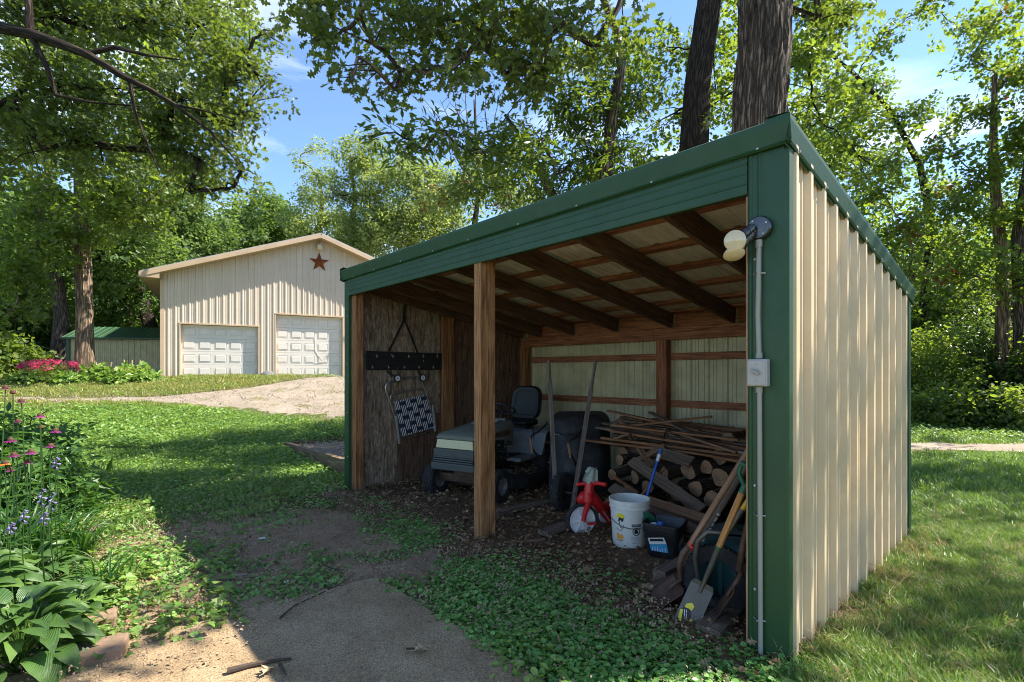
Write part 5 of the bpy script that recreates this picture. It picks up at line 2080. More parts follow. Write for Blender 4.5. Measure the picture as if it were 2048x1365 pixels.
# cloth glove on the handlebar
g_ = P(1180, 952, 4.60)
mb = MB()
mb.grid(lambda u, v: g_ + Vector(((u - .5) * (.085 + .05 * (1 - v)) + .022 * v, -.03 + .03 * math.sin(u * 9) * .4, (v - .45) * .125 + .012 * math.sin(u * 14 + v * 4))), 14, 10)
mb.grid(lambda u, v: g_ + Vector(((u - .5) * (.085 + .05 * (1 - v)) + .022 * v, .025 + .01 * math.sin(u * 7), (v - .45) * .125 + .008 * math.sin(u * 11 + 2))), 14, 10)
mb.tube([g_ + Vector((-.03, -.01, .03)), g_ + Vector((.0, -.02, .07)), g_ + Vector((.04, -.01, .055))], [.022, .020, .016], 8)
one(mb, 'work_glove', M['cloth'], 'pale grey work glove draped over the red trike handlebar', 'glove', g_, smooth_=True)

# ------------------------------------------------------------------ white bucket
bk = G(1259, 1098, 0.03)
bk = Vector((P(1259, 1000, 4.33).x, 4.33, .03))
bt = thing('bucket', 'white plastic bucket with duck print and warning label, blue pole inside', 'bucket', bk)
BR0, BR1, BH = .140, .168, .395
mb = MB()
mb.lathe([(0, 0), (BR0 - .004, 0), (BR0, .006), (BR1 - .006, BH - .07), (BR1 + .004, BH - .068), (BR1 + .004, BH - .060), (BR1 - .005, BH - .058), (BR1 - .004, BH - .035), (BR1 + .005, BH - .033), (BR1 + .006, BH), (BR1, BH + .003),
          (BR1 - .006, BH - .002), (BR1 - .010, BH - .04), (BR0 - .006, .02), (0, .015)], (0, 0, 0), (0, 0, 1), 56)
mb.build('pail', M['bucket'], bt, smooth_=True)


def onb(x, z, off=.0012, a0=-1.5708):
    r = BR0 + (BR1 - BR0) * z / BH + off
    an = a0 + x / r
    return Vector((r * math.cos(an), r * math.sin(an), z))


def bpatch(name, m_, x0, x1, z0, z1, off=.0012, n=10):
    q = MB()
    q.grid(lambda u, v: onb(x0 + (x1 - x0) * u, z0 + (z1 - z0) * v, off), n, 2)
    return q.build(name, m_, bt)


def bpoly(name, m_, pts_, off):
    q = MB()
    cx0, cz0 = sum(p[0] for p in pts_) / len(pts_), sum(p[1] for p in pts_) / len(pts_)
    vs_ = [onb(cx0, cz0, off)] + [onb(x_, z_, off) for x_, z_ in pts_]
    q.add(vs_, [(0, 1 + i, 1 + (i + 1) % len(pts_)) for i in range(len(pts_))])
    return q.build(name, m_, bt)


lx = .022
lb_ = bpatch('warning_label', M['paper'], lx - .047, lx + .047, .025, .215, .0006)
bpatch('label_heading', M['ink'], lx - .040, lx + .040, .190, .213, .0016)
textmesh('WARNING', .019, lambda x, y: onb(lx + x, .2015 + y, .0026), 'lettering', M['paper'], bt)
ringp = [(lx + .030 * math.cos(k * .2618), .152 + .032 * math.sin(k * .2618)) for k in range(24)]
q = MB()
for i in range(24):
    q.bar(onb(*ringp[i], .0020), onb(*ringp[(i + 1) % 24], .0020), .006, .0015, (0, -1, 0))
q.bar(onb(lx - .022, .176, .0022), onb(lx + .022, .128, .0022), .006, .0015, (0, -1, 0))
q.build('warning_symbol', M['ink'], bt)
bpoly('warning_figure', M['ink'], [(lx - .016, .134), (lx + .012, .134), (lx + .018, .150), (lx + .008, .160), (lx + .012, .172), (lx, .176), (lx - .008, .166), (lx - .018, .158)], .0014)
for i, s_ in enumerate(('KEEP CHILDREN AWAY', 'CHILD CAN FALL INTO', 'BUCKET AND DROWN')):
    textmesh(s_, .0078, lambda x, y, i=i: onb(lx + x, .105 - i * .012 + y, .0016), 'lettering', M['ink'], bt)
for i, s_ in enumerate(('EVEN WITH A SMALL', 'AMOUNT OF WATER')):
    textmesh(s_, .0074, lambda x, y, i=i: onb(lx + x, .064 - i * .012 + y, .0016), 'lettering', M['ink'], bt)
bpatch('stamp_mark', M['ink'], .108, .128, .085, .150, .0014, 4)
# loose yellow and black print of a bird on the left
bpoly('print', M['yelsticker'], [(-.150, .285), (-.115, .300), (-.085, .285), (-.075, .262), (-.095, .255), (-.125, .262), (-.150, .258)], .0016)
bpoly('print', M['ink'], [(-.130, .262), (-.085, .262), (-.088, .236), (-.100, .222), (-.105, .243), (-.122, .240), (-.135, .222)], .0022)
bpoly('print', M['orange'], [(-.150, .115), (-.135, .130), (-.120, .108), (-.098, .125), (-.080, .095), (-.105, .068), (-.145, .078)], .0016)
q = MB()
for pl in (([(-.118, .23), (-.124, .20), (-.108, .175), (-.088, .178), (-.086, .20)]), ([(-.15, .17), (-.13, .15), (-.10, .155), (-.092, .178)]), ([(-.15, .07), (-.12, .058), (-.085, .075)])):
    for i in range(len(pl) - 1):
        q.bar(onb(*pl[i], .002), onb(*pl[i + 1], .002), .004, .0012, (0, -1, 0))
q.build('print', M['ink'], bt)
q = MB()
q.tube([onb(-.225 + .45 * u, .235 - .055 * math.sin(u * math.pi), .006 + .014 * math.sin(u * math.pi)) for u in [k / 16 for k in range(17)]], .003, 6)
q.build('bail_handle', M['steel'], bt, smooth_=True)
# the blue pole standing in the bucket
p0, p1 = Vector((bk.x + .05, bk.y + .04, .06)), P(1322, 899, 4.58)
d = (p1 - p0)
pt = thing('blue_pole', 'bright blue plastic pole standing in the white bucket', 'pole', p0)
mb = MB()
mb.cyl(p0, p0 + d * .90, .0125, n=14)
mb.build('shaft', M['blue'], pt, smooth_=True, world=True)
mb = MB()
mb.tube([p0 + d * .86, p0 + d * .90, p0 + d * .95], [.0145, .016, .0145], 14)
mb.build('collar', M['paper'], pt, smooth_=True, world=True)
mb = MB()
mb.tube([p0 + d * .94, p0 + d * .975, p0 + d], [.015, .014, .017], 14)
mb.build('grip_end', M['blue'], pt, smooth_=True, world=True)
# small green net hooked over the rim
nl = [P(1281, 1027, 4.22), P(1296, 1025, 4.14), P(1309, 1036, 4.12), P(1313, 1050, 4.14), P(1301, 1056, 4.15), P(1288, 1044, 4.18)]
nc_ = sum(nl, Vector()) / 6 + Vector((.0, -.01, -.02))
nt_ = thing('hand_net', 'small dark green hand net hanging over the white bucket rim', 'net', nc_)
mb = MB()
mb.tube(nl + [nl[0]], .006, 6, False)
mb.tube([nl[0], P(1274, 1020, 4.28), P(1262, 1016, 4.33)], .006, 6)
mb.build('hoop', M['dgreen'], nt_, smooth_=True, world=True)
mb = MB()
for k in range(6):
    a, c = nl[k], nl[(k + 1) % 6]
    for j in range(5):
        e = a.lerp(c, j / 5)
        mb.tube([e, nc_.lerp(e, .6) + Vector((0, 0, -.012)), nc_.lerp(e, .1) + Vector((0, .01, -.02))], .0016, 4, False)
    for s_ in (.35, .6, .85):
        mb.tube([nc_.lerp(a, s_) + Vector((0, 0, -.012)), nc_.lerp(c, s_) + Vector((0, 0, -.012))], .0016, 4, False)
mb.add([nc_ + Vector((0, .012, -.01))] + [p + Vector((0, .004, -.002)) for p in nl], [(0, 1 + i, 1 + (i + 1) % 6) for i in range(6)])
mb.build('mesh_bag', M['dgreen'], nt_, world=True)

# ------------------------------------------------------------------ black tub with stickers
tb_c = G(1337, 1122, 0.03)
tb = thing('black_tub', 'square black plastic tub with torn blue and white stickers', 'tub', (tb_c.x + .01, tb_c.y + .12, .035), R(-33))
mb = MB()
sq = lambda w_, z, r_=.045: [(x_, y_, z) for x_, y_ in rrect(w_, w_, r_, 4)]
rings = [sq(.105, 0, .03), sq(.112, .01, .035), sq(.142, .20), sq(.148, .203), sq(.150, .222), sq(.145, .225), sq(.146, .252), sq(.153, .255), sq(.153, .272), sq(.147, .274), sq(.140, .262), sq(.108, .03), sq(.01, .025)]
n_ = len(rings[0])
vs = [p for q in rings for p in q]
fs = [(i * n_ + k, i * n_ + (k + 1) % n_, (i + 1) * n_ + (k + 1) % n_, (i + 1) * n_ + k) for i in range(len(rings) - 1) for k in range(n_)]
fs.append(tuple(range(n_ - 1, -1, -1)))
mb.add(vs, fs)
mb.build('tub_body', M['black'], tb, smooth_=True)


def tubface(side, u, z, off=.002):
    h_ = .112 + (.142 - .112) * (z - .01) / .19 + off
    return Vector((u, -h_, z)) if side == 0 else Vector((h_, u, z))


def tubpoly(name, m_, side, pts_, off=.002):
    q = MB()
    q.add([tubface(side, x_, z_, off) for x_, z_ in pts_], [tuple(range(len(pts_)))])
    return q.build(name, m_, tb)


for side, sg in ((0, 1), (1, 1)):
    tubpoly('sticker', M['paper'], side, [(-.098, .155), (.03, .180), (.05, .13), (-.085, .105)])
    tubpoly('sticker', M['skyblue'], side, [(-.085, .103), (.05, .128), (.062, .06), (-.075, .055)])
    tubpoly('sticker_print', M['ink'], side, [(-.085, .150), (.02, .170), (.03, .150), (-.08, .130)], .003)
    for k in range(6):
        x0 = -.065 + k * .02
        tubpoly('sticker_stripe', M['paper'], side, [(x0, .058), (x0 + .006, .059), (x0 + .004, .085 + .01 * (k % 3)), (x0 - .002, .084)], .003)
e_ = lambda x, y: tubface(1, x, .145 + y + (x * .2), .004)
textmesh('CLEAR', .028, lambda x, y: tubface(1, -.03 + x, .150 + y + x * .16, .004), 'lettering', M['paper'], tb)
mb = MB()
mb.grid(lambda u, v: Vector((-.11 + .22 * u, -.11 + .22 * v, .17 + .03 * math.sin(u * 9) * math.cos(v * 7))), 12, 12)
mb.build('contents', M['ink'], tb, smooth_=True)
cw = MW[tb.name]
mb = MB()
mb.lathe([(0, .03), (.028, .026), (.034, 0), (.03, -.03), (0, -.035)], cw @ Vector((-.03, -.02, .235)), (.3, .2, .9), 14)
one(mb, 'bottle_top', M['blue'], 'small blue plastic bottle top lying inside the black tub', 'bottle top', cw @ Vector((-.03, -.02, .235)), smooth_=True)
mb = MB()
mb.lathe([(0, .02), (.030, .016), (.042, 0), (.03, -.02), (0, -.02)], cw @ Vector((-.085, -.03, .222)), (-.3, -.3, .9), 14)
one(mb, 'white_lid', M['white'], 'small white lid lying inside the black tub', 'lid', cw @ Vector((-.085, -.03, .222)), smooth_=True)

# ------------------------------------------------------------------ tools leaning in the right hand corner
def tool(name, label, cat, parts, loc):
    t_ = thing(name, label, cat, loc)
    for nm, mb_, m_, kw in parts:
        mb_.build(nm, m_, t_, world=True, **kw)
    return t_


def blade_mesh(tip, neck, width, nrm, curve=.03, point=0.0, th=.003, shoulder=True, nu=8, nv=10, wtop=None):
    """dished shovel blade from the neck down to the tip"""
    tip, neck = Vector(tip), Vector(neck)
    ax_ = (tip - neck)
    L = ax_.length
    ax_.normalize()
    s_ = ax_.cross(Vector(nrm)).normalized()
    n_ = s_.cross(ax_).normalized()
    if n_.dot(Vector(nrm)) < 0:
        n_ = -n_
    wtop = width if wtop is None else wtop

    def fn(u, v):
        x_ = 2 * u - 1
        wv_ = (wtop + (width - wtop) * v)
        if shoulder and v < .08:
            wv_ *= .80 + .2 * v / .08
        end = 1.0
        if point:
            end = 1 - point * abs(x_) ** 1.6 * smooth(.5, 1, v)
        return neck + ax_ * (L * v * end) + s_ * (x_ * wv_ / 2) - n_ * (curve * (1 - x_ * x_)) + n_ * (.012 if v < .05 else 0)
    q = MB()
    q.grid(fn, nu, nv)
    return q, ax_, s_, n_


def dgrip(c, d, s_, m_):
    """D grip beyond the end of a handle"""
    q = MB()
    w_ = .055
    q.tube([c, c + d * .05 + s_ * .0], [.020, .019], 12)
    q.tube([c + d * .04, c + d * .07 + s_ * .03, c + d * .10 + s_ * w_, c + d * .155 + s_ * w_], [.014, .013, .012, .012], 10)
    q.tube([c + d * .04, c + d * .07 - s_ * .03, c + d * .10 - s_ * w_, c + d * .155 - s_ * w_], [.014, .013, .012, .012], 10)
    q.tube([c + d * .155 - s_ * (w_ + .012), c + d * .155 + s_ * (w_ + .012)], .015, 12)
    return q


# flat square spade with a green grip
bot = G(1369, 1256, 0.0) + Vector((0, 0, .012))
nk = P(1408, 1166, 3.02)
top_s, top_e = P(1437, 1096, 2.94), P(1484, 985, 2.83)
dsp = (top_e - top_s).normalized()
bl_, ax_, s_, n_ = blade_mesh(bot, nk, .135, (-.38, -.90, .22), .004, 0, wtop=.135)
q = MB()
q.tube([nk + (bot - nk) * .22, nk + (bot - nk) * .05 - n_ * -.006, nk + (top_s - nk) * .3, top_s, top_s + dsp * .02], [.010, .012, .0155, .018, .018], 12)
hnd = MB()
hnd.tube([top_s + dsp * .004, top_s + dsp * .2, top_e], [.0185, .0185, .018], 14)
grp = dgrip(top_e, dsp, s_, None)
ring_ = MB()
ring_.tube([top_s - dsp * .004, top_s + dsp * .012], [.0195, .0195], 14)
sp_t = tool('spade', 'flat square spade with orange wooden handle and green D grip, yellow blade sticker', 'spade',
            [('blade', bl_, M['steel'], dict(solid=.003)), ('socket', q, M['steel'], dict(smooth_=True)), ('handle', hnd, M['ash2'], dict(smooth_=True)), ('grip', grp, M['dgreen'], dict(smooth_=True)), ('ferrule', ring_, M['dgreen'], dict(smooth_=True))], bot)


def spp(u, v, off=.004):
    return nk + ax_ * ((bot - nk).length * v) + s_ * (u * .135) * -1 + n_ * off - n_ * .003


if (spp(.5, .5) - spp(-.5, .5)).x < 0:
    s_ = -s_
for nm, m_, pl, of in (('sticker', M['yelsticker'], [(-.30, .58), (-.10, .50), (.05, .55), (.02, .66), (-.12, .64), (-.30, .66)], .005),
                       ('sticker', M['ink'], [(-.34, .66), (-.02, .66), (.10, .78), (.02, .90), (-.20, .92), (-.34, .80)], .005),
                       ('sticker', M['yelsticker'], [(-.42, .74), (-.32, .72), (-.20, .96), (-.36, .95)], .006),
                       ('sticker', M['paper'], [(-.28, .70), (-.24, .70), (-.10, .88), (-.14, .88)], .006),
                       ('sticker', M['paper'], [(-.20, .69), (-.17, .69), (-.04, .84), (-.07, .85)], .006),
                       ('sticker', M['yelsticker'], [(.08, .80), (.22, .80), (.24, .92), (.08, .92)], .006)):
    q = MB()
    q.add([spp(*p, of) for p in pl], [tuple(range(len(pl)))])
    q.build(nm, m_, sp_t, world=True)

# old long handled round shovel, rusty, blade to the left
nk2 = P(1362, 1160, 3.22)
tip2 = P(1296, 1218, 3.22)
tip2.z = .03
k2, e2_ = P(1379, 1092, 3.19), P(1560, 800, 3.05)
q1, ax2, s2_, n2_ = blade_mesh(tip2, nk2 + Vector((-.01, 0, -.02)), .19, (-.25, -.22, .94), .025, .35)
q = MB()
q.tube([nk2 + (tip2 - nk2) * .35, nk2, P(1358, 1130, 3.21), P(1367, 1106, 3.2), k2], [.010, .016, .020, .021, .0205], 12)
h_ = MB()
dh = (e2_ - k2)
h_.tube([k2 - dh.normalized() * .01, k2 + dh * .3, k2 + dh * .62, e2_], [.0195, .0195, .019, .019], 14)
cl = MB()
cl.lathe([(.008, 0), (.012, .004), (.006, .008), (0, .009)], P(1383, 1096, 3.165), (-.3, -1, 0), 12)
cl.lathe([(.0205, 0), (.0205, .012)], k2 + dh * .01, dh.normalized(), 16)
t2 = tool('round_shovel', 'old long handled round shovel, brown and rusty, left of the spade', 'shovel',
          [('blade', q1, M['rust'], dict(solid=.003, smooth_=True)), ('socket', q, M['rust'], dict(smooth_=True)), ('handle', h_, M['ash'], dict(smooth_=True)), ('red_mark', cl, M['red'], dict(smooth_=True))], tip2)
# dark long handle behind it, with a worn paper label and a blue green streak
b0, b1 = P(1388, 1100, 3.26), P(1575, 800, 3.12)
d = (b1 - b0)
h_ = MB()
h_.tube([b0 + Vector((-.03, 0, -.02)), b0 + d * .3, b1], [.022, .021, .020], 14)
lbm = MB()
dn_ = d.normalized()
for u0, u1 in ((.07, .10), (.105, .13), (.135, .17), (.175, .20), (.205, .24), (.245, .262)):
    lbm.lathe([(.0222, 0), (.0222, d.length * (u1 - u0) * .8)], b0 + d * u0, dn_, 16)
bl2 = MB()
bl2.tube([b0 + Vector((-.02, 0, .0)), P(1372, 1130, 3.24), P(1352, 1165, 3.3), P(1345, 1190, 3.34)], [.018, .017, .014, .006], 10)
bq, *_r = blade_mesh(P(1322, 1212, 3.40), P(1360, 1168, 3.36), .18, (-.25, -.25, .93), .025, .3)
tool('long_shovel', 'long dark handled shovel with a worn white handle label behind the rusty one', 'shovel',
     [('handle', h_, M['greyhandle'], dict(smooth_=True)), ('handle_label', lbm, M['paper'], dict(smooth_=True)), ('socket', bl2, M['rust'], dict(smooth_=True)), ('blade', bq, M['rust'], dict(solid=.003, smooth_=True))], P(1322, 1212, 3.40))
# yellow handled tool with a steel shank curving down behind the spade
y0_, y1_ = P(1480, 1027, 3.02), P(1530, 950, 2.95)
h_ = MB()
h_.tube([y0_, y0_ + (y1_ - y0_) * 1.5], [.016, .017], 12)
sk = MB()
sk.tube([y0_ + (y1_ - y0_) * .05, P(1462, 1058, 3.04), P(1448, 1078, 3.06), P(1442, 1066, 3.07), P(1415, 1064, 3.10), P(1396, 1082, 3.13), P(1390, 1115, 3.16), P(1396, 1158, 3.18), P(1400, 1225, 3.2)], [.013, .011, .010, .013, .015, .016, .016, .014, .010], 10)
fr_ = MB()
fr_.tube([y0_ - (y1_ - y0_).normalized() * .03, y0_ + (y1_ - y0_).normalized() * .03], [.0175, .0185], 12)
tool('yellow_tool', 'yellow handled garden tool with a curved steel shank behind the spade', 'garden tool',
     [('handle', h_, M['yellow'], dict(smooth_=True)), ('shank', sk, M['steel'], dict(smooth_=True)), ('ferrule', fr_, M['steel'], dict(smooth_=True))], P(1400, 1225, 3.2))
# rusty shovel at the far right, blade edge-on
nk3, k3, e3 = P(1472, 1166, 2.90), P(1478, 1140, 2.90), P(1498, 1040, 2.87)
tp3 = P(1414, 1250, 2.98)
q3, *_r = blade_mesh(tp3, nk3, .19, (-.72, .30, .6), .02, .3)
sk = MB()
sk.tube([nk3 + (tp3 - nk3) * .3, nk3, P(1483, 1148, 2.90), k3, P(1486, 1090, 2.88), e3], [.008, .014, .017, .019, .019, .019], 12)
h_ = MB()
h_.tube([e3, e3 + (e3 - k3) * 2.2], [.0175, .017], 12)
tool('rusty_shovel', 'rusty brown shovel seen edge on beside the right jamb', 'shovel',
     [('blade', q3, M['rust'], dict(solid=.003, smooth_=True)), ('socket', sk, M['rust'], dict(smooth_=True)), ('handle', h_, M['ash'], dict(smooth_=True))], tp3)
# teal storage tote and a dark tyre behind the tools
to = thing('storage_tote', 'dark teal plastic storage tote behind the leaning tools', 'tote', tuple(S(-.42, .62, .02)), -SYAW)
mb = MB()
rings = [[(x_, y_, z_) for x_, y_ in rrect(.29 * k, .22 * k, .04, 4)] for z_, k in ((0, .86), (.01, .88), (.36, 1.0))]
n_ = len(rings[0])
mb.add([p for q in rings for p in q], [(i * n_ + k, i * n_ + (k + 1) % n_, (i + 1) * n_ + (k + 1) % n_, (i + 1) * n_ + k) for i in range(2) for k in range(n_)])
for k in range(5):
    mb.box((-.20 + k * .10, -.205, .18), (.03, .02, .26))
mb.build('tote_body', M['teal'], to, smooth_=True)
mb = MB()
rings = [[(x_, y_, z_) for x_, y_ in rrect(.31 * k, .24 * k, .05, 4)] for z_, k in ((.35, 1.0), (.385, 1.0), (.39, .96), (.40, .90), (.40, .1))]
mb.add([p for q in rings for p in q], [(i * n_ + k, i * n_ + (k + 1) % n_, (i + 1) * n_ + (k + 1) % n_, (i + 1) * n_ + k) for i in range(4) for k in range(n_)])
mb.build('lid', M['teal'], to, smooth_=True)
ty = thing('worn_tyre_hoop', 'dark worn tyre standing behind the square spade', 'tyre', tuple(S(-.50, .33, .01)))
t_ = MB()
cty = S(-.50, .33, .205)
axt = (SM.to_3x3() @ Vector((.35, -1, .18))).normalized()
t_.lathe([(.12, -.05), (.16, -.06), (.200, -.05), (.210, 0), (.200, .05), (.16, .06), (.12, .05)], cty, axt, 40, closed=True)
a_ = axt.orthogonal().normalized()
b_ = axt.cross(a_)
for k in range(52):
    an = 2 * math.pi * k / 52
    dd = a_ * math.cos(an) + b_ * math.sin(an)
    t_.bar(cty + dd * .203 - axt * .045, cty + dd * .203 + axt * .045, .010, .012, dd)
t_.build('tread', M['rubber'], ty, smooth_=True, world=True)

# ------------------------------------------------------------------ lawn chair, rack and rollers on the left wall
XW = XI - .035


def LW(zx, zy, off=0.0):
    """point on the lining from picks in the enlarged crop (700 + x/4.015, 580 + y/4.015)"""
    return RW(700 + zx / 4.015, 580 + zy / 4.015, 'x', XW + off)


rk_c = LW(440, 570, .03)
rack = thing('tool_rack', 'black wall rack with two rows of small hooks on the plywood lining', 'rack', rk_c)
mb = MB()
cs_ = [LW(130, 490, .02), LW(750, 510, .02), LW(745, 645, .02), LW(130, 643, .02)]
nrm_ = (SM.to_3x3() @ Vector((1, 0, 0)))
mb.add(cs_ + [p - nrm_ * .02 for p in cs_], [(3, 2, 1, 0), (4, 5, 6, 7), (0, 1, 5, 4), (1, 2, 6, 5), (2, 3, 7, 6), (3, 0, 4, 7)])
mb.build('backboard', M['ink'], rack, world=True, bevel=.004)
mb = MB()
for r0 in (535, 615):
    mb.tube([LW(160, r0 - 8, .035), LW(300, r0 - 4, .036), LW(440, r0 + 1, .035), LW(735, r0 + 6, .035)], .003, 6)
mb.build('wire', M['rust'], rack, world=True, smooth_=True)
for r0, xs_ in ((530, (215, 345, 470, 587, 700)), (618, (178, 308, 435, 553, 668))):
    for zx in xs_:
        mb = MB()
        mb.tube([LW(zx, r0 - 12, .02), LW(zx, r0 - 4, .05), LW(zx, r0 + 12, .055), LW(zx + 3, r0 + 8, .075)], .006, 6)
        mb.lathe([(.006, 0), (.012, .004), (.008, .010), (0, .012)], LW(zx + 3, r0 + 8, .075), nrm_, 10)
        mb.build('hook', M['screw'], rack, world=True, smooth_=True)
mb = MB()
for px_, py_ in ((330, 515), (590, 565), (382, 625)):
    mb.bar(LW(px_, py_, .03), LW(px_ + 2, py_ + 16, .03), .008, .004, nrm_)
mb.build('dangling_tag', M['alu'], rack, world=True, kind='stuff')
st_ = thing('hanging_strap', 'dark forked strap hung on the wall above the black rack', 'strap', LW(440, 240, .012))
mb = MB()
mb.bar(LW(443, 105, .012), LW(438, 245, .014), .045, .008, nrm_)
mb.build('upper_strap', M['black'], st_, world=True)
for zx, zy in ((312, 492), (542, 503)):
    mb = MB()
    mb.bar(LW(437, 238, .012), LW(zx, zy, .018), .026, .006, nrm_)
    mb.build('fork_strap', M['black'], st_, world=True)
mb = MB()
for k in range(5):
    mb.lathe([(.004, 0), (.004, .003), (0, .004)], LW(449, 150 + k * 14, .018), nrm_, 8)
mb.build('rivet', M['screw'], st_, world=True, kind='stuff')

ch = thing('lawn_chair', 'folded aluminium lawn chair with navy striped webbing hanging on the wall', 'lawn chair', LW(480, 950, .05))


def lt(pts_, r, m_, nm, off):
    q = MB()
    q.tube([LW(a, c, off) for a, c in pts_], r, 10)
    return q.build(nm, m_, ch, world=True, smooth_=True)


lt([(372, 733), (345, 738), (315, 742), (296, 756), (284, 780), (288, 810), (330, 930), (355, 1010), (392, 1130)], .0115, M['alu'], 'frame_tube', .045)
lt([(430, 712), (470, 704), (520, 698), (548, 706), (566, 722), (600, 800), (640, 930), (672, 1080)], .0115, M['alu'], 'frame_tube', .045)
lt([(330, 880), (322, 862), (334, 845), (370, 832), (450, 812), (540, 796), (575, 798), (596, 815), (608, 845)], .0095, M['alu'], 'back_tube', .055)
lt([(352, 900), (385, 1030), (412, 1160), (425, 1185), (470, 1188), (600, 1150), (668, 1122), (678, 1100), (655, 1000), (615, 838)], .0105, M['alu'], 'seat_tube', .035)
for a, c in (((368, 1015), (396, 1238)), ((664, 925), (686, 1140))):
    mb = MB()
    mb.bar(LW(*a, .075), LW(*c, .060), .032, .016, nrm_)
    mb.build('armrest', M['pvc'], ch, world=True, bevel=.006)
TL, TR, BR_, BL = (350, 900), (612, 838), (680, 1108), (418, 1180)


def wq(u, v):
    a = (TL[0] + (TR[0] - TL[0]) * u, TL[1] + (TR[1] - TL[1]) * u)
    c = (BL[0] + (BR_[0] - BL[0]) * u, BL[1] + (BR_[1] - BL[1]) * u)
    return (a[0] + (c[0] - a[0]) * v, a[1] + (c[1] - a[1]) * v)


NH, NV = 5, 6
for i in range(NV):
    u0, u1 = (i + .06) / NV, (i + .94) / NV
    mb = MB()
    nseg = NH * 6

    def fn(a, c, u0=u0, u1=u1, i=i):
        ph = math.cos(math.pi * (c * NH - .5)) * (1 if i % 2 == 0 else -1) if False else math.sin(math.pi * (c * NH)) * (1 if (int(c * NH) % 2 == 0) else 1)
        s_ = 1 if (int(min(c * NH, NH - .01)) + i) % 2 == 0 else -1
        k = abs(math.sin(math.pi * c * NH))
        return LW(*wq(u0 + (u1 - u0) * a, c * 1.0 - .0), .056 + .005 * s_ * k)
    mb.grid(fn, 2, nseg, gfn=lambda a, c: (c, a * .058, 0))
    mb.build('striped_strap', M['stripe'], ch, world=True)
for j in range(NH):
    v0, v1 = (j + .24) / NH, (j + .78) / NH
    mb = MB()

    def fn(a, c, v0=v0, v1=v1, j=j):
        s_ = -1 if (int(min(a * NV, NV - .01)) + j) % 2 == 0 else 1
        k = abs(math.sin(math.pi * a * NV))
        return LW(*wq(a, v0 + (v1 - v0) * c), .056 + .005 * s_ * k)
    mb.grid(fn, NV * 6, 2)
    mb.build('navy_strap', M['navy'], ch, world=True)
for k, (zx, zy) in enumerate(((380, 712), (584, 708))):
    wt_ = thing('hanging_roller', ('small white hubbed roller on a black bracket at the left frame corner' if k == 0 else 'small white hubbed roller on a black bracket at the right frame corner'), 'roller', LW(zx, zy, .06))
    c = LW(zx, zy, .06)
    ax_r = nrm_
    q = MB()
    q.lathe([(.034, -.012), (.048, -.014), (.052, 0), (.048, .014), (.034, .012)], c, ax_r, 26, closed=True)
    q.build('tyre', M['rubber'], wt_, world=True, smooth_=True)
    q = MB()
    q.lathe([(0, .012), (.012, .012), (.014, .004), (.026, .004), (.030, .014), (.036, .012), (.036, -.01), (0, -.01)], c, ax_r, 26)
    q.build('hub', M['white'], wt_, world=True, smooth_=True)
    q = MB()
    q.bar(c, LW(zx - (85 if k == 0 else 40), zy - 60, .03), .022, .010, nrm_)
    q.cyl(c - nrm_ * .03, c + nrm_ * .022, .006)
    q.build('bracket', M['black'], wt_, world=True)

# ------------------------------------------------------------------ firewood and boards
def log(px, py, Yd, r, L, dirv, label, n=22, flat=1.0):
    c = P(px, py, Yd)
    dirv = Vector(dirv).normalized()
    o = thing('firewood_log', label, 'log', c, 0, 'split and round logs in the firewood pile')
    q = random.Random(int(px * 7 + py))
    a_ = dirv.orthogonal().normalized()
    b_ = dirv.cross(a_)
    prof = [1 + .07 * math.sin(3 * k * 2 * math.pi / n + px) + .05 * q.uniform(-1, 1) for k in range(n)]
    if flat < 1:
        a0_ = q.random() * 6.28
        prof = [min(p, flat / max(.25, math.cos(k * 2 * math.pi / n - a0_))) if math.cos(k * 2 * math.pi / n - a0_) > 0 else p for k, p in enumerate(prof)]
    bm = MB()
    vs_, gc_ = [], []
    for s in range(5):
        off = Vector((q.uniform(-1, 1), q.uniform(-1, 1), q.uniform(-1, 1))) * .008
        for k in range(n):
            an = 2 * math.pi * k / n
            vs_.append(c + off + dirv * (L * s / 4) + (a_ * math.cos(an) + b_ * math.sin(an)) * r * prof[k] * (1 + .02 * q.uniform(-1, 1)))
            gc_.append((L * s / 4 + px, math.cos(an) * r, math.sin(an) * r))
    bm.add(vs_, [(s * n + k, s * n + (k + 1) % n, (s + 1) * n + (k + 1) % n, (s + 1) * n + k) for s in range(4) for k in range(n)], gc_)
    bm.build('bark', M['logbark'] if flat == 1 else M['greyboard'], o, world=True, smooth_=True)
    for s, sg in ((0, -1), (1, 1)):
        em = MB()
        ctr = c + dirv * (L * s + sg * .004)
        vs_ = [ctr] + [ctr + (a_ * math.cos(2 * math.pi * k / n) + b_ * math.sin(2 * math.pi * k / n)) * r * prof[k] * .965 for k in range(n)]
        gc_ = [(0, 0, 0)] + [(r * prof[k] * math.cos(2 * math.pi * k / n), r * prof[k] * math.sin(2 * math.pi * k / n), 0) for k in range(n)]
        em.add(vs_, [(0, 1 + k, 1 + (k + 1) % n) if sg > 0 else (0, 1 + (k + 1) % n, 1 + k) for k in range(n)], gc_)
        em.build('cut_end', M['cutwood'], o, world=True)
    return o


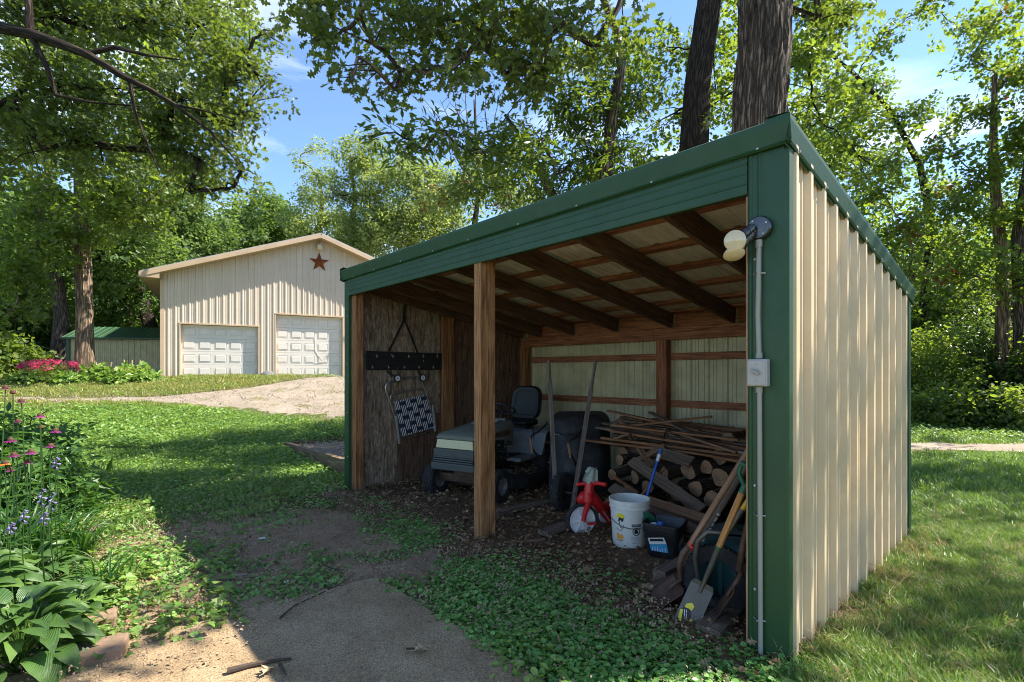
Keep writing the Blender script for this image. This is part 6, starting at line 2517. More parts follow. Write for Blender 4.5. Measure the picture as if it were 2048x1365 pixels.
dv = SM.to_3x3() @ Vector((0, 1, 0))
dvl = SM.to_3x3() @ Vector((-1, .25, 0))
LOGS = [
    (1413, 935, 4.75, .068, .34, dv + Vector((.25, 0, .02)), 'round pale ended log at the upper right of the firewood pile', 1),
    (1378, 942, 4.80, .080, .36, dv + Vector((-.1, 0, .05)), 'large split ended log left of the round pale ended log', .62),
    (1392, 977, 4.62, .072, .34, dv + Vector((.1, 0, .02)), 'round log with ringed end just below the pale ended log', 1),
    (1412, 896, 5.0, .11, .40, Vector((-.86, .35, .16)), 'thick log lying across the top of the firewood pile', 1),
    (1246, 908, 5.6, .085, .30, Vector((.8, .45, .05)), 'left end log of the pile with a bright cut face', .8),
    (1240, 920, 5.45, .055, .30, Vector((.8, .5, -.02)), 'small reddish ended log low at the left end of the pile', 1),
    (1345, 905, 5.15, .075, .34, dvl + Vector((0, 0, -.1)), 'split log under the long top log in the pile', .7),
    (1307, 905, 5.35, .07, .34, dvl, 'bark covered log in the middle of the top row', 1),
    (1300, 940, 5.2, .07, .32, dv + Vector((.5, 0, 0)), 'dark log behind the crossed planks in the pile', .7),
    (1330, 950, 5.05, .065, .32, dv + Vector((.2, 0, .1)), 'dark split log in the middle of the pile', .6),
    (1270, 955, 5.35, .075, .34, Vector((.9, .3, .1)), 'bark covered log low in the left half of the pile', 1),
    (1353, 985, 4.85, .075, .34, dv, 'dark ended log below the split ended log', 1),
    (1440, 955, 4.55, .085, .36, dv + Vector((.2, 0, 0)), 'dark log at the right end of the pile beside the shovel handles', 1),
    (1440, 915, 4.75, .075, .36, dv, 'bark covered log at the upper right end of the pile', 1),
    (1425, 1000, 4.45, .08, .34, dv, 'low dark log at the right end of the pile', 1),
    (1385, 1015, 4.55, .075, .34, dv + Vector((-.3, 0, 0)), 'bottom row log under the ringed one', 1),
    (1340, 1015, 4.85, .07, .34, dv, 'bottom row log behind the sloping planks', .7),
    (1295, 975, 5.15, .07, .34, dv, 'log showing between the crossed planks', 1),
    (1255, 985, 5.35, .07, .34, dv, 'bottom left log of the firewood pile', 1),
    (1225, 950, 5.6, .06, .34, dv, 'dark log right behind the wheelbarrow tray', .7),
    (1455, 880, 4.9, .07, .36, dv, 'log under the boards near the right jamb', 1),
    (1370, 880, 5.2, .07, .36, dv, 'log tucked under the stacked boards', .7),
    (1280, 880, 5.6, .06, .36, dv, 'thin log under the left end of the stacked boards', .7),
]
for px, py, Yd, r, L, dd, lab, fl_ in LOGS:
    log(px, py, Yd, r, L, dd, lab, flat=fl_)
# filler mass of wood behind the visible logs (more rows)
k = 0
for row, z_ in enumerate((.10, .30, .50)):
    for i in range(8 - row):
        c = S(-.40 - i * .20 - row * .08, 2.10 + rnd.uniform(-.05, .05), z_)
        lab = 'log in the dark rear row of the firewood pile'
        o = thing('firewood_log', lab, 'log', c, 0, 'rear row logs of the firewood pile')
        q = MB()
        e = c + dv * .40 + Vector((rnd.uniform(-.03, .03), 0, rnd.uniform(-.02, .02)))
        r = rnd.uniform(.075, .1)
        q.tube([c, c.lerp(e, .5), e], [r, r * 1.05, r * .95], 12)
        q.build('bark', M['logbark'], o, world=True, smooth_=True)


def plank(p0, p1, w, h, m_, label, group, up=(0, 0, 1), cat='plank', name='plank'):
    q = MB()
    c = (Vector(p0) + Vector(p1)) / 2
    q.bar(p0, p1, w, h, up)
    return one(q, name, M[m_], label, cat, c, group, bevel=.002)


# loose planks in front of the logs
PL = [((1238, 838, 5.7), (1304, 935, 5.05), .06, .02, 'board', 'thin stick standing diagonally against the log pile'),
      ((1262, 928, 5.3), (1330, 892, 5.05), .08, .02, 'board', 'short board sloping up across the left of the log pile'),
      ((1262, 922, 4.95), (1405, 1020, 4.35), .10, .038, 'greyboard', 'grey plank sloping down across the log pile, upper of three'),
      ((1224, 975, 5.1), (1392, 1062, 4.25), .11, .038, 'greyboard', 'grey plank sloping down across the log pile, middle of three'),
      ((1215, 1000, 5.2), (1385, 1072, 4.30), .09, .03, 'board', 'brown plank at the foot of the log pile, lowest of three'),
      ((1225, 952, 5.0), (1276, 987, 4.9), .03, .02, 'lath', 'short orange brown stick low on the left of the logs'),
      ((1318, 905, 5.0), (1384, 925, 4.75), .12, .03, 'greyboard', 'short flat board lying on the middle logs'),
      ((1290, 1000, 4.75), (1412, 1040, 4.25), .09, .03, 'ash', 'reddish brown plank resting low on the logs'),
      ((1240, 1040, 4.72), (1340, 1015, 4.7), .08, .03, 'greyboard', 'dusty board behind the white bucket'),
      ((1330, 935, 4.8), (1280, 995, 4.9), .03, .012, 'lath', 'slim lath leaning the other way across the logs')]
for a, c, w_, h_, m_, lab in PL:
    plank(P(*a), P(*c), w_, h_, m_, lab, 'loose planks around the firewood pile', up=(-.3, -.5, .8))
# stack of long laths on top of the pile
q_ = random.Random(5)
for i in range(40):
    row = i // 8
    x0 = -2.62 + q_.uniform(-.15, .35)
    x1 = -.20 - q_.uniform(0, .5)
    y_ = 2.25 + q_.uniform(-.42, .55)
    z0 = .68 + row * .036 + q_.uniform(0, .01) + .10 * (y_ - 2.2) * .2
    sk_ = q_.uniform(-.13, .13)
    zt = q_.uniform(-.05, .03)
    p0, p1 = S(x0, y_ - sk_, z0 + .10 + zt), S(x1, y_ + sk_, z0 - .02 - zt)
    plank(p0, p1, q_.choice((.08, .11, .14)), q_.choice((.018, .024, .030)), q_.choice(('lath', 'board', 'lath', 'lath', 'greyboard')),
          'long thin board lying in the stack on top of the firewood', 'long boards stacked on the firewood', name='board', cat='board')
for a, c, m_, lab in (((1215, 822, 5.9), (1400, 862, 5.3), 'lath', 'long orange brown lath highest on the board stack'),
                      ((1258, 852, 5.5), (1424, 834, 5.1), 'lath', 'lath lying crosswise over the board stack, rising to the right'),
                      ((1300, 825, 5.9), (1408, 880, 5.0), 'greyboard', 'grey lath lying diagonally over the board stack'),
                      ((1222, 862, 5.4), (1470, 902, 4.6), 'lath', 'long lath along the front edge of the board stack'),
                      ((1225, 850, 5.5), (1478, 880, 4.7), 'lath', 'second long lath from the front of the board stack'),
                      ((1330, 858, 5.2), (1475, 905, 4.55), 'board', 'brown lath slanting towards the shovel handles'),
                      ((1222, 880, 5.35), (1262, 868, 5.2), 'board', 'short board end sticking out behind the wheelbarrow')):
    plank(P(*a), P(*c), .065, .022, m_, lab, 'loose laths over the board stack', name='lath', cat='lath')
# boards and timbers on the floor
for a, c, w_, h_, m_, lab in (((985, 1034, 0), (1100, 1008, 0), .10, .03, 'greyboard', 'flat grey board on the shed floor right of the mower wheel'),
                              ((1086, 1076, 0), (1135, 1058, 0), .12, .04, 'greyboard', 'short board on the floor left of the trike wheel'),
                              ((1030, 1090, 0), (1090, 1084, 0), .04, .015, 'board', 'thin stick on the floor right of the middle post')):
    p0, p1 = G(a[0], a[1], .03), G(c[0], c[1], .03)
    p0.z = p1.z = floor_z(p0) + .015 + h_ / 2
    plank(p0, p1, w_, h_, m_, lab, 'boards lying on the shed floor')
for a, c, z_, w_, h_, m_, lab in (((1318, 1152), (1395, 1112), .055, .10, .07, 'greyboard', 'thick upper timber on the floor below the black tub'),
                                  ((1308, 1182), (1400, 1135), .035, .10, .06, 'greyboard', 'thick lower timber on the floor left of the shovel blades'),
                                  ((1415, 1262), (1492, 1190), .04, .14, .03, 'greyboard', 'flat board on the floor by the right jamb')):
    p0, p1 = G(a[0], a[1], z_ + h_ / 2), G(c[0], c[1], z_ + h_ / 2)
    plank(p0, p1, w_, h_, m_, lab, 'timbers on the floor by the shovels', name='timber', cat='timber')
# low stones and a dark hose loop tucked under the timbers
mb = MB()
hc = G(1440, 1200, .02)
pts_ = [hc + Vector((.16 * math.cos(a * .4) * (1 + .02 * a), .14 * math.sin(a * .4), .012 + .004 * a * .3)) for a in range(40)]
mb.tube(pts_, .011, 8)
one(mb, 'hose', M['ink'], 'dark hose coiled on the shed floor behind the spade', 'hose', hc, smooth_=True)
# ------------------------------------------------------------------ trees
def T(px, py, Yd):
    return P(px, py, Yd)


def gbase(x, y):
    return Vector((x, y, h1(x, y) - 0.05))


# the big trunk rising behind the shed, with its canopy over the yard
b0 = gbase(3.52, 7.25)
tree('oak_tree', 'thick ridged grey trunk rising right behind the shed roof corner', b0,
     [b0, P(1512, 500, 7.2), P(1516, 250, 7.2), P(1527, 100, 7.2), P(1531, -60, 7.25), P(1560, -330, 7.4), P(1530, -700, 7.6)], [.48, .40, .355, .35, .345, .29, .16],
     [B(1120, 40, 7.3, 1.0), B(960, 50, 7.2, 1.0), B(835, 30, 7.4, .95), B(720, 30, 7.0, .8), B(620, 10, 7.6, .65), B(800, 140, 7.4, .55), B(900, 140, 7.0, .6), B(1010, 150, 7.6, .65), B(715, 115, 6.8, .35), B(705, 155, 6.8, .22), B(640, 85, 7.2, .3),
      B(790, 180, 7.2, .28), B(1080, 130, 7.4, .5), B(1190, 90, 7.6, .6),
      B(1000, -260, 7.6, 1.2), B(1500, -700, 8, 1.6), B(700, -200, 7.6, 1.0), B(1250, -100, 8.3, .9), B(1640, 40, 8.3, .5)],
     'oak', 36, 'bark', 110, group=None, seed=3, limb=.055, twigs=6, rough=.05, limbs_from=1.2)
# dark leaning trunk left of it
b0 = gbase(4.2, 11.2)
tree('shade_tree', 'dark leaning trunk with bright leaves just left of the thick trunk', b0,
     [b0, P(1385, 330, 11.2), P(1395, 170, 11.1), P(1420, 0, 11), P(1440, -200, 11), P(1450, -500, 11.2)], [.40, .32, .27, .26, .21, .12],
     [B(1440, 330, 11.5, 1.1), B(1330, 350, 11.6, 1.2), B(1350, 230, 12.3, 1.1), B(1440, 200, 12.4, .9), B(1320, 110, 12, 1.0), B(1420, 80, 12.6, 1.0), B(1300, 420, 12, 1.2), B(1200, 440, 12.2, 1.2), B(1620, 130, 11, 1.1), B(1660, 20, 11, 1.1), B(1640, 240, 11.5, 1.0),
      B(1740, 330, 11.2, 1.1), B(1480, -250, 11, 1.5), B(1700, -250, 11.0, 1.3), B(1560, 300, 13, 1.0)],
     'maple', 34, 'bark_dark', 18, seed=8, limb=.04, rough=.06, lscale=.85)
# slender tree with long leaves
b0 = gbase(1.95, 9.2)
tree('walnut_tree', 'slender curving tree with long narrow leaves above the middle of the shed roof', b0,
     [b0, P(1205, 420, 9.2), P(1214, 320, 9.1), P(1224, 240, 9.1), P(1243, 130, 9.1), P(1232, 60, 9.1), P(1190, -40, 9.1)], [.16, .12, .11, .10, .09, .07, .05],
     [B(735, 275, 7.5, .22, .5), B(790, 265, 7.6, .36, .5), B(850, 300, 7.6, .42, .5), B(930, 300, 7.8, .48, .5), B(1010, 310, 8.0, .5), B(880, 260, 7.7, .35, .5), B(1080, 280, 8.5, .6), B(1130, 220, 9, .75), B(1190, 180, 9.3, .7), B(1240, 250, 9.4, .7), B(1110, 350, 9, .65), B(1180, 310, 9.3, .6), B(1260, 340, 9.6, .7), B(1280, 180, 9.6, .6), B(1180, 100, 9.4, .7)],
     'walnut', 44, 'bark', 12, seed=12, limb=.030, twigs=8, rough=.04, limbs_from=.2)
# second stem group at (1100-1200, 360) behind: small forked tree
b0 = gbase(.6, 10.2)
tree('forked_tree', 'small forked tree standing close behind the left half of the shed', b0,
     [b0, P(1110, 400, 10.2), P(1085, 350, 10.2), P(1060, 300, 10.3), P(1010, 230, 10.3)], [.14, .10, .08, .06, .03],
     [B(1040, 370, 10.4, .6), B(1100, 420, 10.6, .7), B(1000, 250, 10.5, .4), B(1060, 180, 10.5, .45), B(960, 380, 10.6, .6), B(1150, 390, 10.6, .7), B(1020, 330, 10.4, .6)], 'walnut', 34, 'bark', 10, seed=14, limb=.03, twigs=6, limbs_from=.2)

# left: tree out of frame whose limb crosses the top left corner
b0 = gbase(-11.6, 8.8)
lt_ = tree('overhanging_oak', 'dark green oak whose long limb reaches across the top left corner', b0,
     [b0, P(-420, 500, 8.8), P(-400, 250, 8.8), P(-330, 60, 8.9), P(-300, -300, 9)], [.40, .33, .28, .24, .12],
     [B(60, 30, 9.2, 1.2), B(180, 60, 9.6, 1.2), B(300, 40, 9.4, 1.2), B(410, 50, 9.8, 1.0), B(480, 120, 9.6, .85), B(500, 200, 9.5, .6), B(120, 170, 9.0, 1.1), B(240, 190, 9.4, 1.1), B(350, 190, 9.2, 1.05), B(430, 240, 9.4, .85), B(400, 320, 9.3, .75), B(330, 300, 9.6, .9),
      B(485, 330, 9.2, .42), B(380, 385, 9.2, .42), B(515, 150, 9.6, .5), B(470, 255, 9.3, .45), B(200, 290, 9.6, .9), B(90, 300, 9.4, .9), B(20, 200, 9.2, 1.1), B(470, 372, 9.2, .28), B(530, 60, 9.9, .45),
      B(-120, -150, 9.4, 1.8), B(160, -180, 9.6, 1.8), B(400, -150, 9.8, 1.4), B(-150, 250, 9.3, 1.5)],
     'oak', 46, 'bark_dark', 12, seed=21, limb=.075, lscale=.78, twigs=6, limbs_from=.3)
mb = MB()
mb.tube([P(-330, 60, 8.9), P(-150, 20, 8.3), P(0, 56, 7.9), P(60, 68, 7.9), P(130, 92, 7.9), P(180, 112, 7.9), P(240, 150, 7.9), P(300, 180, 8.0), P(350, 210, 8.1), P(420, 262, 8.2), P(480, 330, 8.3)], [.16, .11, .085, .08, .07, .06, .05, .04, .03, .02, .008], 10)
mb.tube([P(175, 108, 7.9), P(230, 95, 8.0), P(290, 110, 8.1), P(360, 120, 8.2)], [.04, .034, .024, .01], 8)
mb.tube([P(60, 68, 7.9), P(92, 130, 7.9), P(112, 190, 7.9), P(180, 205, 8.0), P(300, 215, 8.1)], [.045, .038, .028, .02, .008], 8)
mb.tube([P(60, 68, 7.9), P(58, 20, 7.9), P(50, -60, 7.9)], [.06, .05, .04], 8)
mb.tube([P(260, 160, 8.0), P(268, 220, 8.0), P(300, 300, 8.1), P(320, 350, 8.2)], [.03, .024, .016, .006], 6)
mb.tube([P(350, 210, 8.1), P(400, 220, 8.1), P(470, 240, 8.2)], [.022, .015, .006], 6)
mb.build('long_limb', M['bark_dark'], lt_, world=True, smooth_=True)

# left: tan oak trunk in front of the low outbuilding
b0 = gbase(P(170, 750, 18.4).x, 18.4)
tree('tan_oak', 'tan barked straight oak trunk in front of the low green roofed outbuilding', b0,
     [b0, P(169, 640, 18.4), P(166, 520, 18.4), P(163, 400, 18.4), P(160, 250, 18.4), P(165, 60, 18.4)], [.30, .255, .245, .22, .18, .10],
     [B(110, 470, 17.5, 1.3), B(230, 440, 17.5, 1.4), B(300, 400, 17.2, 1.4), B(60, 400, 17.6, 1.5), B(180, 360, 17, 1.5), B(350, 350, 17.6, 1.4), B(260, 300, 17.8, 1.6), B(100, 300, 18, 1.7), B(30, 560, 16.8, 1.1), B(20, 630, 16.6, .8), B(60, 500, 16.8, 1.1),
      B(330, 250, 18, 1.6), B(380, 180, 18.4, 1.6), B(200, 200, 18.4, 1.8), B(30, 250, 18.2, 1.8), B(450, 130, 18.4, 1.2), B(250, 60, 18.4, 2.2), B(80, 60, 18.4, 2.2), B(420, 30, 18.6, 1.8)],
     'maple', 26, 'bark_tan', 22, seed=31, limb=.08, lscale=1.1, twigs=5, rough=.035)
b0 = gbase(P(112, 720, 23.5).x, 23.5)
tree('leaning_oak', 'brown oak trunk leaning just left of the tan one', b0,
     [b0, P(124, 640, 23.5), P(112, 560, 23.5), P(102, 470, 23.5), P(96, 330, 23.5)], [.36, .28, .26, .22, .14],
     [B(60, 560, 24, 2.0), B(220, 520, 24.5, 2.2), B(140, 450, 24, 2.2), B(300, 470, 24.5, 2.0), B(20, 430, 24, 2.4), B(250, 570, 25.5, 1.6), B(30, 650, 25, 1.6), B(90, 620, 26, 1.6)],
     'far', 10, 'bark', 14, seed=33, limb=.08)
b0 = gbase(P(300, 700, 26).x, 27)
tree('leaning_garage_tree', 'dark branching tree rising behind the garage left corner', b0,
     [b0, P(285, 600, 27), P(268, 540, 27), P(250, 430, 27), P(240, 320, 27)], [.40, .30, .24, .2, .1],
     [B(250, 600, 27, 1.7), B(230, 520, 27.5, 2.2), B(300, 470, 28, 2.3), B(360, 440, 29, 2.2), B(300, 400, 28, 2.0), B(420, 470, 30, 1.8), B(215, 640, 28, 1.2)], 'far', 10, 'bark_dark', 10, seed=35, limb=.12)

# behind the garage
for i, (px, Yd, w_, top, lf, lab, bl) in enumerate((
        (465, 36, .28, 440, 'far', 'round crowned tree over the middle of the garage roof', [(440, 470, 1.9), (480, 450, 1.8), (420, 500, 1.6), (500, 490, 1.6)]),
        (545, 38, .28, 415, 'far', 'taller rounded tree over the garage roof left of the ridge', [(545, 440, 2.1), (560, 480, 2.0), (530, 500, 1.8), (590, 500, 1.6), (545, 408, 1.2)]),
        (640, 34, .26, 330, 'pale', 'airy pale tree whose bare tips stand above the garage ridge', [(620, 490, 1.6), (680, 480, 1.6), (632, 300, .55), (600, 320, .45), (650, 360, .85), (625, 400, 1.1), (600, 430, 1.1), (660, 440, 1.4), (630, 350, .5), (615, 470, 1.4)]),
        (705, 31, .24, 300, 'pale', 'pale green tree with dark forking stems right of the garage ridge', [(700, 330, 1.5), (740, 300, 1.3), (680, 390, 1.5), (740, 390, 1.7), (710, 450, 1.6), (770, 440, 1.8), (760, 340, 1.5), (740, 490, 1.8), (700, 500, 1.6)]),
        (830, 30, .24, 300, 'pale', 'yellowish tree behind the left half of the shed roof', [(800, 350, 1.4), (850, 390, 1.7), (810, 430, 1.7), (880, 430, 1.6), (860, 340, 1.2), (800, 480, 1.8), (860, 470, 1.8), (900, 380, 1.3)]),
        (950, 26, .20, 170, 'pale', 'half bare tree with thin pinkish branches behind the shed roof', [(930, 370, 1.1), (970, 330, .8), (1000, 380, 1.2), (950, 300, .4), (900, 400, 1.2), (1040, 410, 1.2)]))):
    x_ = P(px, 700, Yd).x
    b0 = gbase(x_, Yd)
    blobs = [B(a, c, Yd + ((a * 7) % 5 - 2) * .5, r) for a, c, r in bl]
    tree('background_tree', lab, b0, [b0, P(px, 560, Yd), P(px - 4, 480, Yd), P(px + 6, 400, Yd), P(px - 2, top + 30, Yd)], [w_ * 1.3, w_, w_ * .85, w_ * .6, w_ * .15], blobs, lf, 15, 'bark_dark', 10, group='trees behind the garage', seed=50 + i, limb=.09, lscale=.8 if lf == 'pale' else 1, twigs=7,
         extra=('rust', 30) if px == 950 else None, limbs_from=.4)
# bare twigs above the half bare tree
root = [o for o in bpy.data.objects if o.get('label', '').startswith('half bare tree')][0]
mb = MB()
q_ = random.Random(4)
base_ = P(965, 400, 26)
for ex, ey in ((880, 200), (905, 175), (930, 160), (950, 150), (975, 170), (1000, 190), (865, 245), (1010, 240), (840, 190), (915, 220)):
    e = P(ex, ey, 26 + q_.uniform(-1, 1))
    m1 = base_.lerp(e, .4) + Vector((q_.uniform(-.3, .3), 0, .1))
    m2 = base_.lerp(e, .75) + Vector((q_.uniform(-.2, .2), 0, .2))
    mb.tube([base_, m1, m2, e], [.07, .05, .025, .008], 5, False)
    for _ in range(5):
        f_ = m1.lerp(e, q_.random())
        mb.tube([f_, f_ + Vector((q_.uniform(-.7, .7), q_.uniform(-.3, .3), q_.uniform(.1, .8)))], [.016, .005], 4, False)
mb.build('bare_branch', M['bark'], root, world=True, smooth_=True)

# right side
b0 = gbase(P(2008, 810, 15).x, 15)
tree('right_tree', 'tall grey brown trunk standing in the bushes at the right', b0,
     [b0, P(2004, 720, 15), P(2006, 600, 15), P(2000, 480, 15), P(1986, 330, 15), P(1990, 150, 15)], [.22, .17, .155, .14, .11, .06],
     [B(1900, 420, 14.6, .95), B(1820, 460, 14.4, .8), B(1960, 350, 14.6, .9), B(2030, 440, 14.6, .9), B(1880, 300, 14.8, .7), B(1960, 230, 15, .8), B(2040, 300, 15, .9), B(2030, 150, 15, 1.0), B(1940, 120, 15, .5), B(1990, 40, 15, .8), B(1760, 380, 14.6, .7), B(1700, 320, 14.4, .7), B(1820, 560, 14.6, .9), B(1900, 540, 14.8, .9)],
     'maple', 34, 'bark_tan', 14, seed=61, limb=.04, lscale=.9, twigs=7, extra=('rust', 16))
b0 = gbase(P(2052, 770, 14.5).x, 14.5)
tree('edge_tree', 'dark trunk at the right edge of the picture beside the grey brown one', b0,
     [b0, P(2046, 620, 14.5), P(2036, 480, 14.5), P(2062, 300, 14.5), P(2090, 100, 14.5)], [.24, .19, .16, .13, .08],
     [B(2080, 300, 14.4, 1.2), B(2060, 120, 14.4, 1.2), B(2120, 400, 14, 1.2), B(2100, 560, 14, 1.2), B(2030, 540, 14.2, .8), B(2150, 200, 13, 1.8), B(2250, 0, 12, 2.0), B(2100, -150, 12, 2.0)], 'maple', 26, 'bark', 12, seed=63, limb=.04, lscale=.95)
b0 = gbase(P(1840, 760, 19).x, 19)
tree('airy_tree', 'tall airy tree with crossing bare branches over the shed right wall', b0,
     [b0, P(1850, 600, 19), P(1862, 450, 19), P(1840, 330, 19), P(1780, 220, 18.5), P(1700, 140, 18), P(1610, 70, 17.6)], [.2, .16, .13, .11, .08, .06, .02],
     [B(1780, 240, 18.5, .8), B(1850, 230, 19, .8), B(1700, 220, 18, .9), B(1620, 330, 18.4, 1.2), B(1700, 400, 18.4, 1.2), B(1800, 480, 18.6, 1.2), B(1860, 380, 19, 1.0), B(1650, 60, 18, .7), B(1760, 80, 18, .8), B(1740, 520, 18.6, 1.2), B(1880, 620, 19, 1.3), B(1620, 200, 18.4, .9), B(1650, 470, 18.4, 1.2), B(1720, 600, 19, 1.3), B(1900, 480, 19, 1.2), B(1950, 560, 19, 1.4), B(2000, 420, 19, 1.3), B(2050, 640, 19, 1.4), B(1850, 700, 19, 1.4), B(1960, 60, 19, .9), B(1680, 10, 18, .9), B(1850, 20, 18.5, .6)],
     'maple', 26, 'bark_dark', 8, seed=65, limb=.035, lscale=1.05, twigs=9, limbs_from=.4)
b0 = gbase(P(1600, 700, 22).x, 22)
tree('yellowing_tree', 'yellow green tree with rusty leaf clumps behind the roof corner', b0,
     [b0, P(1600, 500, 22), P(1610, 350, 22), P(1650, 250, 22), P(1680, 120, 22)], [.25, .2, .17, .13, .06],
     [B(1620, 300, 22, 1.3), B(1700, 270, 22, 1.2), B(1660, 170, 22, 1.2), B(1740, 170, 22, 1.1), B(1780, 330, 22, 1.2), B(1700, 430, 22, 1.4), B(1590, 120, 22, 1.0), B(1850, 480, 22, 1.5), B(1800, 600, 22, 1.6), B(1920, 680, 22, 1.8)],
     'far', 14, 'bark', 10, seed=67, limb=.05, lscale=.7, twigs=8, extra=('rust', 30))
# trees to the right of the camera whose shade dapples the wall and the grass
for i, (x_, y_, hh, lab, bl) in enumerate((
        (10.5, 3.0, 9, 'spreading yard tree right of the camera, out of the picture', [(8.4, 4.0, 7.6, .7), (8.9, 6.0, 8.2, .8), (10.0, 3.0, 8.2, 1.0), (11, 4.6, 9.6, 1.3), (6.4, 4.3, 7.4, .5), (7.2, 5.1, 7.9, .5), (6.8, 3.7, 7.0, .4), (7.9, 4.4, 8.6, .5), (8.3, 5.3, 7.3, .45), (9.2, 4.7, 8.0, .5), (7.5, 3.7, 8.1, .45), (9.6, 5.6, 8.9, .5), (9.0, 3.6, 7.4, .4), (3.9, 3.7, 7.4, .6), (4.7, 4.9, 7.9, .8)]),
        (13.5, 7.5, 10, 'second yard tree farther right, out of the picture', [(13, 8.6, 9, 1.9), (11.6, 8.4, 7.4, 1.4), (14.5, 6.5, 9.5, 1.9), (12.5, 7, 10.5, 1.7)]),
        (5.5, -3.5, 9, 'yard tree behind the camera, out of the picture', [(3.2, -1.0, 7.6, 1.2), (4.6, -2.2, 8.5, 1.4), (6.2, -1.2, 8.4, 1.3), (1.9, 1.0, 7.8, .9), (3.6, 1.4, 8.3, .9), (5.2, .6, 8.2, 1.1)]))):
    b0 = gbase(x_, y_)
    tree('yard_tree', lab, b0, [b0, b0 + Vector((.1, .05, hh * .4)), b0 + Vector((-.1, .2, hh * .75)), b0 + Vector((0, .3, hh))], [.3, .25, .18, .08],
         [(Vector((a, c, d)), r, .7) for a, c, d, r in bl], 'maple', 12, 'bark', 12, seed=80 + i, limb=.05, lscale=1.05)

# understory bushes
def bush(name, label, c, w_, h_, leaf, n, group=None, seed=1, lscale=1.0):
    c = Vector(c)
    root = thing(name, label, 'bush', c, 0, group)
    q = np.random.default_rng(seed)
    u = q.normal(0, 1, (n, 3))
    u /= np.linalg.norm(u, axis=1)[:, None]
    rad = q.random(n) ** .35
    lump = 1 + .35 * (vnoise(u[:, 0] * 2.5 + seed, u[:, 1] * 2.5 + u[:, 2] * 2, seed, 3) - .5) * 2
    pts = np.stack([u[:, 0] * w_ * rad * lump, u[:, 1] * w_ * rad * lump, np.abs(u[:, 2]) * h_ * rad * lump + .08], 1) + np.array(c)
    scatter('foliage', pts, SPR[leaf], lscale, .3, .6, root, 'stuff', tuple(c), seed)
    mb = MB()
    qq = random.Random(seed)
    for _ in range(7):
        e = c + Vector((qq.uniform(-.7, .7) * w_, qq.uniform(-.7, .7) * w_, h_ * qq.uniform(.5, .95)))
        mb.tube([c + Vector((qq.uniform(-.1, .1), qq.uniform(-.1, .1), 0)), c.lerp(e, .5) + Vector((0, 0, .15 * h_)), e], [.02, .014, .005], 5, False)
    mb.build('stem', M['bark'], root, world=True, smooth_=True)
    return root


for i, (px, Yd, w_, h_, lf, lab) in enumerate((
        (1850, 15.5, 1.3, 2.6, 'bush', 'leafy sunlit bush just past the shed back corner'),
        (1935, 16, 1.5, 3.2, 'bushdark', 'tall dark shrub in the middle of the right hand thicket'),
        (1900, 13.6, .95, 1.0, 'bush', 'low bright green shrub at the edge of the dirt path'),
        (1980, 13.0, .8, .8, 'bushdark', 'low dark shrub at the foot of the right trunk'),
        (2035, 12.4, .7, .95, 'bush', 'pale leaved bush at the right picture edge'),
        (2050, 15.5, 1.4, 3.0, 'bushdark', 'tall shrub behind the right edge trunk'),
        (1900, 18.5, 1.8, 4.0, 'bush', 'high leafy shrub at the back of the right hand thicket'),
        (1830, 19, 1.6, 3.5, 'bushdark', 'dark shrub deep behind the shed right wall'),
        (2010, 19, 2.0, 4.6, 'bushdark', 'tallest dark shrub at the back right'),
        (2140, 14, 1.5, 3.2, 'bush', 'shrub just outside the right picture edge'))):
    x_ = P(px, 700, Yd).x
    bush('shrub', lab, (x_, Yd, h1(x_, Yd)), w_, h_, lf, int(150 * w_ * h_ ** .8), 'shrubs of the right hand thicket', 100 + i, 1.15)
for i, (px, Yd, w_, h_, lf, lab) in enumerate((
        (20, 26, 2.4, 3.5, 'bushdark', 'dark shrub at the left edge of the wood'),
        (90, 29, 2.4, 3.5, 'bush', 'shrub between the two left trunks at the back'),
        (-30, 21, 1.8, 1.6, 'bush', 'bright low shrub at the far left edge of the lawn'),
        (230, 31, 2.4, 4, 'bushdark', 'dark shrub behind the low outbuilding'))):
    x_ = P(px, 700, Yd).x
    bush('shrub', lab, (x_, Yd, h1(x_, Yd)), w_, h_, lf, 420, 'shrubs at the edge of the left wood', 120 + i, 1.9)

# the far wood, one mass
q = np.random.default_rng(9)
n = 2600
a = q.uniform(-75, 75, n)
an = np.radians(a)
dist = q.uniform(40, 62, n)
hx, hy = np.sin(an) * dist, np.cos(an) * dist
top = 7.5 + 4.5 * vnoise(a * .15, a * 0, 91, 3)
top = np.where((a > -24) & (a < -8), top * .62, top)
hz = h1(0, 60) * 0 + H(hx, hy) + q.random(n) ** .8 * top
scatter('distant_woods', np.stack([hx, hy, hz], 1), SPR['far'], 3.0, .3, .6, None, 'stuff', (0, 0, 0), 9)
mb = MB()
qq = random.Random(2)
for _ in range(70):
    a_ = math.radians(qq.uniform(-70, 70))
    dd = qq.uniform(38, 60)
    x_, y_ = math.sin(a_) * dd, math.cos(a_) * dd
    z_ = h1(x_, y_)
    mb.tube([(x_, y_, z_ - .2), (x_ + qq.uniform(-.3, .3), y_, z_ + 3), (x_ + qq.uniform(-.6, .6), y_, z_ + 6)], [.3, .22, .1], 6, False)
o = mb.build('distant_trunks', M['bark_dark'], None, smooth_=True, kind='stuff')

# ------------------------------------------------------------------ ground cover
def field(n, x0, x1, y0, y1, dens, seed, power=1.0):
    q = np.random.default_rng(seed)
    x, y = q.uniform(x0, x1, n), q.uniform(y0, y1, n)
    t, v = shed_tv(x, y)
    k = q.random(n) < dens(x, y, t, v)
    x, y = x[k], y[k]
    return np.stack([x, y, H(x, y)], 1)


def in_slab(t, v, m=0.0):
    return (t < 2.37 + m) & (v < -1.02 + m) & (v > -4.45)


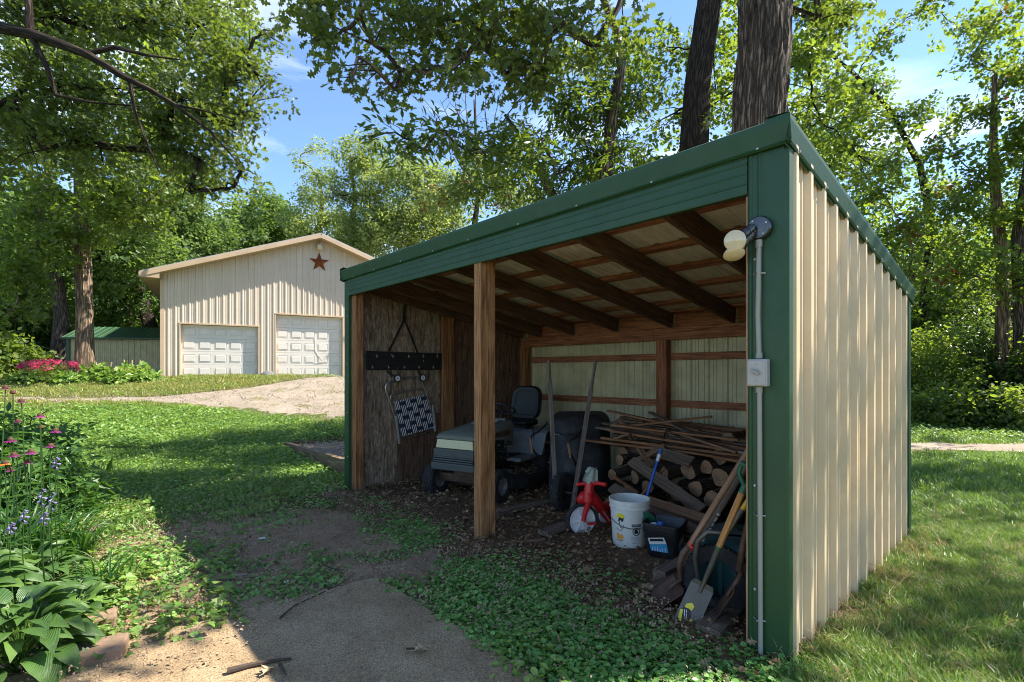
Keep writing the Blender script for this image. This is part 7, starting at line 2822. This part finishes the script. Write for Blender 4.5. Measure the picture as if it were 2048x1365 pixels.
def in_bed(t, v):
    return (t > SW + .05) & (t < SW + 3.5) & (v > .35) & (v < 2.3)


def drive(x, y):
    return (y > yn(x) - .1) & (y < yf(x) + .1) & (x < 0)


def d_cover(x, y, t, v):
    n1, n2 = vnoise(x * 1.1, y * 1.1, 201, 3), vnoise(x * 4.2, y * 4.2, 202, 3)
    # band along the front of the shed
    vin = np.interp(t, [0, .9, 1.6, 2.4, 3.2, 4.4, 5.2], [.05, .26, .15, .0, .05, .0, -.05])
    vout = np.interp(t, [-.3, 1.0, 1.7, 2.3, 3.3, 4.6, 5.2], [-1.4, -1.4, -1.05, -.52, -.30, -.15, -.3])
    band = smooth(vout - .25, vout + .18, v) * (1 - smooth(vin - .06, vin + .14, v)) * (t > -.1) * (t < 5.4)
    d = band * (.35 + 1.2 * n2) * np.where(t < 2.5, 1, .9)
    d = np.maximum(d, .16 * (n2 > .55) * (v < 0) * (y < 7))
    edge_ok = ~in_slab(t, v, .015)
    return d * edge_ok


scatter('ground_ivy', field(21000, -3.5, 2.6, 2.0, 7.4, lambda x, y, t, v: d_cover(x, y, t, v) * smooth(.30, .52, vnoise(x * 2.6, y * 2.6, 230, 4)), 1), SPR['cover'], 1.0, .35, .12, None, 'stuff', (0, 0, 0), 21)


def d_weed(x, y, t, v):
    g, dr = masks(x, y)
    n2 = vnoise(x * 2.6, y * 2.6, 203, 3)
    d = smooth(.30, .85, g) * (.25 + 1.1 * n2) * (1 - .88 * smooth(11.8, 13.6, y + 1.2 * (vnoise(x * .8, y * .8, 210, 3) - .5)))
    d = d * ~((t > -.2) & (t < SW + .02) & (v > -.9) & (v < SD_ + .05)) * ~in_slab(t, v, .05) * ~in_bed(t, v) * ~drive(x, y)
    left = (x < 1.0) | (y > 8)
    return d * np.where(left, 1.0, .12)


scatter('lawn_weeds', field(22000, -11, 1.5, 2.3, 13.5, d_weed, 2), SPR['weed'], 1.15, .4, .15, None, 'stuff', (0, 0, 0), 22)
scatter('far_lawn_weeds', field(7000, -24, -7, 8, 26, lambda x, y, t, v: d_weed(x, y, t, v) * .9, 3), SPR['weed'], 2.0, .4, .15, None, 'stuff', (0, 0, 0), 23)


def d_grassR(x, y, t, v):
    g, dr = masks(x, y)
    n2 = vnoise(x * 2.3, y * 2.3, 204, 3)
    return ((t < -.03) | (v > SD_ + .06)) * (x > 1.2) * ~in_slab(t, v, .0) * (.45 + .8 * n2) * smooth(.12, .6, g + .12) * ~((y > 9.2) & (y < 10.6))


scatter('grass', field(24000, 1.3, 6.5, 1.9, 6.2, d_grassR, 4), SPR['grass'], 1.0, .35, .18, None, 'stuff', (0, 0, 0), 24)
scatter('grass_beyond', field(9000, 3.5, 16, 5.2, 15, lambda x, y, t, v: d_grassR(x, y, t, v), 5), SPR['lawn'], 1.1, .35, .15, None, 'stuff', (0, 0, 0), 25)
scatter('dry_grass', field(2400, 1.3, 6.5, 1.9, 6.2, lambda x, y, t, v: (t < -.02) * (x > 1.2) * smooth(.45, .65, vnoise(x * 1.2, y * 1.2, 205, 4) + .25 * np.exp(-((t + .15) / .3) ** 2)), 6), SPR['dry'], 1.0, .4, .3, None, 'stuff', (0, 0, 0), 26)
scatter('weeds_by_path', field(2600, 5, 18, 9.8, 14, lambda x, y, t, v: .5 * ((y > 11.2 - .07 * (x - 8)) | (y < 9.7)) * (x > 5), 7), SPR['weed'], 1.8, .4, .15, None, 'stuff', (0, 0, 0), 27)


def d_dry(x, y, t, v):
    return d_lawnL(x, y, t, v) * smooth(12.6, 14.2, y + 1.2 * (vnoise(x * .8, y * .8, 210, 3) - .5))


def d_lawnL(x, y, t, v):
    g, dr = masks(x, y)
    n2 = vnoise(x * 1.3, y * 1.3, 206, 3)
    return (x < 1) * (.3 + .9 * n2) * smooth(.2, .7, g) * ~drive(x, y) * ~in_bed(t, v) * ~((t < SW + .1) & (v > -1))


scatter('sunburnt_lawn', field(26000, -21, 1, 12, 21, d_dry, 18), SPR['drylawn'], 1.1, .4, .15, None, 'stuff', (0, 0, 0), 38)
scatter('driveway_grass', field(1500, -19, -3, 11, 21, lambda x, y, t, v: drive(x, y) * (vnoise(x * 1.1, y * 2.6, 211, 4) > .60) * .8, 19), SPR['drylawn'], .7, .4, .2, None, 'stuff', (0, 0, .015), 39)
scatter('driveway_stones', field(9000, -14, -2, 11, 20, lambda x, y, t, v: drive(x, y) * .6, 20), SPR['stone'], 1.0, .6, .6, None, 'stuff', (0, 0, .02), 40)
scatter('wall_foot_leaves', field(1500, 1.3, 5, 2.2, 5.4, lambda x, y, t, v: (t < -.03) * np.exp(-((t + .2) / .2) ** 2) * .5 + (t < -.03) * .02, 21), SPR['litter'], .6, .4, .3, None, 'stuff', (0, 0, .01), 42)
scatter('lawn_grass', field(12000, -21, 1, 4.5, 21, lambda x, y, t, v: d_lawnL(x, y, t, v) * (1 - .8 * smooth(12.6, 14, y)), 8), SPR['lawn'], 1.15, .4, .15, None, 'stuff', (0, 0, 0), 28)


def lift(p):
    return np.stack([p[:, 0], p[:, 1], np.array([floor_z((a, c)) for a, c in p[:, :2]])], 1)


scatter('leaf_litter', lift(field(9000, -3, 3.6, 2.4, 8.6, lambda x, y, t, v: (t > .05) * (t < SW - .12) * (v > -.35) * (v < SD_ - .1) * (.15 + .9 * vnoise(x * 2, y * 2, 207, 3)) * .55, 9)), SPR['litter'], .75, .4, .25, None, 'stuff', (0, 0, 0), 29)
scatter('bark_chips', lift(field(9000, -4.5, 3.6, 2.2, 8.6, lambda x, y, t, v: ((t > .0) * (v > -.5) * (v < SD_) * .5 + (v <= -.4) * .045 * ~in_slab(t, v, 0)) * (t < 5.1), 10)), SPR['chips'], .6, .5, .25, None, 'stuff', (0, 0, 0), 30)
def d_front(x, y, t, v):
    c1 = np.exp(-(((x + 2.75) / .45) ** 2 + ((y - 3.35) / .7) ** 2))
    c2 = np.exp(-(((x + 1.75) / .30) ** 2 + ((y - 2.95) / .30) ** 2)) * .4
    return np.maximum(c1, c2) * (.2 + 1.2 * vnoise(x * 3.4, y * 3.4, 231, 3)) * ~in_slab(t, v, -.04)


scatter('front_weeds', field(1500, -4, -1.2, 2.2, 5, d_front, 31), SPR['frontweed'], 1.0, .45, .2, None, 'stuff', (0, 0, 0), 44)
scatter('front_small_weeds', field(2600, -4.5, -1.0, 2.2, 6, lambda x, y, t, v: d_front(x, y, t, v) * (vnoise(x * 4, y * 4, 240, 3) > .45) + .05 * (v < -.5) * ~in_slab(t, v, .02) * (vnoise(x * 2, y * 2, 232, 4) > .55), 32), SPR['cover'], 1.2, .45, .2, None, 'stuff', (0, 0, 0), 45)
scatter('soil_crumbs', field(24000, -5, 1, 2.0, 7, lambda x, y, t, v: ((v < .1) & (v > -3.5)) * np.where(in_slab(t, v, 0), .05 + .5 * ((t > 2.0) | (v > -1.12)), .8) * (.2 + vnoise(x * 3, y * 3, 233, 3)), 33), SPR['crumb'], 1.0, .6, .6, None, 'stuff', (0, 0, .008), 46)
scatter('fallen_debris', field(2600, -5, 3, 2.2, 7.5, lambda x, y, t, v: .22 * (v < -.3) * (v > -3.0) * (1 - .85 * in_slab(t, v)), 11), SPR['litter'], .45, .5, .3, None, 'stuff', (0, 0, .03), 31)

# ------------------------------------------------------------------ hostas, daylilies, coneflowers at the lower left
hl = []
for k in range(3):
    mb = MB()
    L, Wd = .20 + .02 * k, .058 + .006 * k

    def fn(u, v, L=L, Wd=Wd, k=k):
        w_ = Wd * (math.sin(math.pi * min(1, (v * .93 + .07)) ** .72)) ** .85 if v < .995 else 0.0005
        x_ = 2 * u - 1
        return Vector((v * L, x_ * w_, .055 * math.sin(v * 2.2) - .11 * v * v + .22 * abs(x_) * w_ + .006 * math.sin(v * 14 + k) * abs(x_)))
    mb.grid(fn, 6, 9, gfn=lambda u, v: (v * .3, (2 * u - 1) * (.05 + .05 * math.sin(v * 3.1)), 0))
    o = mb.build('leaf', M['hosta'], None, smooth_=True)
    hl.append(o.data)
    bpy.data.objects.remove(o)


def leafy(name, label, cat, c, n, data, rad, hgt, seed, group=None, size=1.0, stem_m='weed'):
    c = Vector(c)
    root = thing(name, label, cat, c, 0, group)
    q = random.Random(seed)
    sm_ = MB()
    for i in range(n):
        th = q.random() * 6.283
        k = (i + .5) / n
        rr = rad * math.sqrt(k) * .62
        z = hgt * (1 - .75 * k) * q.uniform(.8, 1.1)
        s_ = size * q.uniform(.75, 1.15)
        p = Vector((rr * math.cos(th), rr * math.sin(th), z))
        o = bpy.data.objects.new('leaf', q.choice(data))
        COL.objects.link(o)
        o.parent = root
        o.location = p
        o.rotation_euler = (q.uniform(-.3, .3), R(-32 + 62 * k + q.uniform(-14, 14)), th + q.uniform(-.35, .35))
        o.scale = (s_, s_, s_)
        sm_.tube([Vector((0, 0, 0)), Vector((rr * .4 * math.cos(th), rr * .4 * math.sin(th), z * .6)), p], [.004, .0035, .003], 5, False)
    sm_.build('stalk', M[stem_m], root, kind='stuff')
    return root


for i, (px, py, n, rad, hgt, s_, lab) in enumerate((
        (40, 1345, 95, .36, .34, .78, 'big striped hosta filling the lower left corner'),
        (-60, 1260, 80, .40, .42, .80, 'striped hosta at the left edge above the corner one'),
        (70, 1200, 70, .34, .28, .72, 'hosta clump in front of the daylily blades'),
        (150, 1235, 34, .22, .16, .62, 'small hosta beside the concrete edging block'))):
    w_ = G(px, py, .0)
    leafy('hosta', lab, 'hosta', (w_.x, w_.y, h1(w_.x, w_.y)), n, hl, rad, hgt, 300 + i, 'hostas in the front bed', s_)
# daylily clumps of long arching blades
dlm = []
for k in range(4):
    mb = MB()
    L, Wd, ar = .55 + .08 * k, .0085, .9 + .25 * k
    pts_ = []
    x_ = z_ = 0
    an = R(82 - 5 * k)
    for j in range(10):
        pts_.append((x_, z_))
        x_ += L / 9 * math.cos(an)
        z_ += L / 9 * math.sin(an)
        an -= ar / 9 * (.4 + j * .28)

    def fn(u, v, pts_=pts_):
        j = min(8, int(v * 9))
        f_ = v * 9 - j
        a, c = pts_[j], pts_[j + 1]
        w_ = .0095 * (1 - v ** 3) + .0004
        xx = (2 * u - 1) * w_
        return Vector((a[0] + (c[0] - a[0]) * f_, xx, a[1] + (c[1] - a[1]) * f_ + abs(2 * u - 1) * w_ * .7))
    mb.grid(fn, 2, 9)
    o = mb.build('blade', M['daylily'], None, smooth_=True)
    dlm.append(o.data)
    bpy.data.objects.remove(o)


def daylily(label, c, n, seed, s0=1.0, group='daylily clumps in the front bed'):
    root = thing('daylily', label, 'daylily', c, 0, group)
    q = random.Random(seed)
    for i in range(n):
        o = bpy.data.objects.new('blade', q.choice(dlm))
        COL.objects.link(o)
        o.parent = root
        th = q.random() * 6.283
        o.location = (q.gauss(0, .06), q.gauss(0, .06), 0)
        o.rotation_euler = (q.uniform(-.25, .25), q.uniform(-.25, .35), th)
        s_ = s0 * q.uniform(.7, 1.1)
        o.scale = (s_, s_, s_)
    return root


for i, (px, py, n, s0, lab) in enumerate(((30, 1150, 120, 1.15, 'large daylily clump with long dark blades at the left edge'),
                                        (150, 1130, 80, .85, 'daylily clump arching towards the lawn behind the hostas'),
                                        (-80, 1080, 90, 1.2, 'daylily clump at the very left behind the large one'),
                                        (210, 1180, 40, .62, 'small daylily tuft with sunlit blades next to the dirt'))):
    w_ = G(px, py)
    daylily(lab, (w_.x, w_.y, h1(w_.x, w_.y)), n, 330 + i, s0)
# perennial leaves at the foot of the flowers
q = np.random.default_rng(5)
pp = []
for px, py, n, r, hh in ((20, 1060, 190, .45, .80), (110, 1040, 110, .30, .45), (-60, 1000, 160, .5, .95), (60, 990, 140, .35, .75), (150, 1010, 18, .2, .2)):
    w_ = G(px, py)
    pp.append(np.stack([w_.x + q.normal(0, r * .5, n), w_.y + q.normal(0, r * .5, n), h1(w_.x, w_.y) + q.random(n) ** 1.2 * hh], 1))
scatter('perennial_foliage', np.concatenate(pp), SPR['perennial'], .9, .3, .5, None, 'stuff', (0, 0, 0), 41)


def coneflower(label, hx, hy, Yd, r, seed, lean, cname='pink', petals=14, closed=False):
    """purple coneflower whose head stands at the picked place"""
    hd = P(hx, hy, Yd)
    q = random.Random(seed)
    g_ = Vector((hd.x + lean, hd.y + q.uniform(-.1, .1), h1(hd.x + lean, hd.y)))
    root = thing('coneflower', label, 'flower', g_, 0, 'coneflowers in the front bed')
    mb = MB()
    mb.tube([g_, g_.lerp(hd, .5) + Vector((-lean * .2, 0, .06)), hd - Vector((0, 0, .012))], [.0045, .0038, .003], 6)
    mb.build('stem', M['perennial'], root, world=True, smooth_=True)
    mb = MB()
    mb.lathe([(0, .020), (.010, .017), (.016, .008), (.017, 0), (.010, -.008), (0, -.01)], hd, (.05, -.15, 1), 14)
    mb.build('cone', M['seedhead'], root, world=True, smooth_=True)
    if not closed:
        pm = MB()
        for k in range(petals):
            an = 2 * math.pi * k / petals + q.uniform(-.1, .1)
            d = Vector((math.cos(an), math.sin(an), 0))
            t_ = Vector((-math.sin(an), math.cos(an), 0))
            L = r * q.uniform(.85, 1.1)
            dr = q.uniform(.25, .6)
            vs_ = []
            for v_ in (0, .35, .7, 1):
                w_ = .0065 * (1 if v_ in (.35, .7) else .55)
                for sg in (-1, 1):
                    vs_.append(hd + d * (.012 + L * v_) + t_ * (sg * w_) + Vector((0, 0, -.002 - dr * L * v_ * v_)))
            pm.add(vs_, [(0, 1, 3, 2), (2, 3, 5, 4), (4, 5, 7, 6)])
        o = pm.build('petals', M[cname], root, world=True, kind='stuff')
    lm = MB()
    for k in range(5):
        b_ = g_.lerp(hd, .12 + .15 * k)
        an = q.random() * 6.28
        d = Vector((math.cos(an), math.sin(an), .2))
        t_ = Vector((-math.sin(an), math.cos(an), 0))
        L = .10 * q.uniform(.7, 1.1)
        lm.add([b_, b_ + d * L * .4 + t_ * .017, b_ + d * L - Vector((0, 0, .03)), b_ + d * L * .4 - t_ * .017], [(0, 1, 2, 3)])
    lm.build('stem_leaf', M['perennial'], root, world=True, kind='stuff')
    return root


for i, a in enumerate((('magenta coneflower standing highest over the lawn, right of the others', 80, 832, 3.6, .034, .10), ('magenta coneflower third from the top with spread petals', 111, 862, 3.5, .034, .06),
                       ('wide magenta coneflower close to the left edge', 21, 881, 3.3, .042, .05), ('magenta coneflower low in the middle of the flowers', 62, 904, 3.4, .038, .05),
                       ('magenta coneflower just above the lilac hosta bells', 101, 892, 3.45, .030, .08), ('faded magenta coneflower at the left below the wide one', 28, 910, 3.3, .034, -.02),
                       ('small pink coneflower half hidden behind the stems', 36, 843, 3.9, .022, .0), ('orange coneflower at the left edge low down', 10, 927, 3.2, .026, .0),
                       ('small pink coneflower at the left edge below the orange one', 20, 940, 3.3, .022, .04))):
    coneflower(a[0], a[1], a[2], a[3], a[4] * .62, 400 + i, a[5], 'orangepetal' if 'orange coneflower' in a[0] else 'pink')
for i, a in enumerate((('dark coneflower seed head at the upper left', 11, 776, 3.4), ('brown seed head with drooping petals under the upper one', 43, 803, 3.4), ('tiny seed head on a leaning stem at the left', 26, 786, 3.5), ('brown seed head among the lower coneflowers', 55, 925, 3.4), ('small dark seed head left of the highest coneflower', 82, 856, 3.7))):
    coneflower(a[0], a[1], a[2], a[3], .02, 420 + i, .05, 'pink', 8, closed=i in (2, 4))


def bellspike(label, hx, hy, Yd, L, seed):
    top_ = P(hx, hy, Yd)
    q = random.Random(seed)
    g_ = Vector((top_.x + .03, top_.y, h1(top_.x, top_.y)))
    root = thing('hosta_flower', label, 'flower', g_, 0, 'lilac hosta flower spikes')
    mb = MB()
    mb.tube([g_, g_.lerp(top_, .6) + Vector((-.02, 0, 0)), top_], [.0035, .003, .002], 6)
    mb.build('stem', M['perennial'], root, world=True, smooth_=True)
    for k in range(6):
        b_ = top_ - Vector((0, 0, L * k / 8))
        an = k * 2.4
        d = Vector((math.cos(an), math.sin(an) * .8, -.55)).normalized()
        pm = MB()
        pm.lathe([(.0015, 0), (.0025, .007), (.005, .015), (.0075, .022), (.0085, .025)], b_, d, 8)
        pm.build('bell', M['lilac'], root, world=True, smooth_=True)
    return root


for i, a in enumerate((('lilac hosta flower spike highest on the right', 112, 915, 3.35, .10), ('lilac hosta flower spike drooping over the lawn edge', 104, 985, 3.2, .16), ('lilac hosta flower spike in the middle', 84, 978, 3.1, .14), ('lilac hosta flower spike low by the daylily blades', 48, 1020, 3.0, .10), ('lilac hosta flower spike at the left edge', 22, 1045, 2.95, .08), ('lilac hosta flower spike right above the daylily', 88, 1025, 3.0, .09))):
    bellspike(a[0], a[1], a[2], a[3], a[4], 440 + i)

# ------------------------------------------------------------------ flower bed by the outbuilding
w_ = P(100, 745, 17.6)
zb = h1(w_.x, 17.6)
root = thing('bee_balm', 'mound of hot pink bee balm flowers left of the tan oak trunk', 'flower bush', (w_.x, 17.6, zb))
q = np.random.default_rng(3)
n = 240
u = q.normal(0, 1, (n, 3)); u /= np.linalg.norm(u, axis=1)[:, None]
pts = np.stack([u[:, 0] * .95, u[:, 1] * .7, np.abs(u[:, 2]) * .62 + .02], 1) * (q.random(n) ** .4)[:, None]
scatter('foliage', pts, SPR['bush'], .55, .3, .5, root, 'stuff', (0, 0, 0), 3)
n = 70
u = q.normal(0, 1, (n, 3)); u /= np.linalg.norm(u, axis=1)[:, None]
pts = np.stack([u[:, 0] * .95, u[:, 1] * .7, np.abs(u[:, 2]) * .35 + .50], 1)
scatter('blossom', pts, SPR['hotpink'], 1.1, .3, .3, root, 'stuff', (0, 0, 0), 4)
for i, (px, Yd, s_, lab) in enumerate(((205, 18.0, 1.0, 'tall leafy hosta right of the tan oak trunk'), (262, 18.2, 1.1, 'broad hosta in front of the outbuilding wall'), (240, 17.4, .8, 'low bright hosta on the lawn edge by the outbuilding'), (285, 17.8, .75, 'small hosta next to the garage corner'), (60, 17.2, .8, 'low plant left of the bee balm'), (140, 17.2, .7, 'low plant in front of the bee balm'))):
    x_ = P(px, 745, Yd).x
    c = (x_, Yd, h1(x_, Yd))
    r0 = thing('bed_hosta', lab, 'hosta', c, 0, 'plants in the bed by the outbuilding')
    q = np.random.default_rng(500 + i)
    n = 46
    th, rr = q.random(n) * 6.28, np.sqrt(q.random(n)) * .55 * s_
    scatter('foliage', np.stack([rr * np.cos(th), rr * np.sin(th), .05 + .30 * s_ * (1 - rr / (.6 * s_)) + .05 * q.random(n)], 1), SPR['farhosta'], .75 * s_ + .2, .3, .3, r0, 'stuff', (0, 0, 0), 500 + i)
    mb = MB()
    for k in range(3):
        a = Vector(((k - 1) * .18 * s_, .05 * k, 0))
        mb.tube([a, a + Vector((.02 * (k - 1), 0, .5 * s_)), a + Vector((.06 * (k - 1), 0, .72 * s_))], [.012, .011, .03 if i < 3 else .01], 6)
    mb.build('flower_stalk', M['dryleaf'], r0, smooth_=True)
w_ = P(50, 740, 16.5)
mb = MB()
z0 = h1(w_.x, 16.5)
a = Vector((w_.x, 16.5, z0))
mb.tube([a, a + Vector((0, 0, 1.35)), a + Vector((-.03, 0, 1.52)), a + Vector((-.12, 0, 1.60)), a + Vector((-.20, 0, 1.52)), a + Vector((-.20, 0, 1.44))], .011, 8)
one(mb, 'shepherd_hook', M['ink'], 'thin black shepherd hook pole standing left of the bee balm', 'garden hook', a, smooth_=True)

# ------------------------------------------------------------------ edging blocks
for i, (px, py, lx_, ly_, hz_, rz, lab) in enumerate(((186, 1306, .28, .18, .10, .50, 'reddish concrete edging block in front of the corner hosta'), (178, 1240, .26, .16, .08, .62, 'edging block half covered by hosta leaves'), (152, 1062, .34, .16, .08, .45, 'pale flat edging block among the daylilies'), (120, 1110, .30, .15, .07, .5, 'edging block hidden under the daylily blades'))):
    w_ = G(px, py, .05)
    o = thing('edging_block', lab, 'edging block', (w_.x, w_.y, h1(w_.x, w_.y) - .01), rz)
    mb = MB()
    mb.box((0, 0, hz_ / 2), (lx_, ly_, hz_))
    mb.build('block', M['concblock'], o, bevel=.012)

# ------------------------------------------------------------------ sticks and single leaves on the ground
def stick(pts_, r, label, zoff=.012):
    ps = []
    for px, py in pts_:
        w_ = G(px, py, .03)
        ps.append(Vector((w_.x, w_.y, .028 + zoff + rnd.uniform(0, .006))))
    mb = MB()
    n = len(ps)
    mb.tube(ps, [r * (1 - .6 * k / (n - 1)) for k in range(n)], 7)
    one(mb, 'stick', M['twig'], label, 'stick', ps[0], smooth_=True)


stick([(560, 1240), (588, 1215), (640, 1192), (680, 1172), (710, 1150)], .006, 'long thin curved stick across the dirt at the slab corner')
stick([(455, 1348), (500, 1335), (540, 1328), (583, 1322)], .016, 'thick dark broken branch at the bottom left of the concrete')
stick([(560, 1336), (572, 1356)], .010, 'short grey twig piece beside the thick broken branch')
stick([(812, 1304), (845, 1302)], .006, 'short dark twig next to the pale oak leaf')
stick([(645, 1132), (668, 1143), (700, 1146)], .007, 'crooked brown twig in the middle of the bare dirt')
stick([(438, 1165), (470, 1163), (515, 1157)], .010, 'dark twig in the weeds left of the bare dirt')


def oakleaf(label, px, py, s_, rz, m_):
    w_ = G(px, py, .03)
    hs = [(0, 0), (.08, .04), (.20, .22), (.30, .10), (.42, .38), (.52, .14), (.64, .34), (.72, .12), (.84, .16), (1, 0)]
    mb = MB()
    pts_ = [(x, y) for x, y in hs] + [(x, -y) for x, y in hs[-2:0:-1]]
    vs_ = [Vector(((x - .5) * s_, y * s_, .012 * math.sin(x * 5) + .03 * abs(y))) for x, y in pts_]
    vs_.append(Vector((0, 0, .004)))
    n = len(pts_)
    mb.add(vs_, [(n, i, (i + 1) % n) for i in range(n)])
    mb.tube([(-.5 * s_, 0, .004), (-.8 * s_, .02 * s_, .01)], .0015, 5)
    o = mb.build('fallen_leaf', M[m_], None)
    o.location = (w_.x, w_.y, .045)
    o.rotation_euler = (.1, .05, rz)
    tag(o, label, 'leaf')


oakleaf('pale tan oak leaf lying on the concrete slab', 843, 1305, .085, .6, 'dryleaf')
oakleaf('yellowish oak leaf by the thick broken branch at the bottom', 537, 1345, .10, 1.5, 'dryleaf')
oakleaf('reddish dry leaf in the ground ivy left of the timbers', 1248, 1226, .06, .9, 'dryleaf')
oakleaf('small pale wood chip leaf on the bare dirt', 586, 1172, .04, .4, 'dryleaf')
for i, (px, py, s_) in enumerate(((524, 1080, .06), (480, 1155, .10), (572, 1168, .03))):
    w_ = G(px, py, .02)
    mb = MB()
    mb.bar((w_.x - s_ / 2, w_.y, .03 + h1(w_.x, w_.y)), (w_.x + s_ / 2, w_.y + .01, .035 + h1(w_.x, w_.y)), s_ * .35, .012)
    one(mb, 'wood_chip', M['paper'] if i != 1 else M['deadwood'], ('pale wood chip on the dirt above the weeds', 'grey weathered wood chip among the left weeds', 'tiny white chip on the dirt by the curved stick')[i], 'wood chip', w_, bevel=.004)
